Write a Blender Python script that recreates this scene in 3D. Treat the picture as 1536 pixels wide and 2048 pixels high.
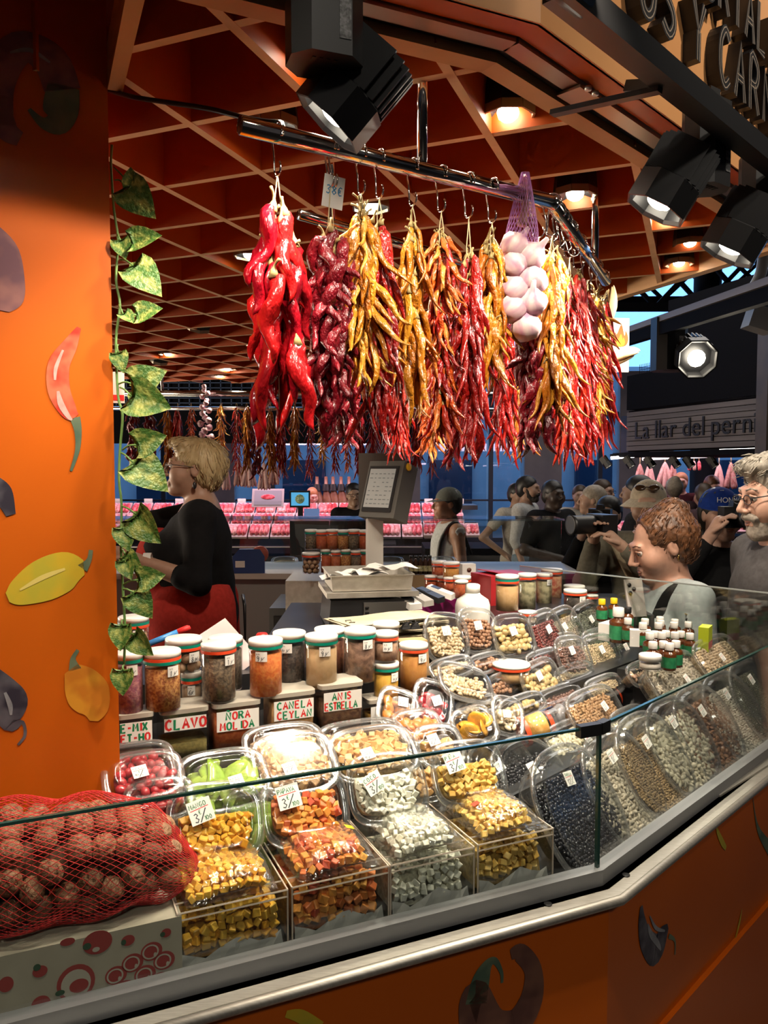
import bpy, bmesh, math, random
import numpy as np
from mathutils import Matrix, Vector, Euler

for o in list(bpy.data.objects): bpy.data.objects.remove(o)
SC = bpy.context.scene
COL = SC.collection
R_ = math.radians

# ------------------------------------------------------------------ camera
FPX, PITCH, EYE = 1575.0, R_(3.05), 1.70
cam_d = bpy.data.cameras.new('camera'); cam = bpy.data.objects.new('camera', cam_d); COL.objects.link(cam)
cam_d.sensor_fit = 'HORIZONTAL'; cam_d.sensor_width = 36.0; cam_d.lens = 36.0 * FPX / 1536.0
cam_d.clip_start = 0.02; cam_d.clip_end = 200
cam.location = (0, 0, EYE); cam.rotation_euler = (math.pi / 2 - PITCH, 0, 0)
SC.camera = cam
# ------------------------------------------------------------------ colour management
SC.view_settings.view_transform = 'Standard'; SC.view_settings.look = 'None'
SC.view_settings.gamma = 1.0; SC.view_settings.use_curve_mapping = False
SC.view_settings.exposure = 0.0
SC.cycles.transparent_max_bounces = 28
SC.cycles.max_bounces = 5; SC.cycles.diffuse_bounces = 3; SC.cycles.glossy_bounces = 2
SC.cycles.use_adaptive_sampling = True; SC.cycles.adaptive_threshold = 0.05
SC.cycles.caustics_reflective = False; SC.cycles.caustics_refractive = False
SC.cycles.sample_clamp_indirect = 4.0
# ------------------------------------------------------------------ world: dusk daylight outside the hall
W = bpy.data.worlds.new('sky'); SC.world = W; W.use_nodes = True
_bg = W.node_tree.nodes['Background']
_bg.inputs[0].default_value = (0.26, 0.50, 0.92, 1); _bg.inputs[1].default_value = 2.6

def light(kind, name, loc, target=None, energy=10, color=(1, .86, .68), size=.03, angle=70, blend=.5, sx=None, sy=None, parent=None):
    d = bpy.data.lights.new(name, kind); d.energy = energy; d.color = color
    if kind == 'SPOT': d.spot_size = R_(angle); d.spot_blend = blend; d.shadow_soft_size = size
    elif kind == 'AREA': d.shape = 'RECTANGLE'; d.size = sx; d.size_y = sy
    else: d.shadow_soft_size = size
    o = bpy.data.objects.new(name, d); COL.objects.link(o); o.location = loc
    if target is not None:
        o.rotation_euler = (Vector(target) - Vector(loc)).to_track_quat('-Z', 'Y').to_euler()
    return o
# lights of the hall: added fills for slats, fronts and sign, the butchers behind
light('AREA', 'slat_fill_light', (-6.5, 4.9, 1.3), (0, 3.2, 2.45), 420, (1, .82, .62), sx=4.0, sy=1.4)  # unseen area light added at left to light the left-facing slat sides
light('SPOT', 'aisle_fill_light', (1.6, -3.2, 5.0), (0.4, 1.6, 1.2), 235, (1, .90, .76), size=.25, angle=60, blend=.6)  # added high spot, a general fill on the sign and counter fronts
light('SPOT', 'sign_fill_light', (2.6, .4, 4.4), (.95, 1.9, 2.65), 330, (1, .86, .70), size=.12, angle=42, blend=.7)  # added narrow spot that only brightens the sign panel
light('AREA', 'butcher_counter_light', (-1.2, 9.9, 2.5), (-1.2, 10.1, 1.0), 120, (1, .62, .74), sx=4.5, sy=.4)
light('AREA', 'sausage_stall_light', (4.2, 9.6, 2.4), (4.2, 10.2, 1.2), 70, (1, .66, .76), sx=5, sy=.5)
light('AREA', 'hall_light', (3.0, 6.5, 4.6), (2.5, 5.6, 0), 105, (1, .93, .86), sx=4, sy=4)

# ------------------------------------------------------------------ measuring helpers (photo pixel -> point in the place)
_F = Vector((0, math.cos(PITCH), -math.sin(PITCH))); _U = Vector((0, math.sin(PITCH), math.cos(PITCH))); _X = Vector((1, 0, 0))
CAMP = Vector((0, 0, EYE))
def ray(x, y): return _F + _X * ((x - 768) / FPX) + _U * ((1024 - y) / FPX)
def PD(x, y, D): return CAMP + ray(x, y) * D
def PZ(x, y, z): d = ray(x, y); return CAMP + d * ((z - EYE) / d.z)
def PY(x, y, Y): d = ray(x, y); return CAMP + d * (Y / d.y)
def PP(x, y, p0, n): d = ray(x, y); return CAMP + d * ((Vector(p0) - CAMP).dot(n) / d.dot(n))
def depth(p): return (Vector(p) - CAMP).dot(_F)
def mpp(p): return depth(p) / FPX            # metres per photo pixel there
# stall directions: the counter bends 22 degrees at the corner
AL, AR, AB = R_(66), R_(44), R_(21.7)
DL = Vector((math.sin(AL), math.cos(AL), 0)); NL = Vector((-math.cos(AL), math.sin(AL), 0))
DR = Vector((math.sin(AR), math.cos(AR), 0)); NR = Vector((-math.cos(AR), math.sin(AR), 0))
DB = Vector((math.sin(AB), math.cos(AB), 0)); DA = Vector((math.cos(AB), -math.sin(AB), 0))
YL, YR = math.pi / 2 - AL, math.pi / 2 - AR       # yaw of each counter wing
C0 = PZ(1194, 1734, .95)                          # corner of the glass
def PL(x, y, u): return PP(x, y, C0 + NL * u, NL)  # u = metres inwards from the glass, left wing
def PR(x, y, u): return PP(x, y, C0 + NR * u, NR)

# ------------------------------------------------------------------ mesh helpers
class MB:
    def __init__(s): s.v = []; s.f = []; s.m = []
    def add(s, v, f, mi=0, M=None):
        b = len(s.v)
        if M is not None: v = [tuple(M @ Vector(p)) for p in v]
        s.v += [tuple(p) for p in v]; s.f += [tuple(i + b for i in q) for q in f]; s.m += [mi] * len(f)
        return s
    def box(s, c, d, mi=0, M=None, taper=1.0):
        x, y, z = c; a, b, h = d[0] / 2, d[1] / 2, d[2] / 2; t = taper
        v = [(x - a, y - b, z - h), (x + a, y - b, z - h), (x + a, y + b, z - h), (x - a, y + b, z - h),
             (x - a * t, y - b * t, z + h), (x + a * t, y - b * t, z + h), (x + a * t, y + b * t, z + h), (x - a * t, y + b * t, z + h)]
        return s.add(v, [(0, 3, 2, 1), (4, 5, 6, 7), (0, 1, 5, 4), (1, 2, 6, 5), (2, 3, 7, 6), (3, 0, 4, 7)], mi, M)
    def beam(s, p, q, w, h, mi=0, up=(0, 0, 1)):
        p, q = Vector(p), Vector(q); d = (q - p); L = d.length; d.normalize(); u = Vector(up); sd = d.cross(u).normalized(); u = sd.cross(d)
        M = Matrix((( sd.x, d.x, u.x, 0), (sd.y, d.y, u.y, 0), (sd.z, d.z, u.z, 0), (0, 0, 0, 1))); M.translation = (p + q) / 2
        return s.box((0, 0, 0), (w, L, h), mi, M)
    def tube(s, pts, rad, n=8, mi=0, cap=True, M=None, flat=1.0):
        pts = [Vector(p) for p in pts]; k = len(pts)
        if not hasattr(rad, '__len__'): rad = [rad] * k
        v = []; f = []
        T = [(pts[min(i + 1, k - 1)] - pts[max(i - 1, 0)]).normalized() for i in range(k)]
        a = T[0].orthogonal().normalized()
        for i in range(k):
            a = (a - T[i] * a.dot(T[i])).normalized(); b = T[i].cross(a)
            for j in range(n):
                t = 2 * math.pi * j / n; v.append(pts[i] + (a * math.cos(t) + b * math.sin(t) * flat) * rad[i])
        for i in range(k - 1):
            for j in range(n): f.append((i * n + j, i * n + (j + 1) % n, (i + 1) * n + (j + 1) % n, (i + 1) * n + j))
        if cap: f.append(tuple(range(n - 1, -1, -1))); f.append(tuple((k - 1) * n + j for j in range(n)))
        return s.add(v, f, mi, M)
    def lathe(s, prof, n=20, mi=0, M=None, cap0=True, cap1=True):
        v = []; f = []; k = len(prof)
        for r, z in prof:
            for j in range(n): t = 2 * math.pi * j / n; v.append((r * math.cos(t), r * math.sin(t), z))
        for i in range(k - 1):
            for j in range(n): f.append((i * n + j, i * n + (j + 1) % n, (i + 1) * n + (j + 1) % n, (i + 1) * n + j))
        if cap0: f.append(tuple(range(n - 1, -1, -1)))
        if cap1: f.append(tuple((k - 1) * n + j for j in range(n)))
        return s.add(v, f, mi, M)
    def loft(s, rings, mi=0, cap0=True, cap1=True, M=None):
        n = len(rings[0]); v = [p for r in rings for p in r]; f = []
        for i in range(len(rings) - 1):
            for j in range(n): f.append((i * n + j, i * n + (j + 1) % n, (i + 1) * n + (j + 1) % n, (i + 1) * n + j))
        if cap0: f.append(tuple(range(n - 1, -1, -1)))
        if cap1: f.append(tuple((len(rings) - 1) * n + j for j in range(n)))
        return s.add(v, f, mi, M)
    def prism(s, poly, z0, z1, mi=0, M=None):          # 2D outline extruded along z
        return s.loft([[(x, y, z0) for x, y in poly], [(x, y, z1) for x, y in poly]], mi, True, True, M)
    def sphere(s, c, r, n=10, k=6, mi=0, M=None):
        if not hasattr(r, '__len__'): r = (r, r, r)
        rings = []
        for i in range(1, k):
            a = math.pi * i / k
            rings.append([(c[0] + r[0] * math.sin(a) * math.cos(2 * math.pi * j / n), c[1] + r[1] * math.sin(a) * math.sin(2 * math.pi * j / n), c[2] - r[2] * math.cos(a)) for j in range(n)])
        b = len(rings); v = [p for q in rings for p in q] + [(c[0], c[1], c[2] - r[2]), (c[0], c[1], c[2] + r[2])]; f = []
        for i in range(b - 1):
            for j in range(n): f.append((i * n + j, i * n + (j + 1) % n, (i + 1) * n + (j + 1) % n, (i + 1) * n + j))
        for j in range(n):
            f.append((b * n, (j + 1) % n, j)); f.append((b * n + 1, (b - 1) * n + j, (b - 1) * n + (j + 1) % n))
        return s.add(v, f, mi, M)
    def mesh(s, name, mats, smooth=True):
        me = bpy.data.meshes.new(name); me.from_pydata([tuple(p) for p in s.v], [], s.f)
        if not isinstance(mats, (list, tuple)): mats = [mats]
        for m in mats: me.materials.append(m)
        if len(mats) > 1: me.polygons.foreach_set('material_index', s.m)
        me.polygons.foreach_set('use_smooth', [bool(smooth)] * len(me.polygons)); me.update()
        return me

def inst(name, me, parent=None, M=None):
    o = bpy.data.objects.new(name, me); COL.objects.link(o)
    if parent is not None: o.parent = parent
    if M is not None: o.matrix_basis = M
    return o
def obj(name, mb, mats, parent=None, M=None, smooth=True):
    return inst(name, mb.mesh(name, mats, smooth), parent, M)
def tag(o, label, cat=None, group=None, kind=None):
    if label: o['label'] = label
    if cat: o['category'] = cat
    if group: o['group'] = group
    if kind: o['kind'] = kind
    return o
def thing(name, label, cat, M=None, group=None, loc=None, rz=0):
    o = bpy.data.objects.new(name, None); COL.objects.link(o); o.empty_display_size = .05
    if M is None: M = Matrix.Translation(Vector(loc or (0, 0, 0))) @ Matrix.Rotation(rz, 4, 'Z')
    o.matrix_basis = M
    return tag(o, label, cat, group)
def struct(name, mb, mats, M=None, smooth=False, label=None):
    o = obj(name, mb, mats, None, M, smooth); o['kind'] = 'structure'
    if label: o['label'] = label
    return o
def T(*p): return Matrix.Translation(Vector(p if len(p) == 3 else p[0]))
def RX(a): return Matrix.Rotation(a, 4, 'X')
def RY(a): return Matrix.Rotation(a, 4, 'Y')
def RZ(a): return Matrix.Rotation(a, 4, 'Z')
def S(a, b=None, c=None): return Matrix.Diagonal((a, a if b is None else b, a if c is None else c, 1))
def frame(o, x, y, z):
    x, y, z = Vector(x), Vector(y), Vector(z)
    return Matrix(((x.x, y.x, z.x, o[0]), (x.y, y.y, z.y, o[1]), (x.z, y.z, z.z, o[2]), (0, 0, 0, 1)))
def smoothpath(pts, n=6):
    pts = [Vector(p) for p in pts]; out = []
    for i in range(len(pts) - 1):
        p0, p1, p2, p3 = pts[max(i - 1, 0)], pts[i], pts[i + 1], pts[min(i + 2, len(pts) - 1)]
        for k in range(n):
            t = k / n
            out.append(.5 * ((2 * p1) + (p2 - p0) * t + (2 * p0 - 5 * p1 + 4 * p2 - p3) * t * t + (3 * p1 - p0 - 3 * p2 + p3) * t ** 3))
    return out + [pts[-1]]

# ------------------------------------------------------------------ materials
_MATS = {}
def mat(name, c1, c2=None, rough=.5, metal=0, scale=20, bump=0, bscale=None, spec=.5, rnd=None, emit=None, estr=0, coat=0, trans=0, sss=0, detail=4, stretch=None, rampp=(.35, .65), bdist=.002):
    if name in _MATS: return _MATS[name]
    m = bpy.data.materials.new(name); m.use_nodes = True; nt = m.node_tree; N = nt.nodes; L = nt.links
    b = N['Principled BSDF']; b.inputs['Roughness'].default_value = rough; b.inputs['Metallic'].default_value = metal
    b.inputs['Specular IOR Level'].default_value = spec; b.inputs['Coat Weight'].default_value = coat; b.inputs['Coat Roughness'].default_value = .12
    c4 = lambda c: (c[0], c[1], c[2], 1)
    b.inputs['Base Color'].default_value = c4(c1); m.diffuse_color = c4(c1)
    if sss: b.inputs['Subsurface Weight'].default_value = sss; b.inputs['Subsurface Radius'].default_value = (.01, .005, .003); b.inputs['Subsurface Scale'].default_value = .5
    if trans: b.inputs['Transmission Weight'].default_value = trans
    if emit: b.inputs['Emission Color'].default_value = c4(emit); b.inputs['Emission Strength'].default_value = estr
    if c2 or bump:
        tc = N.new('ShaderNodeTexCoord'); mp = N.new('ShaderNodeMapping'); L.new(tc.outputs['Object'], mp.inputs[0])
        if stretch: mp.inputs['Scale'].default_value = stretch
    col = None
    if c2:
        n = N.new('ShaderNodeTexNoise'); n.inputs['Scale'].default_value = scale; n.inputs['Detail'].default_value = detail; L.new(mp.outputs[0], n.inputs['Vector'])
        r = N.new('ShaderNodeValToRGB'); r.color_ramp.elements[0].color = c4(c1); r.color_ramp.elements[1].color = c4(c2)
        r.color_ramp.elements[0].position, r.color_ramp.elements[1].position = rampp
        L.new(n.outputs['Fac'], r.inputs[0]); col = r.outputs[0]
    if rnd:                                   # each copy of the piece has its own shade
        oi = N.new('ShaderNodeObjectInfo'); r2 = N.new('ShaderNodeValToRGB'); r2.color_ramp.elements[0].color = c4(rnd[0]); r2.color_ramp.elements[1].color = c4(rnd[-1])
        for i, c in enumerate(rnd[1:-1]):
            e = r2.color_ramp.elements.new((i + 1) / (len(rnd) - 1)); e.color = c4(c)
        L.new(oi.outputs['Random'], r2.inputs[0])
        if col:
            mx = N.new('ShaderNodeMix'); mx.data_type = 'RGBA'; mx.blend_type = 'MULTIPLY'; mx.inputs[0].default_value = 1
            L.new(r2.outputs[0], mx.inputs[6]); L.new(col, mx.inputs[7]); col = mx.outputs[2]
        else: col = r2.outputs[0]
    if col: L.new(col, b.inputs['Base Color'])
    if bump:
        n2 = N.new('ShaderNodeTexNoise'); n2.inputs['Scale'].default_value = bscale or scale; n2.inputs['Detail'].default_value = 3; L.new(mp.outputs[0], n2.inputs['Vector'])
        bp = N.new('ShaderNodeBump'); bp.inputs['Strength'].default_value = bump; bp.inputs['Distance'].default_value = bdist; L.new(n2.outputs['Fac'], bp.inputs['Height']); L.new(bp.outputs[0], b.inputs['Normal'])
    _MATS[name] = m; return m
def clear(name, tint=(.97, .98, .98), base=.05, edge=.55, rough=.06, power=3.5, bump=0, bscale=60, gloss=(1, 1, 1), haze=0):
    """thin clear sheet: sees through face on, mirrors at the rims"""
    if name in _MATS: return _MATS[name]
    m = bpy.data.materials.new(name); m.use_nodes = True; nt = m.node_tree; N = nt.nodes; L = nt.links; N.clear()
    out = N.new('ShaderNodeOutputMaterial'); mx = N.new('ShaderNodeMixShader'); tr = N.new('ShaderNodeBsdfTransparent'); gl = N.new('ShaderNodeBsdfGlossy')
    tr.inputs[0].default_value = (*tint, 1); gl.inputs[0].default_value = (*gloss, 1); gl.inputs['Roughness'].default_value = rough
    lw = N.new('ShaderNodeLayerWeight'); lw.inputs[0].default_value = .5
    pw = N.new('ShaderNodeMath'); pw.operation = 'POWER'; pw.inputs[1].default_value = power; L.new(lw.outputs['Facing'], pw.inputs[0])
    ml = N.new('ShaderNodeMath'); ml.operation = 'MULTIPLY_ADD'; ml.inputs[1].default_value = edge; ml.inputs[2].default_value = base; L.new(pw.outputs[0], ml.inputs[0])
    L.new(ml.outputs[0], mx.inputs[0]); L.new(tr.outputs[0], mx.inputs[1]); L.new(mx.outputs[0], out.inputs[0])
    if haze:
        df = N.new('ShaderNodeBsdfTranslucent'); dd = N.new('ShaderNodeBsdfDiffuse'); ad = N.new('ShaderNodeAddShader'); df.inputs[0].default_value = (.45, .45, .45, 1); dd.inputs[0].default_value = (.45, .45, .45, 1)
        L.new(df.outputs[0], ad.inputs[0]); L.new(dd.outputs[0], ad.inputs[1]); m2 = N.new('ShaderNodeMixShader'); m2.inputs[0].default_value = haze; L.new(gl.outputs[0], m2.inputs[1]); L.new(ad.outputs[0], m2.inputs[2]); L.new(m2.outputs[0], mx.inputs[2])
    else: L.new(gl.outputs[0], mx.inputs[2])
    if bump:
        tc = N.new('ShaderNodeTexCoord'); n2 = N.new('ShaderNodeTexNoise'); n2.inputs['Scale'].default_value = bscale; n2.inputs['Detail'].default_value = 2; L.new(tc.outputs['Object'], n2.inputs['Vector'])
        bp = N.new('ShaderNodeBump'); bp.inputs['Strength'].default_value = bump; bp.inputs['Distance'].default_value = .01; L.new(n2.outputs['Fac'], bp.inputs['Height']); L.new(bp.outputs[0], gl.inputs['Normal']); L.new(bp.outputs[0], lw.inputs['Normal'])
    _MATS[name] = m; return m

M_STEEL = mat('brushed steel', (.60, .575, .52), (.50, .475, .42), rough=.48, metal=.9, scale=40, bump=.05, stretch=(1, 12, 1))
M_CHROME = mat('polished steel tube', (.75, .72, .68), rough=.09, metal=1)
M_ALU = mat('grey aluminium rail', (.30, .31, .32), rough=.45, metal=.6)
M_BLACK = mat('black metal', (.008, .008, .009), rough=.42)
M_BLACKP = mat('black plastic', (.012, .012, .013), rough=.35)
M_ORANGE = mat('orange laminate', (.62, .122, .005), (.57, .108, .005), rough=.33, scale=3, bump=.02, bscale=90)
M_OSLAT = mat('orange stained board', (.50, .082, .004), (.44, .07, .003), rough=.5, scale=5)
M_PLY = mat('pale plywood edge', (.80, .52, .29), (.68, .40, .20), rough=.55, scale=14, stretch=(1, 1, 14))
M_PINE = mat('pine beam', (.66, .38, .17), (.52, .27, .10), rough=.5, scale=5, stretch=(1, 1, 9), detail=6)
M_WHITE = mat('white card', (.78, .77, .73), rough=.55)
M_WPLAST = mat('white plastic lid', (.82, .80, .74), rough=.3)
M_PLASTIC = clear('clear deli plastic', base=.04, edge=.8, rough=.11, power=2.1, haze=.10)
M_RIM = clear('moulded plastic rim', base=.16, edge=.65, rough=.14, power=1.7, haze=.25)
M_JAR = clear('clear jar plastic', base=.05, edge=.5, rough=.05, power=3)
M_BAG = clear('clear cellophane', base=.09, edge=.6, rough=.10, power=2, haze=.12, bump=1.0, bscale=38)
M_GLASS = clear('counter glass', tint=(.955, .975, .965), base=.035, edge=.6, rough=.0, power=4)
M_GLEDGE = mat('green glass edge', (.02, .06, .05), rough=.1, coat=.5)
M_ACRYL = clear('acrylic box', base=.045, edge=.6, rough=.02, power=4)
M_INK = mat('dark ink', (.02, .03, .04), rough=.6)
M_GREENINK = mat('green ink', (.01, .16, .05), rough=.6)
M_REDINK = mat('red ink', (.62, .02, .02), rough=.6)
M_BLUEINK = mat('blue ink', (.05, .25, .5), rough=.6)
M_STRING = mat('pale string', (.62, .52, .3), rough=.8)
M_LENS = mat('lit lamp lens', (1, .95, .8), emit=(1, .9, .72), estr=28)
M_LENSD = mat('reflector glass', (.35, .3, .22), rough=.25, metal=.3)

# ------------------------------------------------------------------ hand lettering: strokes in a 0.6 x 1 box
GL = {'A': [[(0, 0), (.28, 1), (.56, 0)], [(.12, .38), (.45, .38)]], 'B': [[(0, 0), (0, 1), (.35, .95), (.42, .75), (.3, .55), (0, .52)], [(.3, .55), (.5, .35), (.4, .05), (0, 0)]],
 'C': [[(.52, .85), (.3, 1), (.08, .8), (.02, .5), (.08, .18), (.3, 0), (.54, .15)]], 'D': [[(0, 0), (0, 1), (.3, .95), (.54, .65), (.54, .35), (.3, .04), (0, 0)]],
 'E': [[(.5, 1), (0, 1), (0, 0), (.52, 0)], [(0, .52), (.4, .52)]], 'G': [[(.52, .85), (.3, 1), (.06, .75), (.02, .45), (.12, .1), (.35, 0), (.52, .2), (.52, .42), (.3, .42)]],
 'H': [[(0, 0), (0, 1)], [(.5, 0), (.5, 1)], [(0, .5), (.5, .5)]], 'I': [[(.25, 0), (.25, 1)]], 'K': [[(0, 0), (0, 1)], [(.5, 1), (.02, .48), (.54, 0)]],
 'L': [[(.04, 1), (.02, 0), (.5, 0)]], 'M': [[(0, 0), (.06, 1), (.29, .35), (.52, 1), (.58, 0)]], 'N': [[(0, 0), (0, 1), (.5, 0), (.5, 1)]],
 'O': [[(.28, 1), (.06, .8), (.02, .45), (.1, .1), (.3, 0), (.5, .15), (.56, .5), (.5, .85), (.28, 1)]], 'P': [[(0, 0), (0, 1), (.36, .96), (.5, .75), (.36, .5), (0, .46)]],
 'R': [[(0, 0), (0, 1), (.36, .96), (.48, .76), (.34, .52), (0, .5)], [(.25, .5), (.54, 0)]], 'S': [[(.5, .86), (.3, 1), (.08, .88), (.1, .62), (.42, .42), (.5, .2), (.3, 0), (.02, .14)]],
 'T': [[(0, 1), (.56, 1)], [(.28, 1), (.28, 0)]], 'U': [[(0, 1), (.02, .2), (.25, 0), (.48, .2), (.5, 1)]], 'V': [[(0, 1), (.27, 0), (.54, 1)]],
 'X': [[(0, 1), (.52, 0)], [(.52, 1), (0, 0)]], 'Y': [[(0, 1), (.27, .5), (.54, 1)], [(.27, .5), (.27, 0)]], 'Z': [[(0, 1), (.52, 1), (0, 0), (.54, 0)]],
 'J': [[(.45, 1), (.45, .2), (.25, 0), (.04, .18)]], 'F': [[(.5, 1), (0, 1), (0, 0)], [(0, .52), (.4, .52)]],
 '-': [[(.08, .5), (.45, .5)]], '/': [[(.02, -.1), (.52, 1.05)]], '€': [[(.5, .9), (.28, 1), (.1, .75), (.08, .3), (.25, 0), (.5, .1)], [(0, .6), (.38, .6)], [(0, .4), (.36, .4)]],
 '0': [[(.26, 1), (.05, .7), (.05, .3), (.26, 0), (.47, .3), (.47, .7), (.26, 1)]], '1': [[(.12, .8), (.3, 1), (.3, 0)]], '2': [[(.05, .8), (.25, 1), (.46, .8), (.4, .5), (.02, 0), (.5, 0)]],
 '3': [[(.05, .9), (.3, 1), (.46, .78), (.2, .54), (.48, .3), (.28, 0), (.02, .12)]], '6': [[(.42, .98), (.15, .65), (.04, .3), (.22, 0), (.46, .2), (.38, .48), (.08, .36)]],
 '8': [[(.26, .54), (.06, .76), (.26, 1), (.46, .78), (.26, .54), (.04, .26), (.26, 0), (.5, .26), (.26, .54)]], '9': [[(.46, .66), (.24, .46), (.06, .72), (.26, 1), (.46, .8), (.42, .3), (.3, 0)]],
 '.': [[(.1, 0), (.16, .04)]], '~': [[(0, .4), (.1, .75), (.18, .2), (.3, .7), (.38, .25), (.5, .6)]], ' ': []}
GL['Ñ'] = GL['N'] + [[(.08, 1.18), (.2, 1.28), (.32, 1.16), (.44, 1.26)]]
def ribbon(mb, pts, w, z, mi=0):
    v = []; f = []; k = len(pts)
    for i in range(k):
        a = pts[max(i - 1, 0)]; b = pts[min(i + 1, k - 1)]; dx, dy = b[0] - a[0], b[1] - a[1]; l = math.hypot(dx, dy) or 1; nx, ny = -dy / l * w / 2, dx / l * w / 2
        v += [(pts[i][0] + nx, pts[i][1] + ny, z), (pts[i][0] - nx, pts[i][1] - ny, z)]
    for i in range(k - 1): f.append((2 * i, 2 * i + 1, 2 * i + 3, 2 * i + 2))
    mb.add(v, f, mi)
def write(mb, text, x, y, h, w=.12, z=0, mi=0, cols=None, adv=.72, sx=1.0):
    """text as flat pen strokes from (x, y), letter height h; cols cycles material slots"""
    i = 0
    for ch in text:
        g = GL.get(ch, GL['~'])
        for st in g: ribbon(mb, [(x + px * h * sx, y + py * h) for px, py in st], w * h, z, cols[i % len(cols)] if cols else mi)
        x += (.45 if ch in ' .I1' else adv) * h * sx
        if ch != ' ': i += 1
    return x
# ================================================================== THE HALL
M_FLOOR = mat('dark market floor', (.05, .045, .042), (.035, .03, .03), rough=.35, scale=6)
M_CONC = mat('pale concrete', (.42, .45, .47), (.33, .36, .39), rough=.8, scale=2.2, bump=.2, bscale=8)
M_DARKST = mat('dark steelwork', (.010, .012, .018), rough=.7, spec=.15)
M_NIGHT = mat('dark panel', (.004, .004, .006), rough=.8, spec=.08)
M_HALLW = mat('hall wall', (.30, .26, .22), (.24, .2, .17), rough=.8, scale=1)
M_WGLASS = clear('window pane', tint=(.82, .92, 1.0), base=.05, edge=.5, rough=.02)
m = MB(); m.box((0, 8, -.05), (40, 44, .1)); struct('floor', m, M_FLOOR, label='dark floor of the market hall')
m = MB(); m.box((-1.3, 3.5, .06), (5.4, 4.6, .12)); struct('trim_1', m, mat('stall floor', (.06, .055, .05), rough=.6), label='raised floor inside the stall')
m = MB(); m.box((0, 2.6, 8.1), (40, 29.2, .2)); struct('ceiling', m, mat('hall roof', (.01, .011, .014), rough=.8), label='dark roof high above the hall')
m = MB(); m.box((0, -9, 4), (40, .2, 8)); struct('wall_near', m, M_HALLW)
for sd, nm in ((-1, 'wall_left'), (1, 'wall_right')): m = MB(); m.box((sd * 17, 4, 4), (.2, 26, 8)); struct(nm, m, M_HALLW)
# far side: a glazed wall with concrete piers, the street facade beyond it
WALLY = 17.0
for k, x in enumerate((-11.0, -7.4, -3.6, .2, 3.4, 5.6, 8.6, 12.4)):
    m = MB(); m.box((x, WALLY + .1, 1.9), (1.15 if k % 2 else .8, .5, 3.8)); o = struct('wall_pier', m, M_CONC); o['label'] = 'concrete pier of the far glazed wall'
m = MB(); m.box((0, 24, 2.4), (60, .3, 4.8)); struct('wall_street', m, mat('street facade', (.62, .66, .68), (.5, .54, .58), rough=.9, scale=1.3), label='facade of the building across the street')
for r in range(2):
    for k in range(10):
        m = MB(); m.box((-20 + 4.4 * k, 23.8, 1.3 + 2.2 * r), (1.3, .2, 1.4)); o = struct('window_street', m, mat('street window', (.03, .05, .09), rough=.15))
for k in range(12):
    x = -13 + 2.35 * k
    o = thing('window_%d' % (k + 1), None, None, loc=(x, WALLY, 0)); o['kind'] = 'structure'; o['label'] = 'tall blue glazed panel in the far wall'
    m = MB(); m.box((-1.15, 0, 3.1), (.09, .12, 6.2)); m.box((0, 0, 2.9), (2.3, .1, .1)); m.box((0, 0, .12), (2.3, .1, .24)); m.box((0, 0, 6.15), (2.3, .1, .12)); m.box((0, 0, 4.6), (2.3, .06, .05)); m.box((0, 0, 1.05), (2.3, .06, .04))
    obj('window_frame', m, mat('window steel', (.05, .08, .12), rough=.4), o, smooth=False)
    m = MB(); m.box((0, .02, 3.1), (2.22, .012, 6.0)); obj('pane', m, M_WGLASS, o, smooth=False)
# roof trusses seen above the stall opposite
def truss(y, z, x0, x1, h, n, lab):
    t = thing('roof_truss', lab, 'truss', loc=((x0 + x1) / 2, y, z)); L = x1 - x0
    m = MB(); m.box((0, 0, 0), (L, .12, .12)); obj('lower_chord', m, M_DARKST, t, smooth=False)
    m = MB(); m.box((0, 0, h), (L, .12, .12)); obj('upper_chord', m, M_DARKST, t, smooth=False)
    for i in range(n):
        a = -L / 2 + L * i / n; b = a + L / n
        for p, q in (((a, 0, 0), (b, 0, h)), ((a, 0, h), (b, 0, 0))):
            m = MB(); m.beam(p, q, .06, .06); obj('brace', m, M_DARKST, t, smooth=False)
truss(12.5, 4.25, 2, 11, .8, 12, 'dark lattice roof truss above the cold meat stall')
truss(15.5, 5.0, -1, 14, 1.0, 14, 'dark lattice roof truss against the far windows')
t = thing('hall_column', 'dark iron column rising behind the cold meat stall', 'column', loc=(5.35, 13.2, 0))
m = MB(); m.lathe([(.3, 0), (.3, .3), (.22, .35), (.22, 7.6), (.34, 8)], 12); obj('shaft', m, M_DARKST, t)
t = thing('hall_column', 'slimmer iron column right of the lit hall lamp', 'column', loc=(6.6, 12.9, 0))
m = MB(); m.lathe([(.2, 0), (.2, .3), (.13, .35), (.13, 7.6), (.26, 8)], 12); obj('shaft', m, M_DARKST, t)

# ================================================================== THE COUNTER
def cpt(u):                     # corner of the line that runs u inwards of the glass
    A = np.array([[NL.x, NL.y], [NR.x, NR.y]]); q = np.linalg.solve(A, np.array([u, u])); return Vector((C0.x + q[0], C0.y + q[1], 0))
SL, SR = 1.25, 1.17
def strip_poly(u0, u1):
    a, b = cpt(u0), cpt(u1)
    return [(a - DL * SL)[:2], a[:2], (a + DR * SR)[:2], (b + DR * SR)[:2], b[:2], (b - DL * SL)[:2]]
counter = thing('display_counter', 'orange market counter with steel ledge and low glass front', 'counter', loc=(C0.x, C0.y, 0))
IC = T(-C0.x, -C0.y, 0)
def cpart(name, u0, u1, z0, z1, mt, parent=counter):
    m = MB(); m.prism([tuple(p) for p in strip_poly(u0, u1)], z0, z1, 0, IC); return obj(name, m, mt, parent, smooth=False)
cpart('ledge', -.052, .012, .90, .92, M_STEEL)
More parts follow.
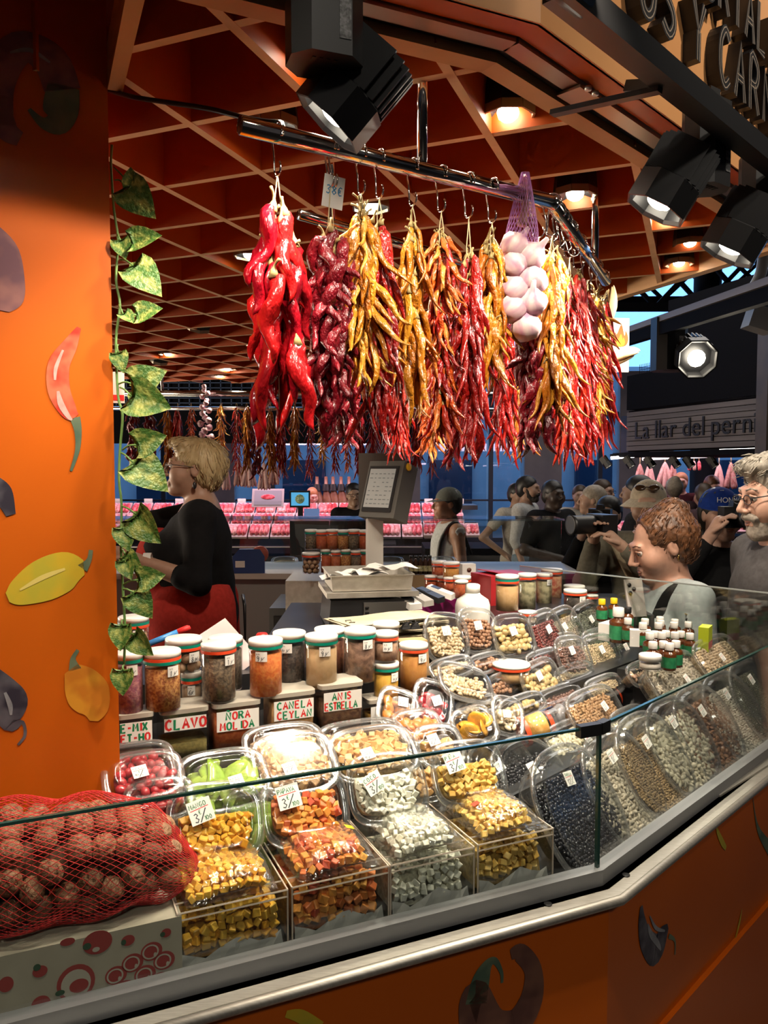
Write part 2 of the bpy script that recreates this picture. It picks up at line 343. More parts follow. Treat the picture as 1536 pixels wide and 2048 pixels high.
# rounded nose of the ledge
a = cpt(-.055); m = MB(); m.tube([a - DL * SL + Vector((0, 0, .911)), a + Vector((0, 0, .911)), a + DR * SR + Vector((0, 0, .911))], .0092, 10, M=IC); obj('ledge_nose', m, M_STEEL, counter)
cpart('glass_rail', -.014, .012, .92, .95, M_ALU)
M_DBASE = mat('black display base', (.015, .015, .016), rough=.35)
a0, a1 = cpt(.012), cpt(1.0); m = MB(); m.prism([tuple(q[:2]) for q in (a0 - DL * SL, a0, a1, a1 - DL * SL)], .92, .932, 0, IC); obj('display_base', m, M_DBASE, counter, smooth=False)
m = MB(); m.prism([tuple(q[:2]) for q in (a0, a0 + DR * SR, a1 + DR * SR, a1)], .86, .872, 0, IC); obj('display_well', m, M_DBASE, counter, smooth=False)
cpart('inner_panel', .98, 1.0, .12, .92, M_STEEL)
# glass panes, standing in the rail
GZ0, GZ1 = .945, 1.221
def pane(d, L, sgn):
    c = Vector((C0.x, C0.y, 0)); e = c + d * (L * sgn)
    m = MB(); m.beam(c - IC.inverted().translation + Vector((0, 0, (GZ0 + GZ1) / 2)), e - IC.inverted().translation + Vector((0, 0, (GZ0 + GZ1) / 2)), .006, GZ1 - GZ0)
    g = obj('glass_pane', m, M_GLASS, counter, smooth=False)
    m = MB(); q = Vector((0, 0, GZ1)) ; m.beam(c + q - IC.inverted().translation, e + q - IC.inverted().translation, .0062, .0045); obj('polished_edge', m, M_GLEDGE, g, smooth=False)
pane(DL, SL, -1); pane(DR, SR, 1)
m = MB(); m.box((0, 0, (GZ0 + GZ1) / 2), (.007, .007, GZ1 - GZ0), 0, RZ(R_(35))); obj('pane_joint', m, M_GLEDGE, counter, smooth=False)
m = MB(); m.beam((-DL.x * .048, -DL.y * .048, GZ1 - .004), (0, 0, GZ1 - .004), .016, .022); m.beam((0, 0, GZ1 - .004), (DR.x * .03, DR.y * .03, GZ1 - .004), .016, .022); obj('corner_clip', m, M_BLACK, counter, smooth=False)
for px, py in ((1096, 1808), (1252, 1750)):
    p = PZ(px, py, .921); m = MB(); m.lathe([(.0075, 0), (.0075, .0012), (.005, .0014)], 14, 0, IC @ T(p)); obj('screw_hole', m, M_BLACK, counter)
# orange fronts under the ledge
def front(d, n, L, sgn):
    M = frame((0, 0, 0), d, Vector((0, 0, 1)), -n)   # local x along, y up, z outwards
    o = cpt(-.028) - Vector((C0.x, C0.y, 0)); M.translation = o
    m = MB(); m.box((sgn * L / 2, .52, -.01), (L, .80, .02)); p = obj('front_panel', m, M_ORANGE, counter, M, smooth=False)
    return p, T(C0.x, C0.y, 0) @ M
FL, FLM = front(DL, NL, SL, -1); FR, FRM = front(DR, NR, SR, 1)
m = MB(); m.box((SR / 2, .33, -.004), (SR, .42, .03)); obj('kick_panel', m, M_ORANGE, counter, FRM.copy() if False else T(-C0.x, -C0.y, 0) @ FRM, smooth=False)
m = MB(); m.box((-SL / 2, .33, -.004), (SL, .30, .006)); obj('kick_panel', m, M_ORANGE, counter, T(-C0.x, -C0.y, 0) @ FLM, smooth=False)

# printed vegetables: flat vinyl cut-outs on the panels
def grad(name, c1, c2, c3=None, scale=9, rough=.35):
    return mat('print ' + name, c1, c2, rough=rough, scale=scale, detail=2, rampp=(.38, .62))
def decal(parent, PM, pts, mt, name='printed_vegetable', z=.0016, capn=5):
    """pts: (px, py, width px) along the middle of the print"""
    inv = PM.inverted(); n = PM.to_3x3() @ Vector((0, 0, 1)); q = []
    for x, y, w in pts:
        P = PP(x, y, PM.translation + n * z, n); l = inv @ P; q.append((l.x, l.y, w * mpp(P) / 2))
    c = smoothpath([Vector((a, b, r)) for a, b, r in q], 5)
    lft, rgt = [], []
    for i, p in enumerate(c):
        a, b = c[max(i - 1, 0)], c[min(i + 1, len(c) - 1)]; dx, dy = b.x - a.x, b.y - a.y; l = math.hypot(dx, dy) or 1
        r = max(p.z, .0004); lft.append((p.x - dy / l * r, p.y + dx / l * r)); rgt.append((p.x + dy / l * r, p.y - dx / l * r))
    v = [(x, y, z) for x, y in lft] + [(x, y, z) for x, y in rgt]; k = len(lft)
    f = [(i, k + i, k + i + 1, i + 1) for i in range(k - 1)]
    m = MB(); m.add(v, f); return obj(name, m, mt, parent, smooth=False)
G_PUR = grad('purple pepper', (.16, .07, .09), (.30, .13, .12), scale=22); G_GRN = grad('green stalk', (.08, .13, .09), (.16, .2, .12), scale=20)
G_RED = grad('red chili', (.60, .03, .015), (.75, .16, .08), scale=26); G_YEL = grad('yellow pepper', (.62, .42, .03), (.5, .42, .04), scale=20)
G_ORA = grad('orange pepper', (.75, .32, .03), (.6, .2, .02), scale=24); G_AUB = grad('aubergine', (.035, .03, .045), (.13, .12, .14), scale=22); G_BRN = grad('brown pepper', (.20, .09, .06), (.12, .05, .04), scale=18)
# on the fronts
decal(FL, FLM, [(935, 2075, 30), (940, 2010, 52), (955, 1985, 50), (985, 2045, 60), (1030, 2050, 70), (1062, 2000, 58), (1066, 1940, 40), (1040, 1905, 36), (1022, 1910, 22)], G_BRN)
decal(FL, FLM, [(952, 2008, 50), (962, 1960, 42), (975, 1930, 24), (990, 1922, 14), (1003, 1945, 8), (1004, 1966, 6)], G_GRN)
decal(FL, FLM, [(572, 2028, 14), (600, 2032, 26), (640, 2055, 24)], G_YEL)
decal(FR, FRM, [(1283, 1812, 10), (1284, 1845, 30), (1292, 1880, 46), (1312, 1900, 62), (1326, 1872, 50), (1336, 1852, 14)], G_AUB)
decal(FR, FRM, [(1338, 1872, 10), (1350, 1882, 6), (1350, 1910, 4)], G_GRN)
decal(FR, FRM, [(1432, 1650, 2), (1436, 1665, 10), (1445, 1685, 14), (1452, 1697, 9)], G_YEL)
decal(FR, FRM, [(1484, 1818, 2), (1478, 1850, 9), (1468, 1888, 5)], G_YEL)
decal(FR, FRM, [(1506, 1595, 2), (1512, 1640, 6), (1522, 1670, 16), (1545, 1705, 30)], G_GRN)
decal(FR, FRM, [(1428, 1994, 3), (1428, 2005, 6)], grad('pale seed', (.5, .42, .2), (.4, .3, .12)))

# ================================================================== THE ORANGE COLUMN, left
HZ = 2.34
CE = PZ(215, 170, HZ)
CM = frame((CE.x, CE.y, 0), DL, Vector((0, 0, 1)), -NL)       # local x along the face, y up, z out to the aisle
column = thing('orange_column', 'orange laminate column printed with chilies and peppers', 'column', CM)
m = MB(); m.box((-.4, 2.02, -.08), (.8, 2.16, .16)); cface = obj('panel', m, M_ORANGE, column, smooth=False)
for pts, g in [
    ([(-5, 250, 60), (-8, 160, 70), (40, 95, 60), (100, 120, 72), (125, 180, 70)], G_PUR), ([(-5, 190, 40), (10, 255, 46), (40, 278, 30)], G_PUR),
    ([(128, 170, 58), (122, 215, 66), (112, 245, 50), (85, 245, 22), (58, 218, 8)], G_GRN),
    ([(-12, 455, 20), (5, 500, 60), (8, 560, 76), (10, 600, 66), (8, 622, 20)], G_PUR),
    ([(158, 655, 8), (140, 690, 28), (118, 730, 40), (118, 780, 42), (136, 820, 34), (150, 835, 20)], G_RED),
    ([(150, 835, 20), (156, 862, 14), (155, 900, 9), (142, 942, 5)], G_GRN),
    ([(15, 1195, 20), (35, 1187, 52), (85, 1162, 84), (135, 1140, 76), (168, 1135, 30)], G_YEL), ([(165, 1137, 22), (178, 1120, 10), (182, 1100, 8)], G_GRN),
    ([(142, 1338, 30), (160, 1360, 66), (178, 1390, 80), (190, 1420, 54), (188, 1442, 16)], G_ORA), ([(150, 1340, 24), (146, 1318, 10), (156, 1300, 7)], G_GRN),
    ([(-10, 960, 20), (5, 985, 36), (22, 1030, 18)], G_AUB), ([(-14, 1340, 20), (0, 1375, 60), (15, 1410, 76), (22, 1450, 30), (45, 1445, 8), (50, 1470, 6), (36, 1490, 5)], G_AUB)]:
    decal(cface, CM, pts, g)
G_HIL = mat('print highlight', (.62, .42, .38), (.5, .3, .26), rough=.35, scale=60); G_HIG = mat('print grey sheen', (.34, .34, .36), (.22, .22, .24), rough=.35, scale=40)
for pts, g in (([(116, 782, 5), (122, 808, 12), (136, 832, 9), (144, 840, 4)], G_HIL), ([(126, 700, 4), (112, 735, 7), (110, 760, 4)], G_HIL), ([(40, 1180, 4), (85, 1155, 10), (130, 1138, 5)], mat('print pale yellow', (.72, .58, .16), rough=.35)), ([(20, 105, 4), (60, 100, 9), (100, 125, 5)], G_HIG), ([(10, 1385, 5), (20, 1410, 9), (22, 1430, 4)], G_HIG)): decal(cface, CM, pts, g, 'printed_sheen', .0022)
for pts in ([(1296, 1848, 4), (1302, 1868, 13), (1316, 1888, 12), (1322, 1900, 4)], [(1300, 1832, 3), (1312, 1856, 8), (1330, 1862, 4)]): decal(FR, FRM, pts, G_HIG, 'printed_sheen', .0022)

# ================================================================== THE SLATTED CEILING
HALL = None
bc = PZ(990, 120, HZ)
poly = [Vector((bc.x, bc.y)) - Vector(DL[:2]) * 2.9, Vector((bc.x, bc.y)), Vector((1.16, 2.288)), Vector((.875, 2.989)), Vector((-.33, 5.95)), Vector((-4.5, 5.5)), Vector((-4.5, 1.0))]
def clip(p, d):
    t0, t1 = -50, 50; k = len(poly)
    for i in range(k):
        a, b = poly[i], poly[(i + 1) % k]; e = b - a; nn = Vector((-e.y, e.x))         # inside is to the left (counter-clockwise)
        den = nn.dot(d); num = nn.dot(a - p)
        if abs(den) < 1e-9:
            if num > 0: return None
            continue
        t = num / den
        if den > 0: t0 = max(t0, t)
        else: t1 = min(t1, t)
    return (t0, t1) if t1 - t0 > .12 else None
CELL = .2515; SH, ST = .21, .017
g0 = PZ(380, 250, HZ)
ceil = thing('slatted_ceiling', None, None, loc=(0, 0, HZ)); ceil['kind'] = 'structure'; ceil['label'] = 'ceiling of crossed orange slats with pale plywood edges'
def slat(p, d, tier):
    c = clip(p, Vector(d[:2]))
    if not c: return
    d2 = Vector(d[:2]); parts = [c]; lo, hi = c           # nothing runs in front of the column, left of the side beam
    for n_, lim in ((Vector(DL[:2]), .02), (Vector(NL[:2]), 0.0)):
        k = d2.dot(n_); q = lim - (p - Vector(CE[:2])).dot(n_)
        if abs(k) < 1e-6: continue
        t = q / k
        if k > 0: hi = min(hi, t)
        else: lo = max(lo, t)
    if hi > lo: parts = [(c[0], lo), (hi, c[1])]
    for t0, t1 in parts:
        if t1 - t0 < .06: continue
        a = p + d2 * t0; b = p + d2 * t1
        if max(a.y, b.y) < .9: continue
        M = frame(((a.x + b.x) / 2, (a.y + b.y) / 2, tier), d, Vector((0, 0, 1)).cross(d), (0, 0, 1)); L = (b - a).length; m = MB()
        x, y = L / 2, ST / 2; v = [(-x, -y, 0), (x, -y, 0), (x, y, 0), (-x, y, 0), (-x, -y, SH), (x, -y, SH), (x, y, SH), (-x, y, SH)]
        m.add(v, [(0, 3, 2, 1)], 1); m.add(v, [(4, 5, 6, 7), (0, 1, 5, 4), (1, 2, 6, 5), (2, 3, 7, 6), (3, 0, 4, 7)], 0)
        obj('slat', m, [M_OSLAT, M_PLY], ceil, M, smooth=False)
for i in range(-16, 8): slat(Vector((g0.x, g0.y)) + Vector(DA[:2]) * (CELL * i), DB, 0)
for j in range(-8, 20): slat(Vector((g0.x, g0.y)) + Vector(DB[:2]) * (CELL * j), DA, .0006)
m = MB(); m.prism([tuple(p) for p in poly], SH + .001, SH + .03); obj('ceiling_board', m, mat('dark red board', (.20, .03, .004), rough=.6), ceil, smooth=False)
def offs(i, o):            # polygon corner moved outwards by o, for corners 0..3
    k = len(poly); A, B, Cc = poly[(i - 1) % k], poly[i], poly[(i + 1) % k]
    e1, e2 = (B - A).normalized(), (Cc - B).normalized(); n1, n2 = Vector((e1.y, -e1.x)), Vector((e2.y, -e2.x))
    if i == 0: return B + n2 * o
    q = np.linalg.solve(np.array([[n1.x, n1.y], [n2.x, n2.y]]), np.array([o + n1.dot(B), o + n2.dot(B)])); return Vector(q)
def edge_piece(name, o0, o1, z0, z1, mt, segs=(0, 1, 2, 3), parent=None):
    for i in segs:
        a0, a1, b0, b1 = offs(i, o0), offs(i, o1), offs(i + 1, o0), offs(i + 1, o1)
        c = (a0 + b0) / 2; m = MB(); m.prism([(p.x - c.x, p.y - c.y) for p in (a0, a1, b1, b0)], z0 - HZ, z1 - HZ); obj(name, m, mt, parent or ceil, T(c.x, c.y, 0), smooth=False)
edge_piece('edge_beam', -.032, .004, HZ - .006, HZ + .075, M_PINE)
# left beam, from the column out to the fascia beam
a = CE + DL * .012; b = a - NL * .30; m = MB(); m.beam((a.x, a.y, HZ + .03 - HZ), (b.x, b.y, HZ + .03 - HZ), .024, .075); obj('edge_beam', m, M_PINE, ceil, smooth=False)
fascia = thing('sign_fascia', 'orange shop fascia with raised black outline letters', 'fascia', loc=(bc.x, bc.y, HZ))
FI = T(-bc.x, -bc.y, 0)
def fpiece(name, o0, o1, z0, z1, mt, segs, parent=fascia):
    r = []
    for i in segs:
        a0, a1, b0, b1 = offs(i, o0), offs(i, o1), offs(i + 1, o0), offs(i + 1, o1)
        c = (a0 + b0) / 2; m = MB(); m.prism([(p.x - c.x, p.y - c.y) for p in (a0, a1, b1, b0)], z0 - HZ, z1 - HZ); r.append(obj(name, m, mt, parent, FI @ T(c.x, c.y, 0), smooth=False))
    return r
M_FASC = mat('satin orange fascia', (.74, .37, .15), (.68, .32, .12), rough=.35, scale=4)
fpiece('rear_board', .004, .02, HZ + .01, HZ + .2, M_BLACK, (0, 1))
for i in (0, 1):
    a, b = offs(i, .034), offs(i + 1, .034); m = MB(); m.beam((a.x, a.y, .018), (b.x, b.y, .018), .030, .026); obj('shutter_tube', m, mat('grey shutter tube', (.34, .29, .24), rough=.3, metal=.7), fascia, FI, smooth=False)
fpiece('orange_strip', .052, .092, HZ + .012, HZ + .03, M_ORANGE, (0, 1))
fpiece('sign_panel', .088, .095, HZ + .012, HZ + .95, M_FASC, (0, 1))
# raised letters: black outline letters on the right wing of the sign
FSM = frame((bc.x, bc.y, HZ), DR, Vector((0, 0, 1)), -NR)
FSM.translation = Vector((*offs(1, .0955), HZ))
def letter3d(ch, s0, z0, h):
    m = MB(); w = .19 * h
    for st in GL.get(ch, []):
        pts = smoothpath([Vector((x * h * .86, y * h, 0)) for x, y in st], 3) if len(st) > 4 else [Vector((x * h * .86, y * h, 0)) for x, y in st]
        k = len(pts); L, Rr = [], []
        for i in range(k):
            a, b = pts[max(i - 1, 0)], pts[min(i + 1, k - 1)]; d = (b - a); l = d.length or 1; n = Vector((-d.y, d.x, 0)) / l * w / 2; L.append(pts[i] + n); Rr.append(pts[i] - n)
        rings = [[(L[i].x, L[i].y, 0), (Rr[i].x, Rr[i].y, 0), (Rr[i].x, Rr[i].y, .026), (L[i].x, L[i].y, .026)] for i in range(k)]
        m.loft(rings, 0)
        v = []; f = []
        for i in range(k):                                      # pale inline stripe on the face
            c = (L[i] + Rr[i]) / 2; n = (L[i] - Rr[i]) * .3; q = (L[i] - Rr[i]) * .18
            v += [(*(c + n)[:2], .0265), (*(c + q)[:2], .0265), (*(c - q)[:2], .0265), (*(c - n)[:2], .0265)]
        for i in range(k - 1): f += [(4 * i, 4 * i + 1, 4 * i + 5, 4 * i + 4), (4 * i + 2, 4 * i + 3, 4 * i + 7, 4 * i + 6)]
        m.add(v, f, 1)
    return obj('letter', m, [M_BLACK, mat('letter inline', (.30, .24, .18), rough=.5)], fascia, FI @ T(0, 0, -HZ) @ FSM @ T(s0, z0, 0), smooth=False)
def sgn(px, py): l = FSM.inverted() @ PP(px, py, FSM.translation, FSM.to_3x3() @ Vector((0, 0, 1))); return l.x, l.y
ax, az = sgn(1268, 5); bx, bz = sgn(1515, 265)
lowz = (az + bz) / 2; x = sgn(1290, 50)[0] - .07
ux, uz = sgn(1420, 60)
for ch in 'OS Y CARNE':
    if ch != ' ': letter3d(ch, x, lowz - .012, .108)
    x += .045 if ch == ' ' else .083
x = ux - .07
for ch in 'HORTALIZAS': letter3d(ch, x - .09, lowz + .125, .10); x += .070
# flat clamp bracket and arm that carry the lamp track
TP0, TP1 = offs(1, .22), offs(2, .22)
def onR(px, py, o): return PP(px, py, Vector((*offs(1, o), HZ)), NR)
q0, q1 = onR(1215, 30, .22), onR(1536, 335, .22); tz = (q0.z + q1.z) / 2
ts0 = (q0 - Vector((*TP0, 0))).dot(DR) - .13; ts1 = (q1 - Vector((*TP0, 0))).dot(DR) + .9
t = thing('lamp_track', 'black track carrying the lamps in front of the fascia', 'track', loc=(TP0.x, TP0.y, tz))
m = MB(); m.beam(DR * ts0, DR * ts1, .034, .036); obj('rail', m, M_BLACK, t, smooth=False)
m = MB(); m.tube([DR * (ts0 - .06) + Vector((0, 0, .005)), DR * (ts0 + .06) + Vector((0, 0, .005))], .024, 12); obj('end_joint', m, M_BLACK, t)
m = MB(); m.beam(DR * (ts0 + .3) + NR * .005 + Vector((0, 0, -.022)), DR * (ts0 + .3) + NR * .19 + Vector((0, 0, .0)), .016, .008); obj('arm', m, M_BLACK, t, smooth=False)
m = MB(); m.beam(DR * (ts0 + .42) + NR * .0 + Vector((0, 0, .025)), DR * (ts0 + .42) - NR * -.12 + Vector((0, 0, .06)), .018, .018); obj('arm', m, M_BLACK, t, smooth=False)
p = onR(1152, 190, .03); t = thing('clamp_bracket', 'flat steel bracket clamped on the shutter tube', 'bracket', loc=p)
m = MB(); m.box((0, 0, 0), (.05, .045, .005), 0, RZ(YR)); obj('plate', m, mat('worn steel', (.45, .38, .3), rough=.4, metal=.8), t, smooth=False)
for k in (0, 1): m = MB(); m.lathe([(.006, -.006), (.006, 0), (.003, .001)], 8, 0, RZ(YR) @ T(.012 * (2 * k - 1), -.03, 0)); obj('bolt', m, M_STEEL, t)

# ------------------------------------------------------------------ lamps
def octo(r, n=8): return [(r * math.cos(2 * math.pi * (k + .5) / n), r * math.sin(2 * math.pi * (k + .5) / n)) for k in range(n)]
def spot_head(name, lab, c, axis, r, L, watts=0, group=None, lit=True, angle=60, blend=.5):
    """ribbed octagonal spot; axis points where it shines"""
    q = Vector(axis).normalized(); t = thing(name, lab, 'spotlight', T(c) @ q.to_track_quat('-Z', 'Y').to_matrix().to_4x4(), group)
    m = MB(); m.loft([[(x, y, z) for x, y in octo(rr)] for rr, z in ((r * .93, 0), (r, -L * .02), (r, -L * .45), (r * .93, -L * .45), (r * .86, -L * .4), (r * .8, -L * .1))], 0, True, True); obj('bezel', m, M_BLACK, t, smooth=False)
    m = MB(); m.lathe([(r * .7, 0), (r * .7, L * .52)], 12); obj('core', m, M_BLACK, t)
    for k in range(9):
        x = (k - 4) * r * .2; h = math.sqrt(max(r * r * .92 - x * x, .0001)); m = MB(); m.box((x, 0, L * .27), (r * .07, 2 * h, L * .54)); obj('fin', m, M_BLACK, t, smooth=False)
    m = MB(); m.sphere((0, 0, -L * .30), (r * .42, r * .42, r * .22), 12, 6); obj('lens', m, M_LENS if lit else M_LENSD, t)
    if watts: light('SPOT', 'spot_beam', Vector(c) + q * (L * .5), Vector(c) + q * 2, watts, angle=angle, blend=blend, size=.03)
    return t
def driver(lab, c, w, h, ang, name='lamp_driver', d=None):
    t = thing(name, lab, 'lamp housing', T(c) @ RZ(ang)); m = MB(); d = d or w * .8; b = w * .22
    m.prism([(-w / 2 + b, -d / 2), (w / 2 - b, -d / 2), (w / 2, -d / 2 + b), (w / 2, d / 2 - b), (w / 2 - b, d / 2), (-w / 2 + b, d / 2), (-w / 2, d / 2 - b), (-w / 2, -d / 2 + b)], -h / 2, h / 2); obj('case', m, M_BLACK, t, smooth=False)
    m = MB(); m.box((0, 0, h / 2 + .012), (w * .35, d * .5, .024)); obj('track_foot', m, M_BLACK, t, smooth=False)
    m = MB(); m.box((w * .18, -d / 2 - .0006, -.02), (w * .16, .001, h * .4)); obj('rating_label', m, mat('worn label', (.3, .3, .3), (.05, .05, .05), scale=200), t, smooth=False)
    for k in range(4): m = MB(); m.box((-w * .2 + k * w * .1, -d * .2, -h / 2 - .0006), (w * .05, d * .16, .001)); obj('vent_slot', m, mat('slot', (.002, .002, .002)), t, smooth=False)
    return t
driver('black octagonal lamp housing at the top, in front of the slats', PD(648, 30, 1.02), .095, .13, R_(20))
spot_head('track_spotlight', 'large ribbed black spotlight hanging at the top centre', PD(705, 185, 1.08), (-.55, .06, -.62), .056, .12, 15, angle=92, blend=.12)
driver('black lamp housing on the track, nearest the sign letters', PD(1412, 295, 1.42), .085, .15, R_(35))
spot_head('track_spotlight', 'ribbed black spotlight in front of the sign, left of the pair', PD(1342, 365, 1.40), (-.45, .12, -.8), .058, .12, 27, angle=95)
driver('black lamp housing at the right edge below the sign', PD(1520, 390, 1.62), .085, .15, R_(35))
spot_head('track_spotlight', 'ribbed black spotlight at the right edge, right of the pair', PD(1482, 460, 1.58), (-.42, .15, -.8), .060, .12, 30, angle=95)
# two unseen heads added above the left wing to light the produce from the front
spot_head('track_spotlight', 'added unseen spotlight over the left wing of the counter', (-.42, .70, 2.46), (.18, .62, -1.42), .056, .12, 31, angle=80, blend=.6)
spot_head('track_spotlight', 'added unseen spotlight over the corner of the counter', (.22, .92, 2.46), (-.02, .62, -1.40), .056, .12, 48, angle=80, blend=.6)
def downlight(px, py, z, lab, r=.048, watts=0, aim=None, lit=True, tilt=(0, 0)):
    p = PZ(px, py, z); t = thing('ceiling_downlight', lab, 'ceiling lamp', T(p) @ RX(tilt[0]) @ RY(tilt[1]), 'lamps between the ceiling slats')
    m = MB(); m.loft([[(x, y, zz) for x, y in octo(rr)] for rr, zz in ((r, 0), (r * 1.02, .012), (r * .95, .05), (r * .8, .09), (r * .5, .11))], 0, False, True); m.loft([[(x, y, zz) for x, y in octo(rr)] for rr, zz in ((r, 0), (r * .72, .016), (r * .6, .02))], 0, False, True); obj('housing', m, [M_BLACK], t, smooth=False)
    for k in range(8):
        a, b = octo(r * .99)[k], octo(r * .99)[(k + 1) % 8]; m = MB(); m.beam((*a, .004), (*b, .004), .004, .016); obj('rim', m, M_LENSD, t, smooth=False)
    m = MB(); m.sphere((0, 0, .006), (r * .42, r * .42, r * .34), 12, 6); obj('lens', m, M_LENS if lit else M_BLACK, t)
    if watts: light('SPOT', 'downlight_beam', p - Vector((0, 0, .03)), aim or (p.x, p.y, 0), watts * 1.55, angle=100, blend=.7, size=.03)
for a in [(1016, 232, HZ + .02, 'lit lamp right of the top spotlight, near the pine beam', .050, 32, (.25, 1.75, 1.1)),
          (1150, 392, HZ + .02, 'lit lamp just above the bend of the chrome bar', .052, 35, (.5, 2.1, 1.1)),
          (1332, 440, HZ + .02, 'lit lamp half hidden behind the ribbed spotlight pair', .048, 36, (.9, 2.4, 1.1)),
          (1380, 490, HZ + .02, 'lit lamp in the slats below the ribbed spotlights', .05, 0, None), (1358, 528, HZ + .02, 'lowest lit lamp at the right end of the slats', .045, 18, (.9, 2.9, 1.0)),
          (548, 255, HZ + .02, 'lamp behind the left end of the chrome bar', .048, 15, (-.1, 1.5, 1.1)), (640, 105, HZ + .03, 'lamp peeking out behind the top spotlight', .048, 17, (-.35, 1.3, 1.0)),
          (742, 415, HZ + .02, 'lamp above the yellow chili string', .048, 22, (.1, 2.1, 1.2)), (500, 512, HZ + .02, 'lamp left of the large glossy red chilies', .05, 20, (-.7, 3.0, 1.1)),
          (336, 708, HZ + .02, 'lamp beside the leaf vine, far in the ceiling', .055, 0, None), (455, 738, HZ + .02, 'far lamp above the rear chili rail, right one', .06, 30, (-1.2, 4.9, 1.4)), (440, 752, HZ + .02, 'far lamp above the rear chili rail, lowest one', .055, 30, (-.5, 5.0, 1.4)),
          (510, 690, HZ + .02, 'far lamp whose light washes an orange slat', .05, 0, None)]:
    downlight(a[0], a[1], a[2], a[3], a[4], a[5], a[6])
downlight(395, 655, HZ + .02, 'unlit black lamp in the far slats', .06, lit=False, tilt=(.5, .3)); downlight(318, 722, HZ + .02, 'unlit black lamp beside the vine', .055, lit=False, tilt=(.5, .3))
# single lamp of the hall, far right, shining towards the aisle
t = spot_head('hall_spotlight', 'lit round spotlight hanging in the dark hall at right', PD(1388, 712, 4.6), (-.12, -.9, -.35), .12, .2, 25, angle=80)
driver('dark box of the hall lamp, left of its bright lens', PD(1338, 690, 4.7), .2, .31, R_(10), 'hall_lamp_box')
# ================================================================== HANGING RAIL AND CHILI STRINGS
rng = random.Random(7)
BZ = 2.2
B0, B1, B2 = PZ(480, 250, BZ), PZ(1105, 405, BZ), PZ(1212, 562, BZ)
bar = thing('hanging_rail', 'bent chrome rail that carries the chili strings', 'rail', loc=B1)
m = MB(); m.tube([B0 - B1, (B0 - B1) * .5, Vector((0, 0, 0))], .0138, 16); m.tube([Vector((0, 0, 0)), (B2 - B1) * .5, B2 - B1], .0138, 16); obj('tube', m, M_CHROME, bar)
m = MB(); m.tube([B0 - B1, (B0 - B1) + (B1 - B0).normalized() * .004], .0125, 14); obj('end_cap', m, mat('brown cap', (.2, .1, .05)), bar)
m = MB(); m.sphere((0, 0, 0), .0146, 14, 8); obj('bend', m, M_CHROME, bar)
for t_ in (.52,):
    p = (B0 - B1) * (1 - t_) ; m = MB(); m.tube([p, p + Vector((0, 0, HZ + .2 - BZ))], .009, 10); obj('hanger_rod', m, M_CHROME, bar)
p = (B2 - B1) * .72; m = MB(); m.tube([p, p + Vector((0, 0, HZ + .2 - BZ))], .009, 10); obj('hanger_rod', m, M_CHROME, bar)
def pix(p): v = Vector(p) - CAMP; z = v.dot(_F); return 768 + FPX * v.x / z, 1024 - FPX * v.dot(_U) / z
def on_bar(px, seg=None):
    best = None
    for a, b, k in ((B0, B1, 0), (B1, B2, 1)):
        if seg is not None and k != seg: continue
        for i in range(201):
            q = a.lerp(b, i / 200); e = abs(pix(q)[0] - px)
            if best is None or e < best[0]: best = (e, q, (b - a).normalized())
    return best[1], best[2]
def hook_mesh(h=.05):
    pts = []
    for i in range(9): a = math.pi * (1.15 - 1.15 * i / 8); pts.append((.0165 * math.cos(a), 0, .0 + .0165 * math.sin(a)))
    pts += [(.0165, 0, -.012), (.012, 0, -h * .6)]
    for i in range(9): a = math.pi * 1.25 * i / 8; pts.append((.0 + .011 * math.cos(a), 0, -h - .011 * math.sin(a)))
    m = MB(); m.tube(smoothpath(pts, 2), .0016, 6); return m.mesh('hook', M_CHROME)
HOOK = hook_mesh()
def chili_mesh(name, L, r, mt, bend, wr, sd, nseg=10, nring=16, tipk=1.0):
    g = random.Random(sd); m = MB(); pts = []; rad = []
    ph = [g.uniform(0, 6.28) for _ in range(6)]
    for i in range(nring + 1):
        t = i / nring; a = bend * t * t
        pts.append(Vector((math.sin(a) * L * t * .5 + wr * r * 1.2 * math.sin(3.2 * t * 3 + ph[0]), wr * r * 1.2 * math.sin(7 * t + ph[1]), -L * t * math.cos(a * .4))))
        pr = min(1, (t / .06 + .35) if t < .04 else 1) * (1 - t) ** (.55 * tipk) * (.82 + .3 * math.sin(min(1, t * 2.2) * math.pi * .5))
        rad.append(max(r * pr * (1 + wr * .3 * math.sin(11 * t + ph[2])), r * .04))
    m.tube(pts, rad, nseg, flat=g.uniform(.55, .8))
    for k in range(len(m.v)):                       # dried skin: dents and creases
        x, y, z = m.v[k]; i = min(k // nseg, nring); j = k % nseg; c = pts[i]
        d = 1 + wr * (.30 * math.sin(j * 2.1 + i * .9 + ph[3]) + .25 * math.sin(j * 4.3 - i * 1.5 + ph[4]) + g.uniform(-.35, .35)); m.v[k] = (c.x + (x - c.x) * d, c.y + (y - c.y) * d, z)
    return m.mesh(name, mt)
def stem_mesh(L, r, sd):
    g = random.Random(sd); m = MB(); b = g.uniform(-.6, .9)
    pts = [(0, 0, -r * .5), (0, 0, r * .3)] + [(math.sin(b * t) * L * t, .2 * L * t * t, r * .3 + L * t * math.cos(b * t)) for t in (.25, .5, .75, 1)]
    m.tube(pts, [r * .62, r * .36, r * .14 + .0006, r * .10 + .0006, r * .10 + .0006, r * .14 + .0008], 6); return m.mesh('stem', mat('dry chili stem', (.42, .33, .13), (.3, .2, .07), rough=.7, scale=60))
CH = {}
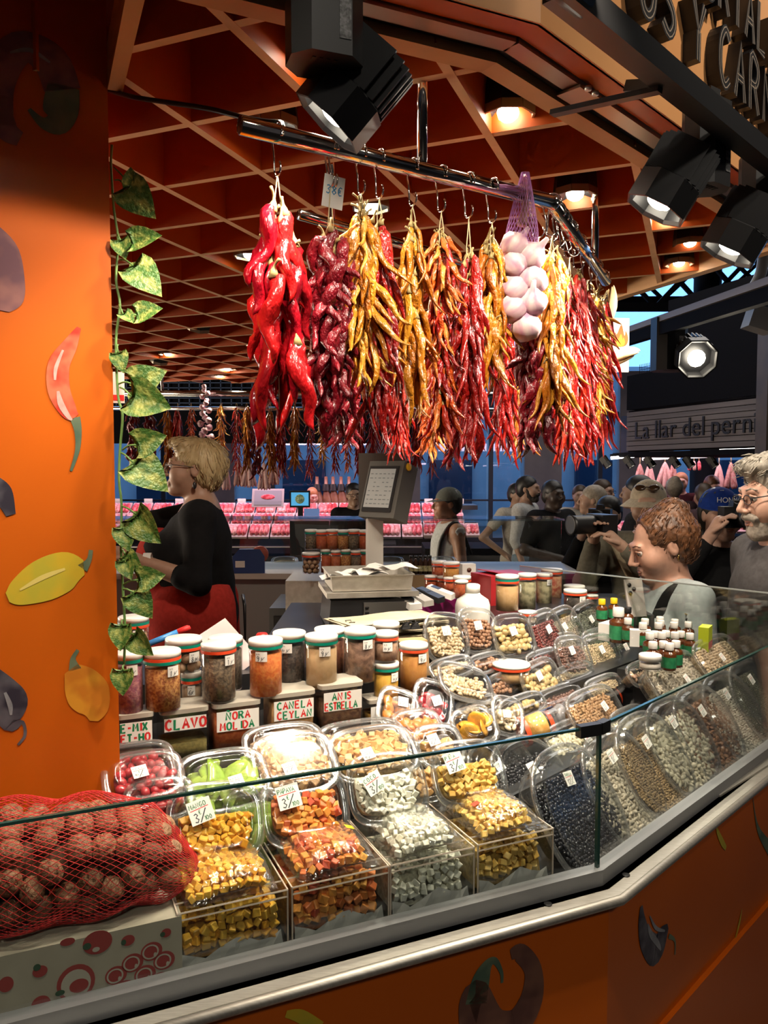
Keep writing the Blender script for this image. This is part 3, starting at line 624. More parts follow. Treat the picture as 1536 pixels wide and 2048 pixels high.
def chili_kind(key, Ls, r, cols, wr, bend, stemL, rough=.27, bscale=160, coat=.35, n=6, tipk=1.0):
    mt = mat('dried chili ' + key, (.75, .75, .75), (1.15, 1.15, 1.15), rough=rough, rnd=cols, scale=45, bump=1.0, bscale=bscale, coat=coat * .6, spec=.5, bdist=.006, stretch=(1, 1, .45))
    rr = random.Random(key); ms = []
    for k in range(n):
        L = rr.uniform(*Ls); ms.append((chili_mesh('chili', L, r * rr.uniform(.85, 1.15), mt, rr.uniform(*bend), wr, key + str(k), tipk=tipk), stem_mesh(stemL * rr.uniform(.7, 1.3), r, key + str(k)), L))
    CH[key] = ms
chili_kind('glossy red', (.12, .18), .0138, [(.48, .004, .012), (.30, .003, .012), (.56, .010, .010), (.16, .002, .008)], .36, (-.5, .3), .018, rough=.24, coat=.5, bscale=70, tipk=.8, n=9)
chili_kind('dark purple', (.085, .12), .0125, [(.15, .004, .010), (.24, .008, .018), (.09, .003, .006)], .42, (-.9, .5), .014, rough=.3, bscale=140)
chili_kind('yellow', (.06, .085), .0066, [(.72, .36, .025), (.64, .22, .012), (.76, .45, .07), (.55, .13, .01)], .34, (-1.0, .8), .026)
chili_kind('wrinkled red', (.11, .15), .0092, [(.33, .006, .007), (.42, .014, .008), (.20, .004, .005)], .3, (-.9, .6), .014)
chili_kind('amber', (.09, .13), .0088, [(.54, .19, .008), (.42, .11, .006), (.62, .28, .02), (.30, .07, .006)], .28, (-.8, .6), .02)
chili_kind('orange', (.05, .07), .0062, [(.66, .13, .015), (.5, .06, .01), (.72, .28, .05)], .25, (-.7, .4), .018)
chili_kind('thin red', (.06, .085), .0056, [(.40, .010, .007), (.28, .007, .006), (.50, .035, .012)], .2, (-.6, .5), .012)
chili_kind('bright red', (.09, .13), .0085, [(.48, .008, .007), (.36, .008, .008), (.58, .03, .01)], .22, (-.7, .5), .012, coat=.6)
STYLE = {'glossy red': (28, .22, .034), 'dark purple': (54, .34, .014), 'yellow': (120, .62, .010), 'wrinkled red': (56, .24, .014), 'amber': (60, .30, .013), 'orange': (130, .62, .010), 'thin red': (130, .55, .012), 'bright red': (70, .42, .014)}
def ristra(p, dirv, ytop, ybot, key, lab, n=None, tilt=None, stems=True, hook=True, core=None, group='chili strings on the chrome rail', mixed=None, zt=None, zb=None, wide=1.0, name='chili_string'):
    """string hung under point p on the rail; ytop / ybot are where the chilies start and end"""
    D = depth(p); sc = D / FPX
    zt = EYE_Z(p, ytop) if zt is None else zt; zb = EYE_Z(p, ybot) if zb is None else zb
    hk = .062
    if hook:
        h = inst('hook', HOOK, None, T(p) @ RZ(math.atan2(dirv.y, dirv.x) + math.pi / 2)); HK.append((h, lab))
    t = thing(name, lab, 'chili string', loc=(p.x, p.y, zb), group=group)
    m = MB(); top = p.z - hk - zb
    for s_ in (-1, 1): m.tube([(0, .003 * s_, top), (.004 * s_, .004 * s_, zt - zb + .008), (0, 0, (zt - zb) * .5), (0, 0, .04)], .0011, 4)
    obj('string', m, M_STRING, t)
    N, tl, ro = STYLE[key]; N = n or N; tl = tilt if tilt is not None else tl; ph = rng.uniform(0, 6.28); H = zt - zb
    for i in range(N):
        k2 = mixed if (mixed and rng.random() < .3) else key
        me, st, L = rng.choice(CH[k2]); f = (i + rng.random()) / N
        z = H - f * max(H - L * .92, .03); ph += 2.4 + rng.uniform(-.5, .5)
        a = tl * rng.uniform(.3, 1.25) * (1 - .35 * f) + (.06 if i < 5 else 0)
        rr = ro * rng.uniform(.2, 1.1) * wide
        M = T(rr * math.cos(ph), rr * math.sin(ph), z) @ RZ(ph) @ RY(-a) @ RZ(rng.uniform(-.9, .9)) @ S(rng.uniform(.88, 1.12))
        c = inst('chili', me, t, M)
        if stems: inst('stem', st, c)
    return t
def EYE_Z(p, y):                       # height that shows at photo row y, straight above or below p
    v = Vector(p) - CAMP; k = (1024 - y) / FPX; h = math.hypot(v.x, v.y); Yc = v.y
    # camera coords: d = F + U*k ; need z with ((0,Y,z)).U / ((0,Y,z)).F = k
    c, s = math.cos(PITCH), math.sin(PITCH); return EYE + Yc * (k * c - s) / (c + k * s)
HK = []
FRONT = [  # px on rail, top row, bottom row, kind, label, extra
 (553, 412, 872, 'glossy red', 'string of large glossy red peppers, leftmost on the front rail', {}),
 (660, 462, 880, 'dark purple', 'string of wrinkled dark purple chilies beside the glossy red peppers', {}),
 (722, 425, 800, 'yellow', 'string of thin yellow chilies with long stems, nearest the price card', {'mixed': 'amber'}),
 (760, 440, 895, 'wrinkled red', 'long string of wrinkled red chilies behind the thin yellow ones', {}),
 (826, 445, 850, 'amber', 'loose string of amber chilies with long pale stems, middle of the rail', {'n': 44}),
 (884, 468, 905, 'orange', 'spiky string of small orange red chilies in the middle of the rail', {'mixed': 'thin red'}),
 (938, 505, 935, 'wrinkled red', 'wrinkled crimson chili string right of the spiky orange one', {'n': 70}),
 (984, 480, 800, 'amber', 'string of golden chilies left of the garlic net', {'n': 52, 'mixed': 'yellow'}),
]
for px, yt, yb, key, lab, kw in FRONT:
    p, dv = on_bar(px, 0); ristra(p, dv, yt, yb, key, lab, **kw)
BACKSEG = [(1092, 505, 872, 'amber', 'thick string of gold brown chilies right of the garlic net', {'n': 66, 'wide': 1.3}), (1112, 640, 915, 'dark purple', 'dark red chili string hanging below the garlic net', {'n': 44, 'hook': True, 'px2': 1066}),
 (1140, 560, 935, 'thin red', 'bright string of small red chilies past the bend of the rail', {'wide': 1.3}), (1158, 545, 900, 'bright red', 'string of scarlet chilies in the middle past the bend', {'n': 60}),
 (1176, 580, 940, 'thin red', 'string of slim red chilies near the end of the rail', {'wide': 1.2}), (1192, 590, 860, 'yellow', 'string of yellow chilies near the corn husks', {}), (1206, 600, 915, 'bright red', 'red chili string at the far end of the chrome rail', {})]
for px, yt, yb, key, lab, kw in BACKSEG:
    kw = dict(kw); px2 = kw.pop('px2', None); p, dv = on_bar(px, 1)
    if px2: p = B1.lerp(B2, .05) - DL * .04; 
    ristra(p, dv, yt, yb, key, lab, **kw)
# a second row behind, darker strings whose ends show between the front ones
for k, (px, D, yt, yb, key, lab) in enumerate([(690, 1.75, 640, 905, 'dark purple', 'dark string half hidden behind the purple and yellow chilies'), (800, 1.95, 600, 930, 'thin red', 'brown red string behind the loose amber chilies'), (860, 2.0, 620, 925, 'orange', 'rust coloured string behind the spiky orange chilies'),
        (915, 2.05, 640, 938, 'dark purple', 'shaded purple string behind the crimson chilies'), (1010, 2.1, 620, 930, 'wrinkled red', 'shaded red string behind the golden chilies'), (1045, 2.2, 660, 925, 'amber', 'shaded amber string behind the garlic net')]):
    p = PD(px, 700, D); p.z = BZ; ristra(p, DB, yt, yb, key, lab, hook=False, stems=False, group='chili strings in the second row')
q0 = PD(600, 700, 1.62); q0.z = BZ; q1 = PD(1085, 700, 2.22); q1.z = BZ
t = thing('hanging_rail', 'second chrome rail hidden behind the front chili strings', 'rail', loc=q0); m = MB(); m.tube([Vector((0, 0, .02)), q1 - q0 + Vector((0, 0, .02))], .011, 10); obj('tube', m, M_CHROME, t)
for k in (.1, .9): m = MB(); pp = (q1 - q0) * k; m.tube([pp + Vector((0, 0, .02)), pp + Vector((0, 0, HZ + .2 - BZ))], .007, 8); obj('hanger_rod', m, M_CHROME, t)
for h, lab in HK: tag(h, 'steel hook holding the ' + ' '.join(lab.split()[:11]), 'hook', 'steel hooks on the chrome rail')
# bare hooks bunched at the bend
for k, s_ in enumerate((.03, .08, .13, .2)):
    q = B1.lerp(B2, s_ + .04); h = inst('hook', HOOK, None, T(q) @ RZ(AB + math.pi * .9) @ RY(.15 * (k - 1.5))); tag(h, 'empty steel hook bunched at the bend of the rail, %s from the bend' % ('first', 'second', 'third', 'fourth')[k], 'hook', 'empty hooks at the bend')
# ------------------------------------------------------------------ nets
def lattice(fn, nu, nv, r, mt, name, parent, slant=1, label=None, sub=2):
    """diamond net over the surface fn(u in 0..1 around, v in 0..1 along)"""
    m = MB()
    for k in range(nu):
        for sg in (1, -1):
            pts = [fn((k / nu + sg * slant * i / nv) % 1.0, i / nv) for i in range(nv + 1)]; m.tube(pts, r, 3, cap=False)
    return obj(name, m, mt, parent)
M_GARL = mat('garlic skin', (.74, .58, .56), (.52, .24, .36), rough=.5, scale=60, stretch=(1, 1, .2), bump=.3, bscale=90)
gp, gd = on_bar(1048, 0)
g = thing('garlic_net', 'purple net of garlic bulbs hanging on the chrome rail', 'garlic net', loc=(gp.x, gp.y, gp.z))
D = depth(gp); px2m = D / FPX * .96; gz = lambda y: EYE_Z(gp, y) - gp.z
ys = [(350, 8), (385, 16), (430, 26), (465, 33), (500, 36), (560, 38), (620, 38), (650, 30), (672, 10), (682, 3)]
def gfn(u, v):
    s_ = v * (len(ys) - 1); i = min(int(s_), len(ys) - 2); f = s_ - i; y = ys[i][0] + (ys[i + 1][0] - ys[i][0]) * f; r = (ys[i][1] + (ys[i + 1][1] - ys[i][1]) * f) * px2m
    off = -.018 * min(1, max(0, (y - 350) / 150)); return (r * math.cos(2 * math.pi * u) + off * .35, r * .75 * math.sin(2 * math.pi * u) - .012, gz(y))
lattice(gfn, 26, 46, .0005, mat('purple net', (.52, .22, .52), rough=.5), 'net', g, .6)
bulb = MB(); bulb.lathe([(.002, -.020), (.012, -.019), (.020, -.010), (.0225, 0), (.019, .010), (.010, .017), (.005, .022), (.003, .034)], 14)
for k in range(len(bulb.v)):
    x, y, z = bulb.v[k]; a = math.atan2(y, x); f = 1 + .07 * math.cos(a * 7); bulb.v[k] = (x * f, y * f, z)
BULB = bulb.mesh('garlic_bulb', M_GARL)
for i, (px, py) in enumerate(((1030, 492), (1063, 512), (1028, 530), (1066, 560), (1030, 580), (1064, 604), (1028, 618), (1052, 655), (1050, 540), (1046, 600))):
    q = PD(px, py, D - .018 + (.03 if i > 7 else 0)) - gp; inst('garlic_bulb', BULB, g, T(q) @ RX(rng.uniform(-1.2, .8)) @ RY(rng.uniform(-1, 1)) @ S(1.22))
m = MB(); m.tube(smoothpath([(-.004, -.014, gz(455)), (0, -.012, gz(420)), (.002, -.01, gz(385)), (0, -.006, gz(352))], 4), [.012, .010, .007, .007, .006, .006, .005, .005, .004, .004, .004, .004, .003], 8); obj('stalks', m, mat('garlic stalk', (.3, .14, .12), rough=.7), g)
# price card and cable on the rail
p, dv = on_bar(668, 0); p = p.copy(); tc = thing('price_card', 'white handwritten price card hooked on the rail', 'price card', T(PD(667, 384, depth(p))) @ RZ(R_(22)) @ RY(.12))
h = inst('hook', HOOK, None, T(p) @ RZ(math.atan2(dv.y, dv.x) + math.pi / 2)); tag(h, 'steel hook piercing the white price card', 'hook', 'steel hooks on the chrome rail')
m = MB(); m.box((0, 0, 0), (.034, .0006, .05)); obj('card', m, M_WHITE, tc, smooth=False)
m = MB(); write(m, '38€', -.012, -.004, .013, w=.16, z=.0005); obj('handwriting', m, M_BLUEINK, tc, RX(math.pi / 2), smooth=False)
cb = [PD(205, 176, 1.36), PD(262, 193, 1.3), PD(330, 204, 1.28), PD(420, 218, 1.25), PD(500, 238, 1.21), B0 + (B1 - B0) * .1 + Vector((0, 0, .017))]
t = thing('power_cable', 'black cable running from the column to the chrome rail', 'cable', loc=cb[0]); m = MB(); m.tube(smoothpath([q - cb[0] for q in cb], 6), .0042, 8); obj('cable', m, M_BLACKP, t)
q = B0.lerp(B1, .09); m = MB(); m.tube([q + Vector((.0165 * math.cos(a), .0165 * math.sin(a) * .3, .0165 * math.sin(a) + .003)) - q for a in [i * .7 for i in range(10)]], .0011, 5); o = obj('tie', m, mat('green wire', (.01, .12, .09)), bar, T(q - B1))
# corn husks and flame card at the end of the rail
for nm, pts, lab in (('corn_husk', [(1208, 665), (1216, 620), (1222, 575)], 'pale dried corn husk standing up beside the flame card'), ('corn_husk', [(1222, 722), (1245, 712), (1275, 706)], 'pale dried corn husk pointing right below the flame')):
    c = [PD(x, y, 2.12) for x, y in pts]; t = thing(nm, lab, 'corn husk', loc=c[0]); 
    for k in range(4):
        o = Vector((.008 * (k - 1.5), .01 * (k % 2), .006 * (k - 1.5))); m = MB(); m.tube(smoothpath([c[0] - c[0], c[1] - c[0] + o * 1.8, c[2] - c[0] + o * .8], 5), [.004, .009, .013, .015, .016, .016, .014, .012, .009, .006, .002], 7, flat=.3); obj('husk_leaf', m, mat('dry husk', (.70, .54, .28), (.56, .4, .18), rough=.6, scale=40, stretch=(1, 1, .1)), t)
t = thing('flame_card', 'white card with a printed flame hanging past the rail end', 'card', T(PD(1237, 690, 2.35)) @ RZ(R_(8)))
m = MB(); m.box((0, 0, 0), (.066, .001, .16)); obj('card', m, M_WHITE, t, smooth=False)
def blob(pts, z, mi=0):
    mb = MB(); c = smoothpath([Vector((x, y, 0)) for x, y in pts] + [Vector((*pts[0], 0))], 5)[:-1]; mb.add([(p.x, p.y, z) for p in c], [tuple(range(len(c)))], mi); return mb
fl = [(0, -.026), (.018, -.02), (.024, 0), (.016, .022), (.012, .008), (.002, .04), (-.012, .012), (-.017, .018), (-.024, -.004), (-.016, -.022)]
obj('flame_print', blob(fl, .0008), mat('flame red', (.62, .1, .02)), t, T(.006, 0, .02) @ RX(math.pi / 2), smooth=False)
obj('flame_print', blob([(x * .55, y * .55 - .01) for x, y in fl], .0011), mat('flame yellow', (.8, .35, .02)), t, T(.006, 0, .02) @ RX(math.pi / 2), smooth=False)
obj('chili_print', blob([(-.02, 0), (0, .012), (.025, .016), (.022, .008), (0, -.004), (-.016, -.008)], .0008), mat('flame red', (.62, .1, .02)), t, T(.0, 0, -.045) @ RX(math.pi / 2), smooth=False)

# ------------------------------------------------------------------ rear rail with its strings
FB0, FB1 = PZ(200, 786, BZ), PZ(1010, 790, BZ)
t = thing('hanging_rail', 'rear chrome rail over the far counter', 'rail', loc=FB0); m = MB(); m.tube([Vector((0, 0, 0)), FB1 - FB0], .02, 12); obj('tube', m, M_CHROME, t)
for k in (.15, .5, .85): m = MB(); pp = (FB1 - FB0) * k; m.tube([pp, pp + Vector((0, 0, HZ - BZ + .1))], .01, 8); obj('hanger_rod', m, M_CHROME, t)
m = MB(); m.tube([Vector((0, .12, -.09)), FB1 - FB0 + Vector((0, .12, -.09))], .014, 8); obj('lower_tube', m, M_CHROME, t)
rear = [(262, 815, 965, 'dark purple'), (297, 826, 930, 'dark purple'), (332, 822, 955, 'amber'), (352, 820, 950, 'wrinkled red'), (378, 815, 945, 'orange'), (438, 808, 960, 'yellow'), (468, 812, 958, 'thin red'), (488, 812, 955, 'amber'), (508, 822, 965, 'dark purple'),
        (536, 820, 958, 'amber'), (556, 830, 960, 'wrinkled red'), (584, 812, 950, 'amber'), (614, 820, 965, 'thin red'), (640, 812, 940, 'yellow'), (665, 815, 955, 'thin red'), (690, 815, 950, 'orange'), (716, 815, 965, 'wrinkled red'), (742, 815, 960, 'bright red'), (770, 815, 955, 'thin red'), (800, 815, 955, 'wrinkled red'), (830, 815, 950, 'bright red'), (862, 815, 960, 'thin red'), (895, 815, 945, 'orange')]
names = {'dark purple': 'dark purple', 'amber': 'amber', 'wrinkled red': 'wrinkled red', 'orange': 'orange', 'yellow': 'yellow', 'thin red': 'thin red', 'bright red': 'scarlet'}
ordw = ['first', 'second', 'third', 'fourth', 'fifth', 'sixth', 'seventh', 'eighth', 'ninth', 'tenth', 'eleventh', 'twelfth', 'thirteenth', 'fourteenth', 'fifteenth', 'sixteenth', 'seventeenth', 'eighteenth', 'nineteenth', 'twentieth', 'twenty first', 'twenty second', 'twenty third']
for k, (px, yt, yb, key) in enumerate(rear):
    p = FB0.lerp(FB1, (px - 200) / 810.0); D = depth(p)
    ristra(p, (FB1 - FB0).normalized(), yt, yb, key, 'small %s chili string, %s from the left on the rear rail' % (names[key], ordw[k]), n={'dark purple': 34, 'glossy red': 20}.get(key, 58), stems=False, hook=False, group='chili strings on the rear rail', wide=1.25)
p = PZ(410, 786, BZ); t = thing('garlic_braid', 'braided garlic bunch among the rear chili strings', 'garlic', loc=(p.x, p.y, EYE_Z(p, 878)))
for k in range(16):
    zz = .01 + .33 * (k / 15.); s_ = .05 * (1 - .55 * k / 15.); inst('garlic_bulb', BULB, t, T(s_ * math.cos(k * 2.4) * .7, s_ * math.sin(k * 2.4) * .7, zz) @ RX(1.2 * math.sin(k * 2.4)) @ RY(-1.2 * math.cos(k * 2.4)) @ S(1.1 - .4 * k / 15))
# mesh screen and dark wall behind the rear rail
for k in range(3):
    pass

# ================================================================== LEAF VINE ALONG THE COLUMN
M_LEAF = mat('variegated leaf', (.07, .17, .03), (.50, .52, .13), rough=.42, scale=3.2, rampp=(.45, .66), bump=.25, bscale=14, bdist=.05)
def leaf_mesh(fold, curl):
    prof = [(0, 0), (.22, .10), (.40, .02), (.47, .18), (.44, .36), (.34, .58), (.18, .80), (0, 1.0)]
    m = MB(); v = []; f = []; R = 4
    for x, y in prof:
        for k in range(-R, R + 1): a = k / R; v.append((x * a, y - (.10 * abs(a) if y < .05 else 0), fold * abs(x * a) - curl * y * y))
    n = 2 * R + 1
    for i in range(len(prof) - 1):
        for k in range(2 * R): f.append((i * n + k, i * n + k + 1, (i + 1) * n + k + 1, (i + 1) * n + k))
    m.add(v, f); return m.mesh('leaf', M_LEAF)
LEAVES = [leaf_mesh(.25, .12), leaf_mesh(.1, .3), leaf_mesh(.4, .05)]
VD = 1.335
vine = thing('leaf_vine', 'artificial green leaf vine trailing down the column edge', 'vine', loc=PD(240, 1330, VD)); V0 = PD(240, 1330, VD)
spine = [(224, 290), (222, 330), (228, 420), (236, 480), (232, 560), (240, 610), (232, 680), (236, 790), (245, 830), (240, 900), (238, 960), (243, 1010), (242, 1100), (246, 1180), (250, 1260), (248, 1330)]
M_VSTEM = mat('vine stem', (.16, .30, .08), rough=.5)
m = MB(); m.tube(smoothpath([PD(x, y, VD) - V0 for x, y in spine], 4), .0024, 6); obj('vine_stem', m, M_VSTEM, vine)
lv = [(228, 335, 262, 375, 262, 335, 36), (230, 360, 252, 372, 300, 425, 62), (246, 500, 262, 488, 320, 470, 66), (236, 470, 240, 480, 250, 515, 45), (240, 520, 265, 530, 318, 578, 70), (238, 610, 246, 628, 268, 645, 50), (236, 632, 272, 630, 320, 614, 50),
      (238, 768, 265, 768, 324, 742, 66), (240, 775, 262, 792, 338, 815, 84), (245, 900, 272, 890, 328, 872, 62), (242, 905, 266, 925, 332, 970, 82), (243, 1012, 272, 1028, 318, 1085, 74), (242, 1068, 246, 1055, 256, 1100, 50), (243, 1098, 250, 1108, 276, 1135, 56), (244, 1125, 250, 1120, 262, 1158, 44),
      (246, 1170, 276, 1160, 326, 1150, 62), (246, 1178, 266, 1185, 300, 1232, 66), (250, 1262, 268, 1270, 304, 1310, 60), (248, 1330, 246, 1340, 244, 1390, 46), (236, 690, 236, 705, 244, 740, 34), (246, 1240, 244, 1250, 240, 1300, 40)]
for i, (x0, y0, x1, y1, x2, y2, s_) in enumerate(lv):
    a, b, c = PD(x0, y0, VD), PD(x1, y1, VD - .012), PD(x2, y2, VD - .02)
    m = MB(); m.tube(smoothpath([a - V0, (a + b) / 2 - V0 + Vector((0, -.004, .003)), b - V0], 3), .0016, 5); obj('leaf_stalk', m, M_VSTEM, vine)
    y = (c - b).normalized(); L = (c - b).length * 1.05; n = Vector((rng.uniform(-.5, .5), -1, rng.uniform(-.1, .6))); n = (n - y * n.dot(y)).normalized(); x = y.cross(n)
    inst('leaf', LEAVES[i % 3], vine, frame(b - V0, x * L, y * L, n * L))
# small white tag hanging at the column edge
t = thing('white_tag', 'small white tag at the column edge behind the vine', 'tag', T(PD(236, 775, 1.40)) @ RZ(.3)); m = MB(); m.box((0, 0, 0), (.022, .001, .055)); obj('card', m, M_WHITE, t, smooth=False); m = MB(); m.box((0, -.0008, -.018), (.02, .0006, .01)); obj('red_print', m, M_REDINK, t, smooth=False)

# ================================================================== WALNUT SACK ON ITS CARTON
cl = PL(365, 1950, .018)
cart = thing('fruit_carton', 'beige carton printed with red fruit, under the walnut sack', 'carton', frame((cl.x, cl.y, .932), DL, NL, (0, 0, 1)))
ctop = PL(362, 1832, .018).z
m = MB(); m.box((-.32, .1, (ctop - .932) / 2), (.64, .2, ctop - .932)); obj('box', m, mat('beige card', (.46, .42, .33), (.40, .36, .28), rough=.8, scale=14), cart, smooth=False)
FCM = frame((cl.x, cl.y, 0), DL, (0, 0, 1), -NL)
def cdisc(px, py, rx, ry, mt, z, nm='printed_fruit', ring=0, rot=0):
    P = PP(px, py, FCM.translation, NL); l = FCM.inverted() @ P; s_ = mpp(P); n = 22; mb = MB()
    o = [(math.cos(2 * math.pi * k / n), math.sin(2 * math.pi * k / n)) for k in range(n)]; ca, sa = math.cos(rot), math.sin(rot)
    pt = lambda a, f: (l.x + (a[0] * rx * ca - a[1] * ry * sa) * s_ * f, l.y + (a[0] * rx * sa + a[1] * ry * ca) * s_ * f, z)
    if ring: mb.add([pt(a, 1) for a in o] + [pt(a, ring) for a in o], [(k, (k + 1) % n, n + (k + 1) % n, n + k) for k in range(n)])
    else: mb.add([pt(a, 1) for a in o], [tuple(range(n))])
    obj(nm, mb, mt, cart, T(0, 0, -.932) @ Matrix(((1, 0, 0, 0), (0, 0, -1, 0), (0, 1, 0, 0), (0, 0, 0, 1))), smooth=False)
M_PR, M_PG, M_PW = mat('carton red', (.34, .05, .045), rough=.8), mat('carton green', (.04, .09, .05), rough=.8), mat('carton white', (.5, .46, .38), rough=.8)
for k, (x, y) in enumerate(((232, 1950), (265, 1925), (303, 1902), (250, 1978), (290, 1948), (328, 1920), (320, 1962), (285, 1985), (244, 1990))):
    cdisc(x, y, 21, 19, M_PR, .0010); cdisc(x - 2, y + 1, 16, 15, M_PW, .0013, ring=.8); cdisc(x + 7, y + 6, 3, 5, M_PW, .0016)
cdisc(152, 1965, 36, 38, M_PR, .001); cdisc(152, 1967, 28, 30, M_PW, .0013); cdisc(158, 1970, 18, 14, M_PR, .0016); cdisc(120, 1985, 9, 6, M_PG, .0014)
cdisc(195, 1884, 28, 24, M_PR, .001); cdisc(192, 1898, 7, 5, M_PW, .0013); cdisc(174, 1892, 8, 7, M_PG, .0013)
cdisc(256, 1880, 13, 11, M_PR, .001); cdisc(247, 1884, 5, 6, M_PG, .0013); cdisc(80, 1942, 14, 12, M_PR, .001); cdisc(74, 1934, 7, 7, M_PG, .0013); cdisc(12, 1968, 14, 16, M_PR, .001); cdisc(332, 1865, 10, 9, M_PR, .001); cdisc(325, 1868, 5, 5, M_PG, .0013)
cdisc(82, 2008, 18, 18, M_PR, .001); cdisc(84, 2014, 5, 6, M_PW, .0013); cdisc(18, 2032, 6, 10, M_PG, .001); cdisc(135, 1883, 14, 8, M_PR, .001); cdisc(225, 1992, 14, 8, M_PG, .001, rot=.4); cdisc(300, 2000, 40, 7, M_PG, .0009, rot=.3); cdisc(60, 2030, 22, 5, M_PG, .001, rot=.6)
# sack
sk = PL(150, 1720, .115)
SKM = frame((sk.x, sk.y, ctop + .002), DL, NL, (0, 0, 1))
sack = thing('walnut_sack', 'red net sack full of walnuts lying on the carton', 'sack', SKM)
xr = (PL(404, 1800, .07) - sk).dot(DL); SA, SB, SHH = xr + .02, .092, .185
def sfn(u, v, inset=0):
    """pillow shape: u around its long axis, v along it"""
    a = 2 * math.pi * u; x = -SA * 1.35 + (xr + SA * 1.35) * v
    w = max(0, 1 - abs((x + .03) / (SA * 1.02 if x > -.03 else SA * 1.5)) ** 3.2) ** .5
    e = lambda c: math.copysign(abs(c) ** .75, c)
    wob = 1 + .035 * math.sin(9 * v * 3.1 + a * 2) + .03 * math.sin(a * 5 + v * 21)
    y = e(math.cos(a)) * (SB - inset) * (.25 + .75 * w) * wob - .012 * (1 - v); h = SHH * (.30 + .70 * w) * (1 - .25 * v)
    z = h * .5 + e(math.sin(a)) * (h * .5 - inset) * wob
    if v > .86: z = z * (1 - (v - .86) * 3.2) + .04 * (v - .86) * 3.2
    return (x, y, max(z, .003))
M_WAL = mat('walnut shell', (.36, .20, .11), (.17, .075, .035), rough=.6, scale=130, bump=1.0, bscale=150, stretch=(1, 1, .5), rnd=[(.85, .85, .85), (1.25, 1.2, 1.15)], bdist=.006)
wal = []
for k in range(4):
    g_ = random.Random(k); mb = MB(); mb.sphere((0, 0, 0), (.0205, .0185, .0185), 14, 10)
    for q in range(len(mb.v)):
        x, y, z = mb.v[q]; d = 1 + .03 * math.sin(x * 420 + k) * math.sin(y * 380) + .035 * math.sin(z * 500 + x * 200 + k) + (.05 if abs(y) < .002 else 0); mb.v[q] = (x * d, y * d, z * d)
    wal.append(mb.mesh('walnut', M_WAL))
pl = []
for _ in range(5000):
    u, v = rng.random(), rng.random() ** .9 * .90; p = Vector(sfn(u, v, .0225))
    if all((p - q).length > .0325 for q in pl): pl.append(p)
    if len(pl) > 170: break
for p in pl: inst('walnut', rng.choice(wal), sack, T(p) @ Euler((rng.uniform(0, 6), rng.uniform(0, 6), rng.uniform(0, 6))).to_matrix().to_4x4() @ S(rng.uniform(.92, 1.12)))
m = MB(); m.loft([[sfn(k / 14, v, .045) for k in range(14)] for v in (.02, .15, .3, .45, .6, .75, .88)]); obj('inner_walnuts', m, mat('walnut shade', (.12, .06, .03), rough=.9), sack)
M_NET = mat('red net', (.60, .03, .03), rough=.45)
lattice(lambda u, v: sfn(u, v, -.0040), 64, 60, .00058, M_NET, 'net', sack, .45)
# ================================================================== PACKED FRUIT, PULSES AND NUTS
rng = random.Random(11)
for u0, u1, z1 in ((.235, .43, 1.0), (.41, .74, 1.106), (.72, 1.0, 1.2)):
    cpart('display_step', u0, u1, .932, z1, mat('black display base', (.015, .015, .016)))
def sring(a, b, p, n, z, rib=0):
    r = []
    for k in range(n):
        t = 2 * math.pi * k / n; c, s_ = math.cos(t), math.sin(t); f = 1 + (rib if k % 2 else -rib)
        r.append((math.copysign(abs(c) ** (2 / p), c) * a * f, math.copysign(abs(s_) ** (2 / p), s_) * b * f, z))
    return r
def tub_shell(a, b, d, p):
    n = 56; m = MB(); k = (a - .012) / a, (b - .012) / b
    R = lambda f, z, rib=0: sring(a - f, b - f, p, n, z, rib)
    m.loft([R(0, -.001), R(.006, -.003), R(.009, -.004), R(.010, -.010, .006), R(.013, -d * .5, .008), R(.017, -d * .92, .008), R(.021, -d), R(.026, -d)], 0, False, True)
    base = m.mesh('tub_base', M_PLASTIC)
    m = MB(); m.loft([R(-.002, -.004), R(-.002, .002), R(.004, .0035), R(.006, .0005), R(.009, .002), R(.012, .010), R(.017, .0125), R(.022, .0115), R(.024, .0095), R(.028, .0095)], 0, False, True)
    lid_ = m.mesh('tub_lid', M_PLASTIC); m = MB(); m.loft([R(.007, .0012), R(-.0025, .0032), R(-.0042, 0), R(-.0025, -.0048), R(.004, -.0045)], 0, False, False)
    return base, lid_, m.mesh('tub_rim', M_RIM)
# --- pieces
def cube_piece(s_, sd, j=.22):
    g = random.Random(sd); m = MB(); m.box((0, 0, 0), (s_, s_ * g.uniform(.8, 1.1), s_ * g.uniform(.7, 1.05))); m.v = [tuple(c + g.uniform(-j, j) * s_ * .5 for c in v) for v in m.v]
    me = m.mesh('piece', []); bm = bmesh.new(); bm.from_mesh(me); bmesh.ops.bevel(bm, geom=list(bm.edges), offset=s_ * .1, segments=1, affect='EDGES'); bm.to_mesh(me); bm.free(); return me
def ell_piece(a, b, c, n=8, k=6, bend=0, j=0, sd=0):
    g = random.Random(sd); m = MB(); m.sphere((0, 0, 0), (a, b, c), n, k)
    m.v = [(x, y + bend * (x / a) ** 2 * b, z) for x, y, z in m.v]
    if j: m.v = [(x * g.uniform(1 - j, 1 + j), y * g.uniform(1 - j, 1 + j), z * g.uniform(1 - j, 1 + j)) for x, y, z in m.v]
    me = m.mesh('piece', []); return me
CONT = {}
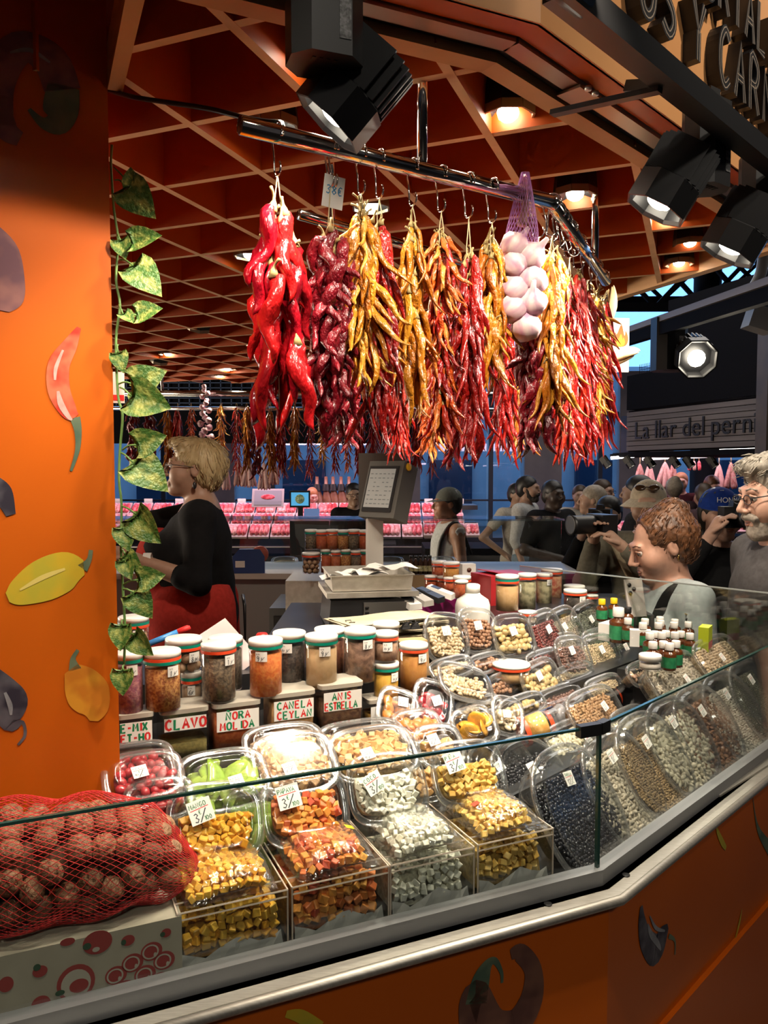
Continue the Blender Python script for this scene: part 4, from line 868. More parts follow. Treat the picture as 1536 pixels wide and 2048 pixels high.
def content(key, meshes, sp, cols, bed, rough=.4, single=True, name='piece', sss=0, bump=0, flat=.6, scale=90, c2=None, coat=0):
    mt = mat('food ' + key, (.85, .85, .85), c2 or (1.1, 1.1, 1.1), rough=rough, rnd=cols, scale=scale, sss=sss, bump=bump, bscale=scale * 1.5, coat=coat, bdist=.001)
    mt2 = mat('bulk ' + key, tuple(c * .8 for c in cols[0]), tuple(c * 1.0 for c in cols[-1]), rough=rough, scale=1 / sp, detail=1, bump=.5, bscale=1 / sp, rampp=(.4, .6), bdist=.003, coat=coat)
    bd = mat('bed ' + key, bed, tuple(c * .45 for c in bed), rough=.8, scale=1.2 / sp, bump=.8, bscale=1.2 / sp, bdist=.004)
    for me in meshes: me.materials.clear(); me.materials.append(mt)
    for me in meshes: me.polygons.foreach_set('use_smooth', [name != 'fruit_cube'] * len(me.polygons))
    CONT[key] = dict(ms=meshes, sp=sp, mt=mt, bulk=mt2, bed=bd, single=single, name=name, flat=flat)
cubes = lambda s_, sd: [cube_piece(s_, sd + k) for k in range(5)]
content('mango', cubes(.0125, 1), .0122, [(.85, .43, .03), (.88, .52, .07), (.78, .34, .02)], (.66, .3, .02), name='fruit_cube')
content('papaya', cubes(.0125, 21), .0128, [(.80, .26, .04), (.85, .42, .08), (.70, .11, .05), (.86, .35, .06)], (.55, .17, .04), name='fruit_cube')
content('coconut', cubes(.0115, 41), .0120, [(.95, .92, .76), (.97, .95, .82), (.92, .88, .70)], (.85, .8, .62), name='fruit_cube')
content('pineapple', cubes(.0125, 61), .0128, [(.84, .52, .11), (.88, .6, .18), (.76, .43, .08)], (.6, .36, .07), name='fruit_cube')
content('ginger', cubes(.014, 81), .014, [(.60, .36, .16), (.68, .42, .20), (.52, .28, .12)], (.42, .24, .1), name='fruit_cube')
content('candied', cubes(.015, 95), .015, [(.66, .42, .18), (.62, .34, .12)], (.45, .28, .1), name='fruit_cube')
content('strawberry', [ell_piece(.011, .008, .008, j=.08, sd=k) for k in range(3)], .016, [(.42, .02, .03), (.55, .05, .06)], (.3, .02, .03), name='strawberry', rough=.3)
content('melon', [ell_piece(.036, .019, .0045, 12, 5, bend=.9, sd=k) for k in range(2)], .030, [(.27, .42, .05), (.36, .5, .09), (.2, .36, .03)], (.24, .36, .05), name='melon_slice', rough=.25, coat=.4, flat=.22)
content('cherry', [ell_piece(.016, .011, .009, j=.07, sd=k) for k in range(3)], .017, [(.25, .01, .02), (.34, .02, .03)], (.18, .01, .015), name='candied_cherry', rough=.25, coat=.4)
content('apricot', [ell_piece(.017, .013, .008, j=.12, sd=k) for k in range(3)], .019, [(.58, .22, .04), (.5, .17, .03)], (.35, .14, .03), name='dried_apricot', rough=.35)
content('orange slice', [ell_piece(.022, .022, .003, 12, 5, sd=k) for k in range(2)], .024, [(.66, .30, .02), (.72, .38, .04)], (.45, .2, .02), name='orange_slice', rough=.25)
content('black bean', [ell_piece(.0062, .0042, .0038, sd=k) for k in range(2)], .0082, [(.012, .012, .016), (.02, .02, .026)], (.006, .006, .008), name='bean', rough=.2, coat=.1)
content('white bean', [ell_piece(.0088, .0044, .004, bend=.35, sd=k) for k in range(2)], .0092, [(.60, .54, .42), (.68, .62, .5), (.55, .48, .36)], (.42, .37, .28), name='bean', rough=.35)
content('large white bean', [ell_piece(.0115, .006, .0045, bend=.3, sd=k) for k in range(2)], .0120, [(.62, .56, .40), (.7, .64, .48)], (.42, .37, .26), name='bean', rough=.35)
content('fava', [ell_piece(.0098, .0075, .004, bend=.1, j=.05, sd=k) for k in range(3)], .0125, [(.26, .12, .05), (.34, .17, .07), (.2, .09, .035)], (.14, .07, .03), name='bean', rough=.3, coat=.2)
content('lentil', [ell_piece(.0042, .0036, .0018, 7, 4)], .0062, [(.36, .23, .10), (.28, .17, .07), (.42, .29, .14)], (.2, .12, .05), single=False, name='lentils')
content('rice bean', [ell_piece(.0055, .003, .0028, 7, 4)], .0068, [(.58, .54, .44), (.66, .62, .52)], (.4, .37, .29), single=False, name='small_beans')
content('green lentil', [ell_piece(.0034, .0034, .0018, 7, 4)], .0056, [(.10, .10, .06), (.16, .15, .09)], (.06, .06, .035), single=False, name='lentils')
content('chickpea', [ell_piece(.0052, .0048, .0048, 8, 5, j=.06)], .0094, [(.58, .44, .27), (.64, .5, .33)], (.4, .29, .16), single=True, name='chickpea')
content('pistachio', [ell_piece(.0078, .005, .005, j=.05, sd=k) for k in range(2)], .0098, [(.60, .46, .28), (.68, .54, .36), (.5, .36, .2)], (.4, .29, .16), name='pistachio')
content('hazelnut', [ell_piece(.0064, .006, .006, j=.04, sd=k) for k in range(2)], .0112, [(.30, .15, .08), (.38, .2, .11), (.24, .11, .055)], (.17, .08, .04), name='hazelnut')
content('dried fig', [ell_piece(.0115, .0105, .007, j=.1, sd=k) for k in range(3)], .0165, [(.56, .40, .17), (.64, .48, .23), (.5, .34, .13)], (.36, .25, .1), name='dried_fig')
content('cranberry', [ell_piece(.0058, .0046, .004, j=.12, sd=k) for k in range(2)], .0088, [(.12, .025, .022), (.18, .035, .03)], (.08, .015, .015), name='cranberry', rough=.3)
content('raisin', [ell_piece(.0058, .0044, .004, j=.14, sd=k) for k in range(2)], .0088, [(.12, .055, .04), (.18, .085, .06)], (.08, .035, .025), name='raisin')
content('sunflower', [ell_piece(.0056, .0025, .0017, 7, 4)], .0058, [(.50, .43, .33), (.58, .5, .4), (.32, .27, .2)], (.36, .3, .22), single=False, name='seeds')
content('pumpkin seed', [ell_piece(.0062, .0031, .0014, 7, 4)], .0062, [(.09, .10, .06), (.14, .15, .1)], (.06, .065, .04), single=False, name='seeds')
content('oat', [ell_piece(.0056, .0024, .0014, 7, 4)], .0056, [(.52, .40, .23), (.6, .47, .29)], (.38, .28, .15), single=False, name='seeds')
content('almond', [ell_piece(.0098, .0056, .004, j=.04, sd=k) for k in range(2)], .0118, [(.66, .54, .36), (.72, .6, .42)], (.45, .35, .21), name='almond')
content('peanut', [ell_piece(.0064, .0042, .004, j=.05, sd=k) for k in range(2)], .0086, [(.44, .26, .12), (.36, .2, .09), (.5, .31, .15)], (.26, .15, .07), name='peanut')
content('mixed nut', [ell_piece(.0075, .0056, .004, j=.1, sd=k) for k in range(3)], .0105, [(.46, .3, .18), (.58, .44, .3), (.3, .15, .1)], (.28, .17, .1), name='nut')
content('split pea', [ell_piece(.0038, .0036, .0026, 7, 4)], .0062, [(.36, .36, .12), (.42, .42, .16)], (.24, .24, .08), single=False, name='split_peas')
def join_pieces(items, ms, mt, name, parent):
    V, Fc, off = [], [], 0
    cache = {}
    for me, M in items:
        if me.name not in cache:
            v = np.empty(len(me.vertices) * 3); me.vertices.foreach_get('co', v); cache[me.name] = (v.reshape(-1, 3), [tuple(p.vertices) for p in me.polygons])
        v, f = cache[me.name]; A = np.array(M); V.append(v @ A[:3, :3].T + A[:3, 3]); Fc += [tuple(i + off for i in q) for q in f]; off += len(v)
    me = bpy.data.meshes.new(name); me.from_pydata(np.concatenate(V).tolist(), [], Fc); me.materials.append(mt); me.polygons.foreach_set('use_smooth', [True] * len(me.polygons)); me.update()
    o = inst(name, me, parent); o['kind'] = 'stuff'; return o
def rrot(fl):
    return Euler((rng.gauss(0, fl), rng.gauss(0, fl), rng.uniform(0, 6.28))).to_matrix().to_4x4()
def fill_tub(t, key, a, b, d, p, fill, z0=-.006, slope=.06, scale=1.0, single=None):
    c = CONT[key]; sp = c['sp'] * scale; ia, ib = a - .017, b - .017; ymax = -ib + 2 * ib * fill
    zf = lambda y: z0 - max(0, (y + ib * .2)) * slope * 2.2
    m = MB(); n = 28; rings = []
    for f, dz in ((.985, None), (1.0, 0)):
        rings.append([(x * (.88 if dz is None else 1), min(y, ymax) * (.9 if dz is None else 1), (-d + .004) if dz is None else zf(min(y, ymax)) - sp * .35) for x, y, _ in sring(ia, ib, p, n, 0)])
    m.loft(rings, 0, True, True); obj('filling', m, c['bed'], t)
    items = []; ny = int(2 * ib / (sp * .88)) + 1; nx = int(2 * ia / sp) + 1
    for j in range(ny):
        for i in range(nx + 1):
            x = -ia + (i + (j % 2) * .5) * sp + rng.gauss(0, sp * .13); y = -ib + j * sp * .88 + rng.gauss(0, sp * .13)
            if y > ymax: continue
            if abs(x / ia) ** p + abs(y / ib) ** p > .97: continue
            items.append((rng.choice(c['ms']), T(x, y, zf(y) + rng.gauss(0, sp * .12)) @ rrot(c['flat']) @ S(scale * rng.uniform(.88, 1.12))))
    sg = c['single'] if single is None else single
    if sg and len(items) <= 300:
        for me, M in items: inst(c['name'], me, t, M)
    elif items: join_pieces(items, None, c['bulk'], c['name'] if c['name'].endswith('s') else c['name'] + 's', t)
def price_label(t, a, b, at_, rot, txt, sz=.030, z=.0113, red=False):
    M = T(at_[0], at_[1], z) @ RZ(rot); m = MB(); m.box((0, 0, 0), (sz, sz * .95, .0006)); l = obj('price_label', m, M_WHITE, t, M, smooth=False)
    m = MB(); top, pr = txt
    write(m, top, -sz * .43, sz * .17, sz * .19, w=.16, z=.0005, mi=1, adv=.86 * 4.6 / max(len(top), 4), sx=1)
    ribbon(m, [(-sz * .42, sz * .10), (sz * .36, sz * .13)], sz * .03, .0005, 2)
    x = write(m, pr[0], -sz * .34, -sz * .40, sz * .36, w=.13, z=.0005, mi=0); write(m, '€', x - sz * .02, -sz * .12, sz * .18, w=.14, z=.0005, mi=1)
    ribbon(m, [(x - sz * .04, -sz * .44), (x + sz * .3, sz * .06)], sz * .045, .0005, 0); write(m, pr[1], x + sz * .14, -sz * .42, sz * .18, w=.15, z=.0005, mi=1)
    obj('handwriting', m, [M_INK, M_GREENINK, M_REDINK], l, smooth=False)
NT = [0]
def tub(px, py, w, h, key, lab, u, wing='L', tilt=55, roll=0, yaw=0, d=.05, p=3.4, fill=.8, txt=None, lab_at=(-.42, .42), lrot=.15, lsz=None, group=None, scale=1.0, lid=True, single=None, D=None):
    P = (PL if wing == 'L' else PR)(px, py, u) if D is None else PD(px, py, D)
    M = T(P) @ RZ((YL if wing == 'L' else YR) + R_(yaw)) @ RX(R_(tilt)) @ RZ(R_(roll))
    v = (P - CAMP).normalized(); X, Y = M.to_3x3() @ Vector((1, 0, 0)), M.to_3x3() @ Vector((0, 1, 0)); s_ = mpp(P)
    a = w * s_ / 2 / max((X - v * X.dot(v)).length, .45); b = h * s_ / 2 / max((Y - v * Y.dot(v)).length, .5)
    t = thing('plastic_tub', lab, 'tub', M, group)
    bs, ld, rm = tub_shell(a, b, d, p); inst('tub_base', bs, t); l_ = inst('tub_lid', ld, t); inst('tub_rim', rm, l_)
    fill_tub(t, key, a, b, d, p, fill, scale=scale, single=single)
    if txt is not None:
        ls = lsz or min(.026, a * .5); price_label(t, a, b, (lab_at[0] * a, lab_at[1] * b), lrot, txt, ls)
    return t
ILL = ('~~~~', '6', '~')         # writing too small to read in the photo
def il(a='6'): return ('~~~~', (a, '~'))
# --- front row, left wing
tub(432, 1645, 182, 150, 'mango', 'tub of yellow mango cubes labelled MANGO, next to the walnut sack', .13, tilt=58, roll=-4, fill=.66, txt=('MANGO', ('3', '100')), lab_at=(-.34, .30), lrot=.28, lsz=.040)
tub(612, 1616, 166, 138, 'papaya', 'tub of orange and red papaya cubes labelled PAPAYA', .14, tilt=58, roll=-3, fill=.76, txt=('PAPAYA', ('3', '100')), lab_at=(-.42, .34), lrot=.16, lsz=.042)
tub(776, 1576, 152, 132, 'coconut', 'tub of white coconut cubes labelled COCO', .14, tilt=58, roll=-3, fill=.80, txt=('COCO', ('3', '100')), lab_at=(-.40, .16), lrot=.42, lsz=.038)
tub(938, 1546, 140, 124, 'pineapple', 'tub of golden pineapple cubes labelled PIÑA', .15, tilt=58, roll=-3, fill=.74, txt=('PIÑA', ('3', '100')), lab_at=(-.42, .36), lrot=.22, lsz=.040)
# --- second row, left wing
tub(287, 1550, 150, 90, 'strawberry', 'lower tub of red candied strawberries beside the column', .24, tilt=32, d=.045, txt=il('5'), lab_at=(-.1, .0))
tub(270, 1527, 150, 80, 'strawberry', 'top tub of red candied strawberries beside the column', .30, tilt=30, d=.045)
tub(320, 1600, 130, 80, 'strawberry', 'pinkish strawberry tub half hidden behind the mango tub', .20, tilt=45, d=.05)
tub(447, 1560, 176, 118, 'melon', 'tub of green candied melon slices behind the mango tub', .25, tilt=42, d=.06, fill=.9, txt=il(), lab_at=(.25, -.2))
tub(508, 1640, 110, 120, 'melon', 'second green melon tub wedged between mango and papaya tubs', .20, tilt=60, d=.04, fill=.95)
tub(590, 1525, 165, 120, 'ginger', 'front tub of tan ginger cubes behind the papaya tub', .27, tilt=40, d=.05, txt=('~~~~', ('6', '~')), lab_at=(-.2, -.25))
tub(572, 1492, 158, 90, 'ginger', 'rear tub of tan ginger cubes, below the red spice box', .34, tilt=28, d=.05)
tub(748, 1505, 170, 105, 'candied', 'front tub of amber candied fruit behind the coconut tub', .28, tilt=40, d=.05, txt=('~~~~', ('6', '~')), lab_at=(-.2, -.1))
tub(728, 1478, 170, 80, 'candied', 'rear tub of amber candied fruit with a glossy lid', .36, tilt=24, d=.05)
tub(880, 1492, 90, 85, 'candied', 'small tub of pale candied fruit behind the pineapple tub', .30, tilt=48, d=.04, txt=('~~~~', ('6', '~')), lab_at=(-.3, .25))
tub(850, 1555, 70, 90, 'candied', 'narrow tub wedged between coconut and pineapple tubs', .24, tilt=60, d=.04)
tub(838, 1452, 90, 70, 'apricot', 'open heap tub of orange dried apricots, lower one', .40, tilt=30, d=.045, fill=1)
tub(797, 1418, 84, 78, 'apricot', 'tilted tub of orange dried apricots below the powder jar', .46, tilt=50, roll=-28, d=.045, fill=.9, txt=il(), lab_at=(.1, .3))
tub(866, 1408, 80, 92, 'cherry', 'tilted tub of dark red candied cherries', .46, tilt=55, roll=-22, d=.05, fill=.72, txt=il('4'), lab_at=(.1, .1), lrot=.5)
tub(950, 1452, 80, 78, 'orange slice', 'tub of translucent candied orange slices', .38, tilt=48, roll=8, d=.04, fill=.9)
tub(1016, 1432, 62, 74, 'almond', 'tub of pale blanched almonds beside the orange slices', .40, tilt=52, roll=-18, d=.04, fill=.8, txt=il(), lab_at=(-.2, .0))
# --- right wing: big oval trays of pulses leaning on the glass
ov = dict(wing='R', p=2.5, d=.06, lsz=.030)
tub(1164, 1622, 156, 262, 'black bean', 'long oval tray of black beans standing at the glass corner', .085, tilt=58, fill=.84, txt=('TAVELLA', ('12', '~')), lab_at=(-.05, .50), lrot=-.1, **ov)
tub(1076, 1578, 140, 220, 'black bean', 'middle black bean tray left of the glass corner', .24, tilt=50, fill=.84, txt=('~~~~', ('6', '~')), lab_at=(.05, .35), lrot=0, **ov)
tub(1010, 1540, 120, 140, 'black bean', 'rearmost black bean tray beside the pineapple tub', .31, tilt=46, fill=.84, txt=('~~~~', ('6', '~')), lab_at=(-.2, .1), **ov)
tub(1252, 1572, 134, 226, 'white bean', 'oval tray of white beans right of the black beans', .085, tilt=58, fill=.86, txt=('~~~~', ('1', '~')), lab_at=(-.1, .55), **ov)
tub(1314, 1528, 124, 206, 'lentil', 'oval tray of small brown lentils between two white bean trays', .08, tilt=58, fill=.84, txt=('~~~~', ('7', '~')), lab_at=(-.1, .45), **ov)
tub(1368, 1490, 112, 192, 'large white bean', 'oval tray of large cream beans right of the lentils', .08, tilt=58, fill=.84, txt=('~~~~', ('8', '~')), lab_at=(-.1, .5), **ov)
tub(1421, 1462, 106, 184, 'fava', 'oval tray of brown broad beans', .08, tilt=58, fill=.88, txt=('~~~~', ('6', '~')), lab_at=(-.05, .45), **ov)
tub(1474, 1430, 100, 176, 'rice bean', 'oval tray of tiny white beans right of the broad beans', .08, tilt=58, fill=.86, txt=('~~~~', ('6', '~')), lab_at=(-.1, .5), **ov)
tub(1522, 1398, 94, 166, 'green lentil', 'oval tray of dark green lentils at the right edge', .08, tilt=58, fill=.88, txt=('~~~~', ('6', '~')), lab_at=(-.1, .5), **ov)
tub(1150, 1478, 100, 80, 'large white bean', 'tray of large cream beans behind the black beans, under the glass clip', .30, wing='R', tilt=45, fill=.9, txt=il(), lab_at=(.3, -.3))
tub(1270, 1452, 75, 80, 'large white bean', 'small tray of cream beans under the peanut tub', .26, wing='R', tilt=48, fill=.85, txt=il(), lab_at=(.3, -.3))
tub(1320, 1415, 90, 75, 'mixed nut', 'tub of mixed nuts just above the glass edge', .30, wing='R', tilt=42, fill=.9, txt=il(), lab_at=(-.2, -.3))
tub(1192, 1420, 98, 92, 'peanut', 'tub of brown shelled nuts behind the glass clip', .32, wing='R', tilt=55, fill=.85, txt=il(), lab_at=(.25, .0), lrot=.2)
tub(1356, 1352, 100, 96, 'white bean', 'heaped tub of white kidney beans above the glass edge', .22, wing='R', tilt=52, fill=.92, txt=il(), lab_at=(.1, -.25))
tub(1440, 1312, 88, 84, 'chickpea', 'tub of chickpeas at the right, above the glass edge', .20, wing='R', tilt=52, fill=.9, txt=il(), lab_at=(-.1, -.1))
tub(1498, 1295, 60, 70, 'mixed nut', 'small tub of pinkish nuts right of the chickpeas', .20, wing='R', tilt=50, fill=.9)
tub(1430, 1385, 84, 70, 'split pea', 'tub of green split peas behind the tiny white beans', .22, wing='R', tilt=48, fill=.85)
tub(1530, 1310, 60, 60, 'cranberry', 'dark red tub at the right edge', .17, wing='R', tilt=50, fill=.9)
tub(1490, 1352, 60, 60, 'mixed nut', 'brown nut tub right of the chickpeas, lower', .22, wing='R', tilt=48, fill=.9)
# --- right wing: the upper slope of square tubs
sq = dict(wing='R', d=.045, p=3.2)
tub(894, 1276, 84, 100, 'pistachio', 'square tub of pale pistachios, first in the upper row', .60, tilt=66, roll=-8, fill=.82, txt=il(), lab_at=(-.1, .25), yaw=-14, **sq)
tub(957, 1262, 76, 92, 'hazelnut', 'square tub of brown hazelnuts in the upper row', .60, tilt=66, roll=-8, fill=.88, txt=il(), lab_at=(-.1, .2), yaw=-12, **sq)
tub(1028, 1272, 76, 88, 'dried fig', 'square tub of yellow dried figs in the upper row', .55, tilt=66, roll=-2, fill=.86, txt=il('7'), lab_at=(-.1, .2), yaw=-10, **sq)
tub(1094, 1264, 60, 90, 'cranberry', 'square tub of dark dried cranberries in the upper row', .58, tilt=68, roll=4, fill=.8, txt=il(), lab_at=(0, .1), **sq)
tub(1132, 1256, 60, 86, 'sunflower', 'square tub of pale sunflower seeds behind the cranberries', .66, tilt=64, roll=6, fill=.8, txt=il(), lab_at=(-.2, .1), **sq)
tub(1180, 1244, 60, 82, 'pumpkin seed', 'square tub of dark green seeds, last in the upper row', .66, tilt=64, roll=8, fill=.85, txt=il(), lab_at=(0, .1), **sq)
tub(1148, 1312, 62, 82, 'raisin', 'square tub of brown raisins in the middle row', .46, tilt=64, roll=-6, fill=.85, txt=il(), lab_at=(-.2, .25), **sq)
tub(1204, 1306, 64, 78, 'oat', 'square tub of beige seeds right of the raisins', .48, tilt=62, roll=-4, fill=.86, txt=il(), lab_at=(-.1, .15), **sq)
tub(1258, 1300, 54, 72, 'pumpkin seed', 'square tub of dark seeds beside the small bottles', .50, tilt=62, fill=.8, txt=il(), lab_at=(-.3, .2), **sq)
tub(932, 1365, 104, 74, 'pistachio', 'tilted tub of pistachios with a bright glare on its lid', .46, tilt=48, roll=-24, fill=.85, **sq)
tub(1012, 1372, 66, 54, 'hazelnut', 'low box of brown hazelnuts under the dried figs', .48, tilt=60, fill=.9, **sq)
tub(1084, 1362, 74, 84, 'dried fig', 'tub of pale dried figs standing in the middle', .44, tilt=66, roll=4, fill=.78, txt=il(), lab_at=(-.2, .3), **sq)
tub(1046, 1412, 90, 46, 'dried fig', 'low tub of dried figs supporting the standing one', .40, tilt=50, fill=1, **sq)
tub(960, 1410, 84, 40, 'pistachio', 'flat tub of pistachios under the glaring lid', .44, tilt=30, fill=1, **sq)
tub(1120, 1395, 90, 50, 'raisin', 'low tub of dark raisins between figs and peanuts', .40, tilt=40, fill=1, **sq)
tub(1150, 1350, 76, 46, 'oat', 'corrugated tub of seeds under the raisin tub', .44, tilt=60, fill=1, **sq)
tub(1235, 1352, 90, 46, 'mixed nut', 'tub of pink and brown mixed nuts above the lying jars', .42, tilt=40, fill=.9, **sq)
tub(1130, 1290, 60, 50, 'sunflower', 'seed tub hidden under the pale sunflower tub', .62, tilt=50, fill=1, **sq)

tub(905, 1335, 84, 44, 'pistachio', 'low pistachio tub under the first upper tub', .54, tilt=50, fill=1, **sq)
tub(975, 1325, 70, 40, 'hazelnut', 'low hazelnut tub under the upper hazelnuts', .54, tilt=50, fill=1, **sq)
tub(1090, 1318, 66, 40, 'cranberry', 'low cranberry tub under the standing one', .50, tilt=50, fill=1, **sq)
tub(1200, 1275, 60, 40, 'pumpkin seed', 'corrugated tub of dark seeds under the last upper tub', .58, tilt=50, fill=1, **sq)
tub(1210, 1372, 70, 44, 'oat', 'low tub of seeds above the peanut tub', .38, tilt=46, fill=1, **sq)
tub(1290, 1345, 60, 50, 'mixed nut', 'tub of pale mixed nuts under the bottle cluster', .33, tilt=50, fill=.95, **sq)
# ------------------------------------------------------------------ acrylic boxes with cubes and bags on top
M_PAPER = mat('white paper', (.62, .60, .56), rough=.8)
M_AEDGE = mat('bright acrylic edge', (.70, .58, .48), rough=.15, spec=.8)
def acrylic(x0, x1, yt0, yt1, yb, key, lab, blab, dep=.19):
    a = PL(x0, yt0, .02); b = PL(x1, yt1, .02); zt = (a.z + b.z) / 2; W_ = (b - a).dot(DL); H = zt - .933
    t = thing('acrylic_box', lab, 'box', frame((a.x, a.y, .933), DL, NL, (0, 0, 1)), 'acrylic boxes behind the glass')
    th = .003
    for nm, c, dm in (('wall', (W_ / 2, th / 2, H / 2), (W_, th, H)), ('wall', (W_ / 2, dep, H / 2), (W_, th, H)), ('wall', (th / 2, dep / 2, H / 2), (th, dep, H)), ('wall', (W_ - th / 2, dep / 2, H / 2), (th, dep, H)), ('lid', (W_ / 2, dep / 2, H), (W_, dep, th)), ('bottom', (W_ / 2, dep / 2, .001), (W_, dep, .002))):
        m = MB(); m.box(c, dm); obj(nm, m, M_ACRYL, t, smooth=False)
    e = .0016
    for p, q in (((0, 0, H), (W_, 0, H)), ((0, 0, 0), (0, 0, H)), ((W_, 0, 0), (W_, 0, H)), ((0, 0, H), (0, dep, H)), ((W_, 0, H), (W_, dep, H)), ((0, 0, H - .011), (W_, 0, H - .011)), ((0, .03, H), (W_, .03, H))):
        m = MB(); m.beam(p, q, e * 1.4, e * 1.4, up=(0, .3, 1) if abs(q[2] - p[2]) < .01 else (0, 1, 0)); obj('edge', m, M_AEDGE, t, smooth=False)
    c = CONT[key]
    m = MB(); zc = H * .60; m.box((W_ / 2, dep / 2 + .008, zc / 2 + .006), (W_ - .022, dep - .03, zc), taper=.92); obj('filling', m, c['bed'], t, smooth=False)
    sp = c['sp'] * 1.12
    for j in range(int(zc / sp) + 1):                       # against the front wall
        for i in range(int((W_ - .02) / sp)):
            z = .012 + j * sp + .018 * math.sin(i * .5 + W_ * 99) * (j / 4)
            if z < H * .26: continue
            inst(c['name'], rng.choice(c['ms']), t, T(.016 + i * sp + rng.gauss(0, .001), .013 + rng.uniform(0, .004), z + rng.gauss(0, .0015)) @ rrot(1.5) @ S(1.08))
    for j in range(9):                                       # top of the heap
        for i in range(int((W_ - .02) / sp)):
            inst(c['name'], rng.choice(c['ms']), t, T(.016 + i * sp + rng.gauss(0, .002), .022 + j * sp + rng.gauss(0, .002), zc + .012 + .008 * math.sin(i * 1.1 + j)) @ rrot(1.5) @ S(1.08))
    # paper liner standing inside the front
    hh = H * .40; m = MB(); v = []
    for k in range(9): x = .006 + (W_ - .012) * k / 8; v += [(x, .0045, .003), (x + .004 * math.sin(k * 2.1), .006 + .003 * (k % 2), hh * (.55 + .25 * math.sin(k * 1.3 + W_ * 50) + .22 * k / 8))]
    m.add(v, [(2 * k, 2 * k + 2, 2 * k + 3, 2 * k + 1) for k in range(8)]); obj('paper_liner', m, M_PAPER, t, smooth=False)
    # cellophane bag of cubes lying on the box
    bx = thing('fruit_bag', blab, 'bag', frame((a + DL * (W_ / 2) + NL * (dep * .42))[:2] + (zt + .002,), DL, NL, (0, 0, 1)), 'clear bags of cubed fruit')
    A_, B_, Hh = W_ * .44, dep * .40, .040
    def bag(u, v, s=1.0):
        x, y = (u * 2 - 1), (v * 2 - 1); f = max(0, 1 - abs(x) ** 3.2) ** .6 * max(0, 1 - abs(y) ** 3.2) ** .6; g = 1 + .12 * math.sin(7 * u + 3) * math.sin(9 * v); return x * A_ * (1 - .05 * abs(y)), y * B_, f * Hh * g * s
    m = MB(); n = 22; V = []; Fq = []
    for sd in (1, .06):
        b0 = len(V)
        for i in range(n + 1):
            for j in range(n + 1): x, y, z = bag(i / n, j / n); V.append((x, y, z * sd + (.0012 * math.sin(i * 2.7) * math.cos(j * 3.1) if sd == 1 else 0) + .0012))
        Fq += [(b0 + i * (n + 1) + j, b0 + (i + 1) * (n + 1) + j, b0 + (i + 1) * (n + 1) + j + 1, b0 + i * (n + 1) + j + 1) for i in range(n) for j in range(n)]
    m.add(V, Fq); obj('cellophane', m, M_BAG, bx)
    k = 0
    for i in range(int(2 * A_ * .86 / (sp * .95))):
        for j in range(int(2 * B_ * .86 / (sp * .95))):
            u, v = .08 + .86 * i * sp * .95 / (2 * A_ * .86), .08 + .86 * j * sp * .95 / (2 * B_ * .86); x, y, z = bag(u, v)
            if z < .013: continue
            inst(c['name'], rng.choice(c['ms']), bx, T(x + rng.gauss(0, .001), y + rng.gauss(0, .001), max(z - .008, .007)) @ rrot(1.5))
            if z > .026: inst(c['name'], rng.choice(c['ms']), bx, T(x, y, z - .021) @ rrot(1.5))
    return t, bx
acrylic(355, 575, 1826, 1782, 1899, 'mango', 'clear acrylic box of yellow mango cubes, leftmost at the glass', 'clear bag of yellow mango cubes on the leftmost acrylic box')
_, bx = acrylic(584, 777, 1776, 1732, 1840, 'papaya', 'clear acrylic box of orange papaya cubes', 'clear bag of orange papaya cubes with a yellow sticker')
m = MB(); m.box((0, 0, 0), (.016, .014, .0006)); obj('sticker', m, mat('yellow sticker', (.75, .6, .02)), bx, T(.045, .0, .040) @ RY(.35), smooth=False)
acrylic(781, 948, 1735, 1691, 1790, 'coconut', 'clear acrylic box of white coconut cubes', 'clear bag of white coconut cubes on its box')
_, bx = acrylic(956, 1106, 1691, 1656, 1749, 'pineapple', 'clear acrylic box of golden pineapple cubes, rightmost', 'clear bag of golden pineapple cubes with a red sticker')
m = MB(); m.box((0, 0, 0), (.014, .012, .0006)); obj('sticker', m, mat('red sticker', (.7, .05, .02)), bx, T(-.045, -.01, .040) @ RY(-.35), smooth=False)

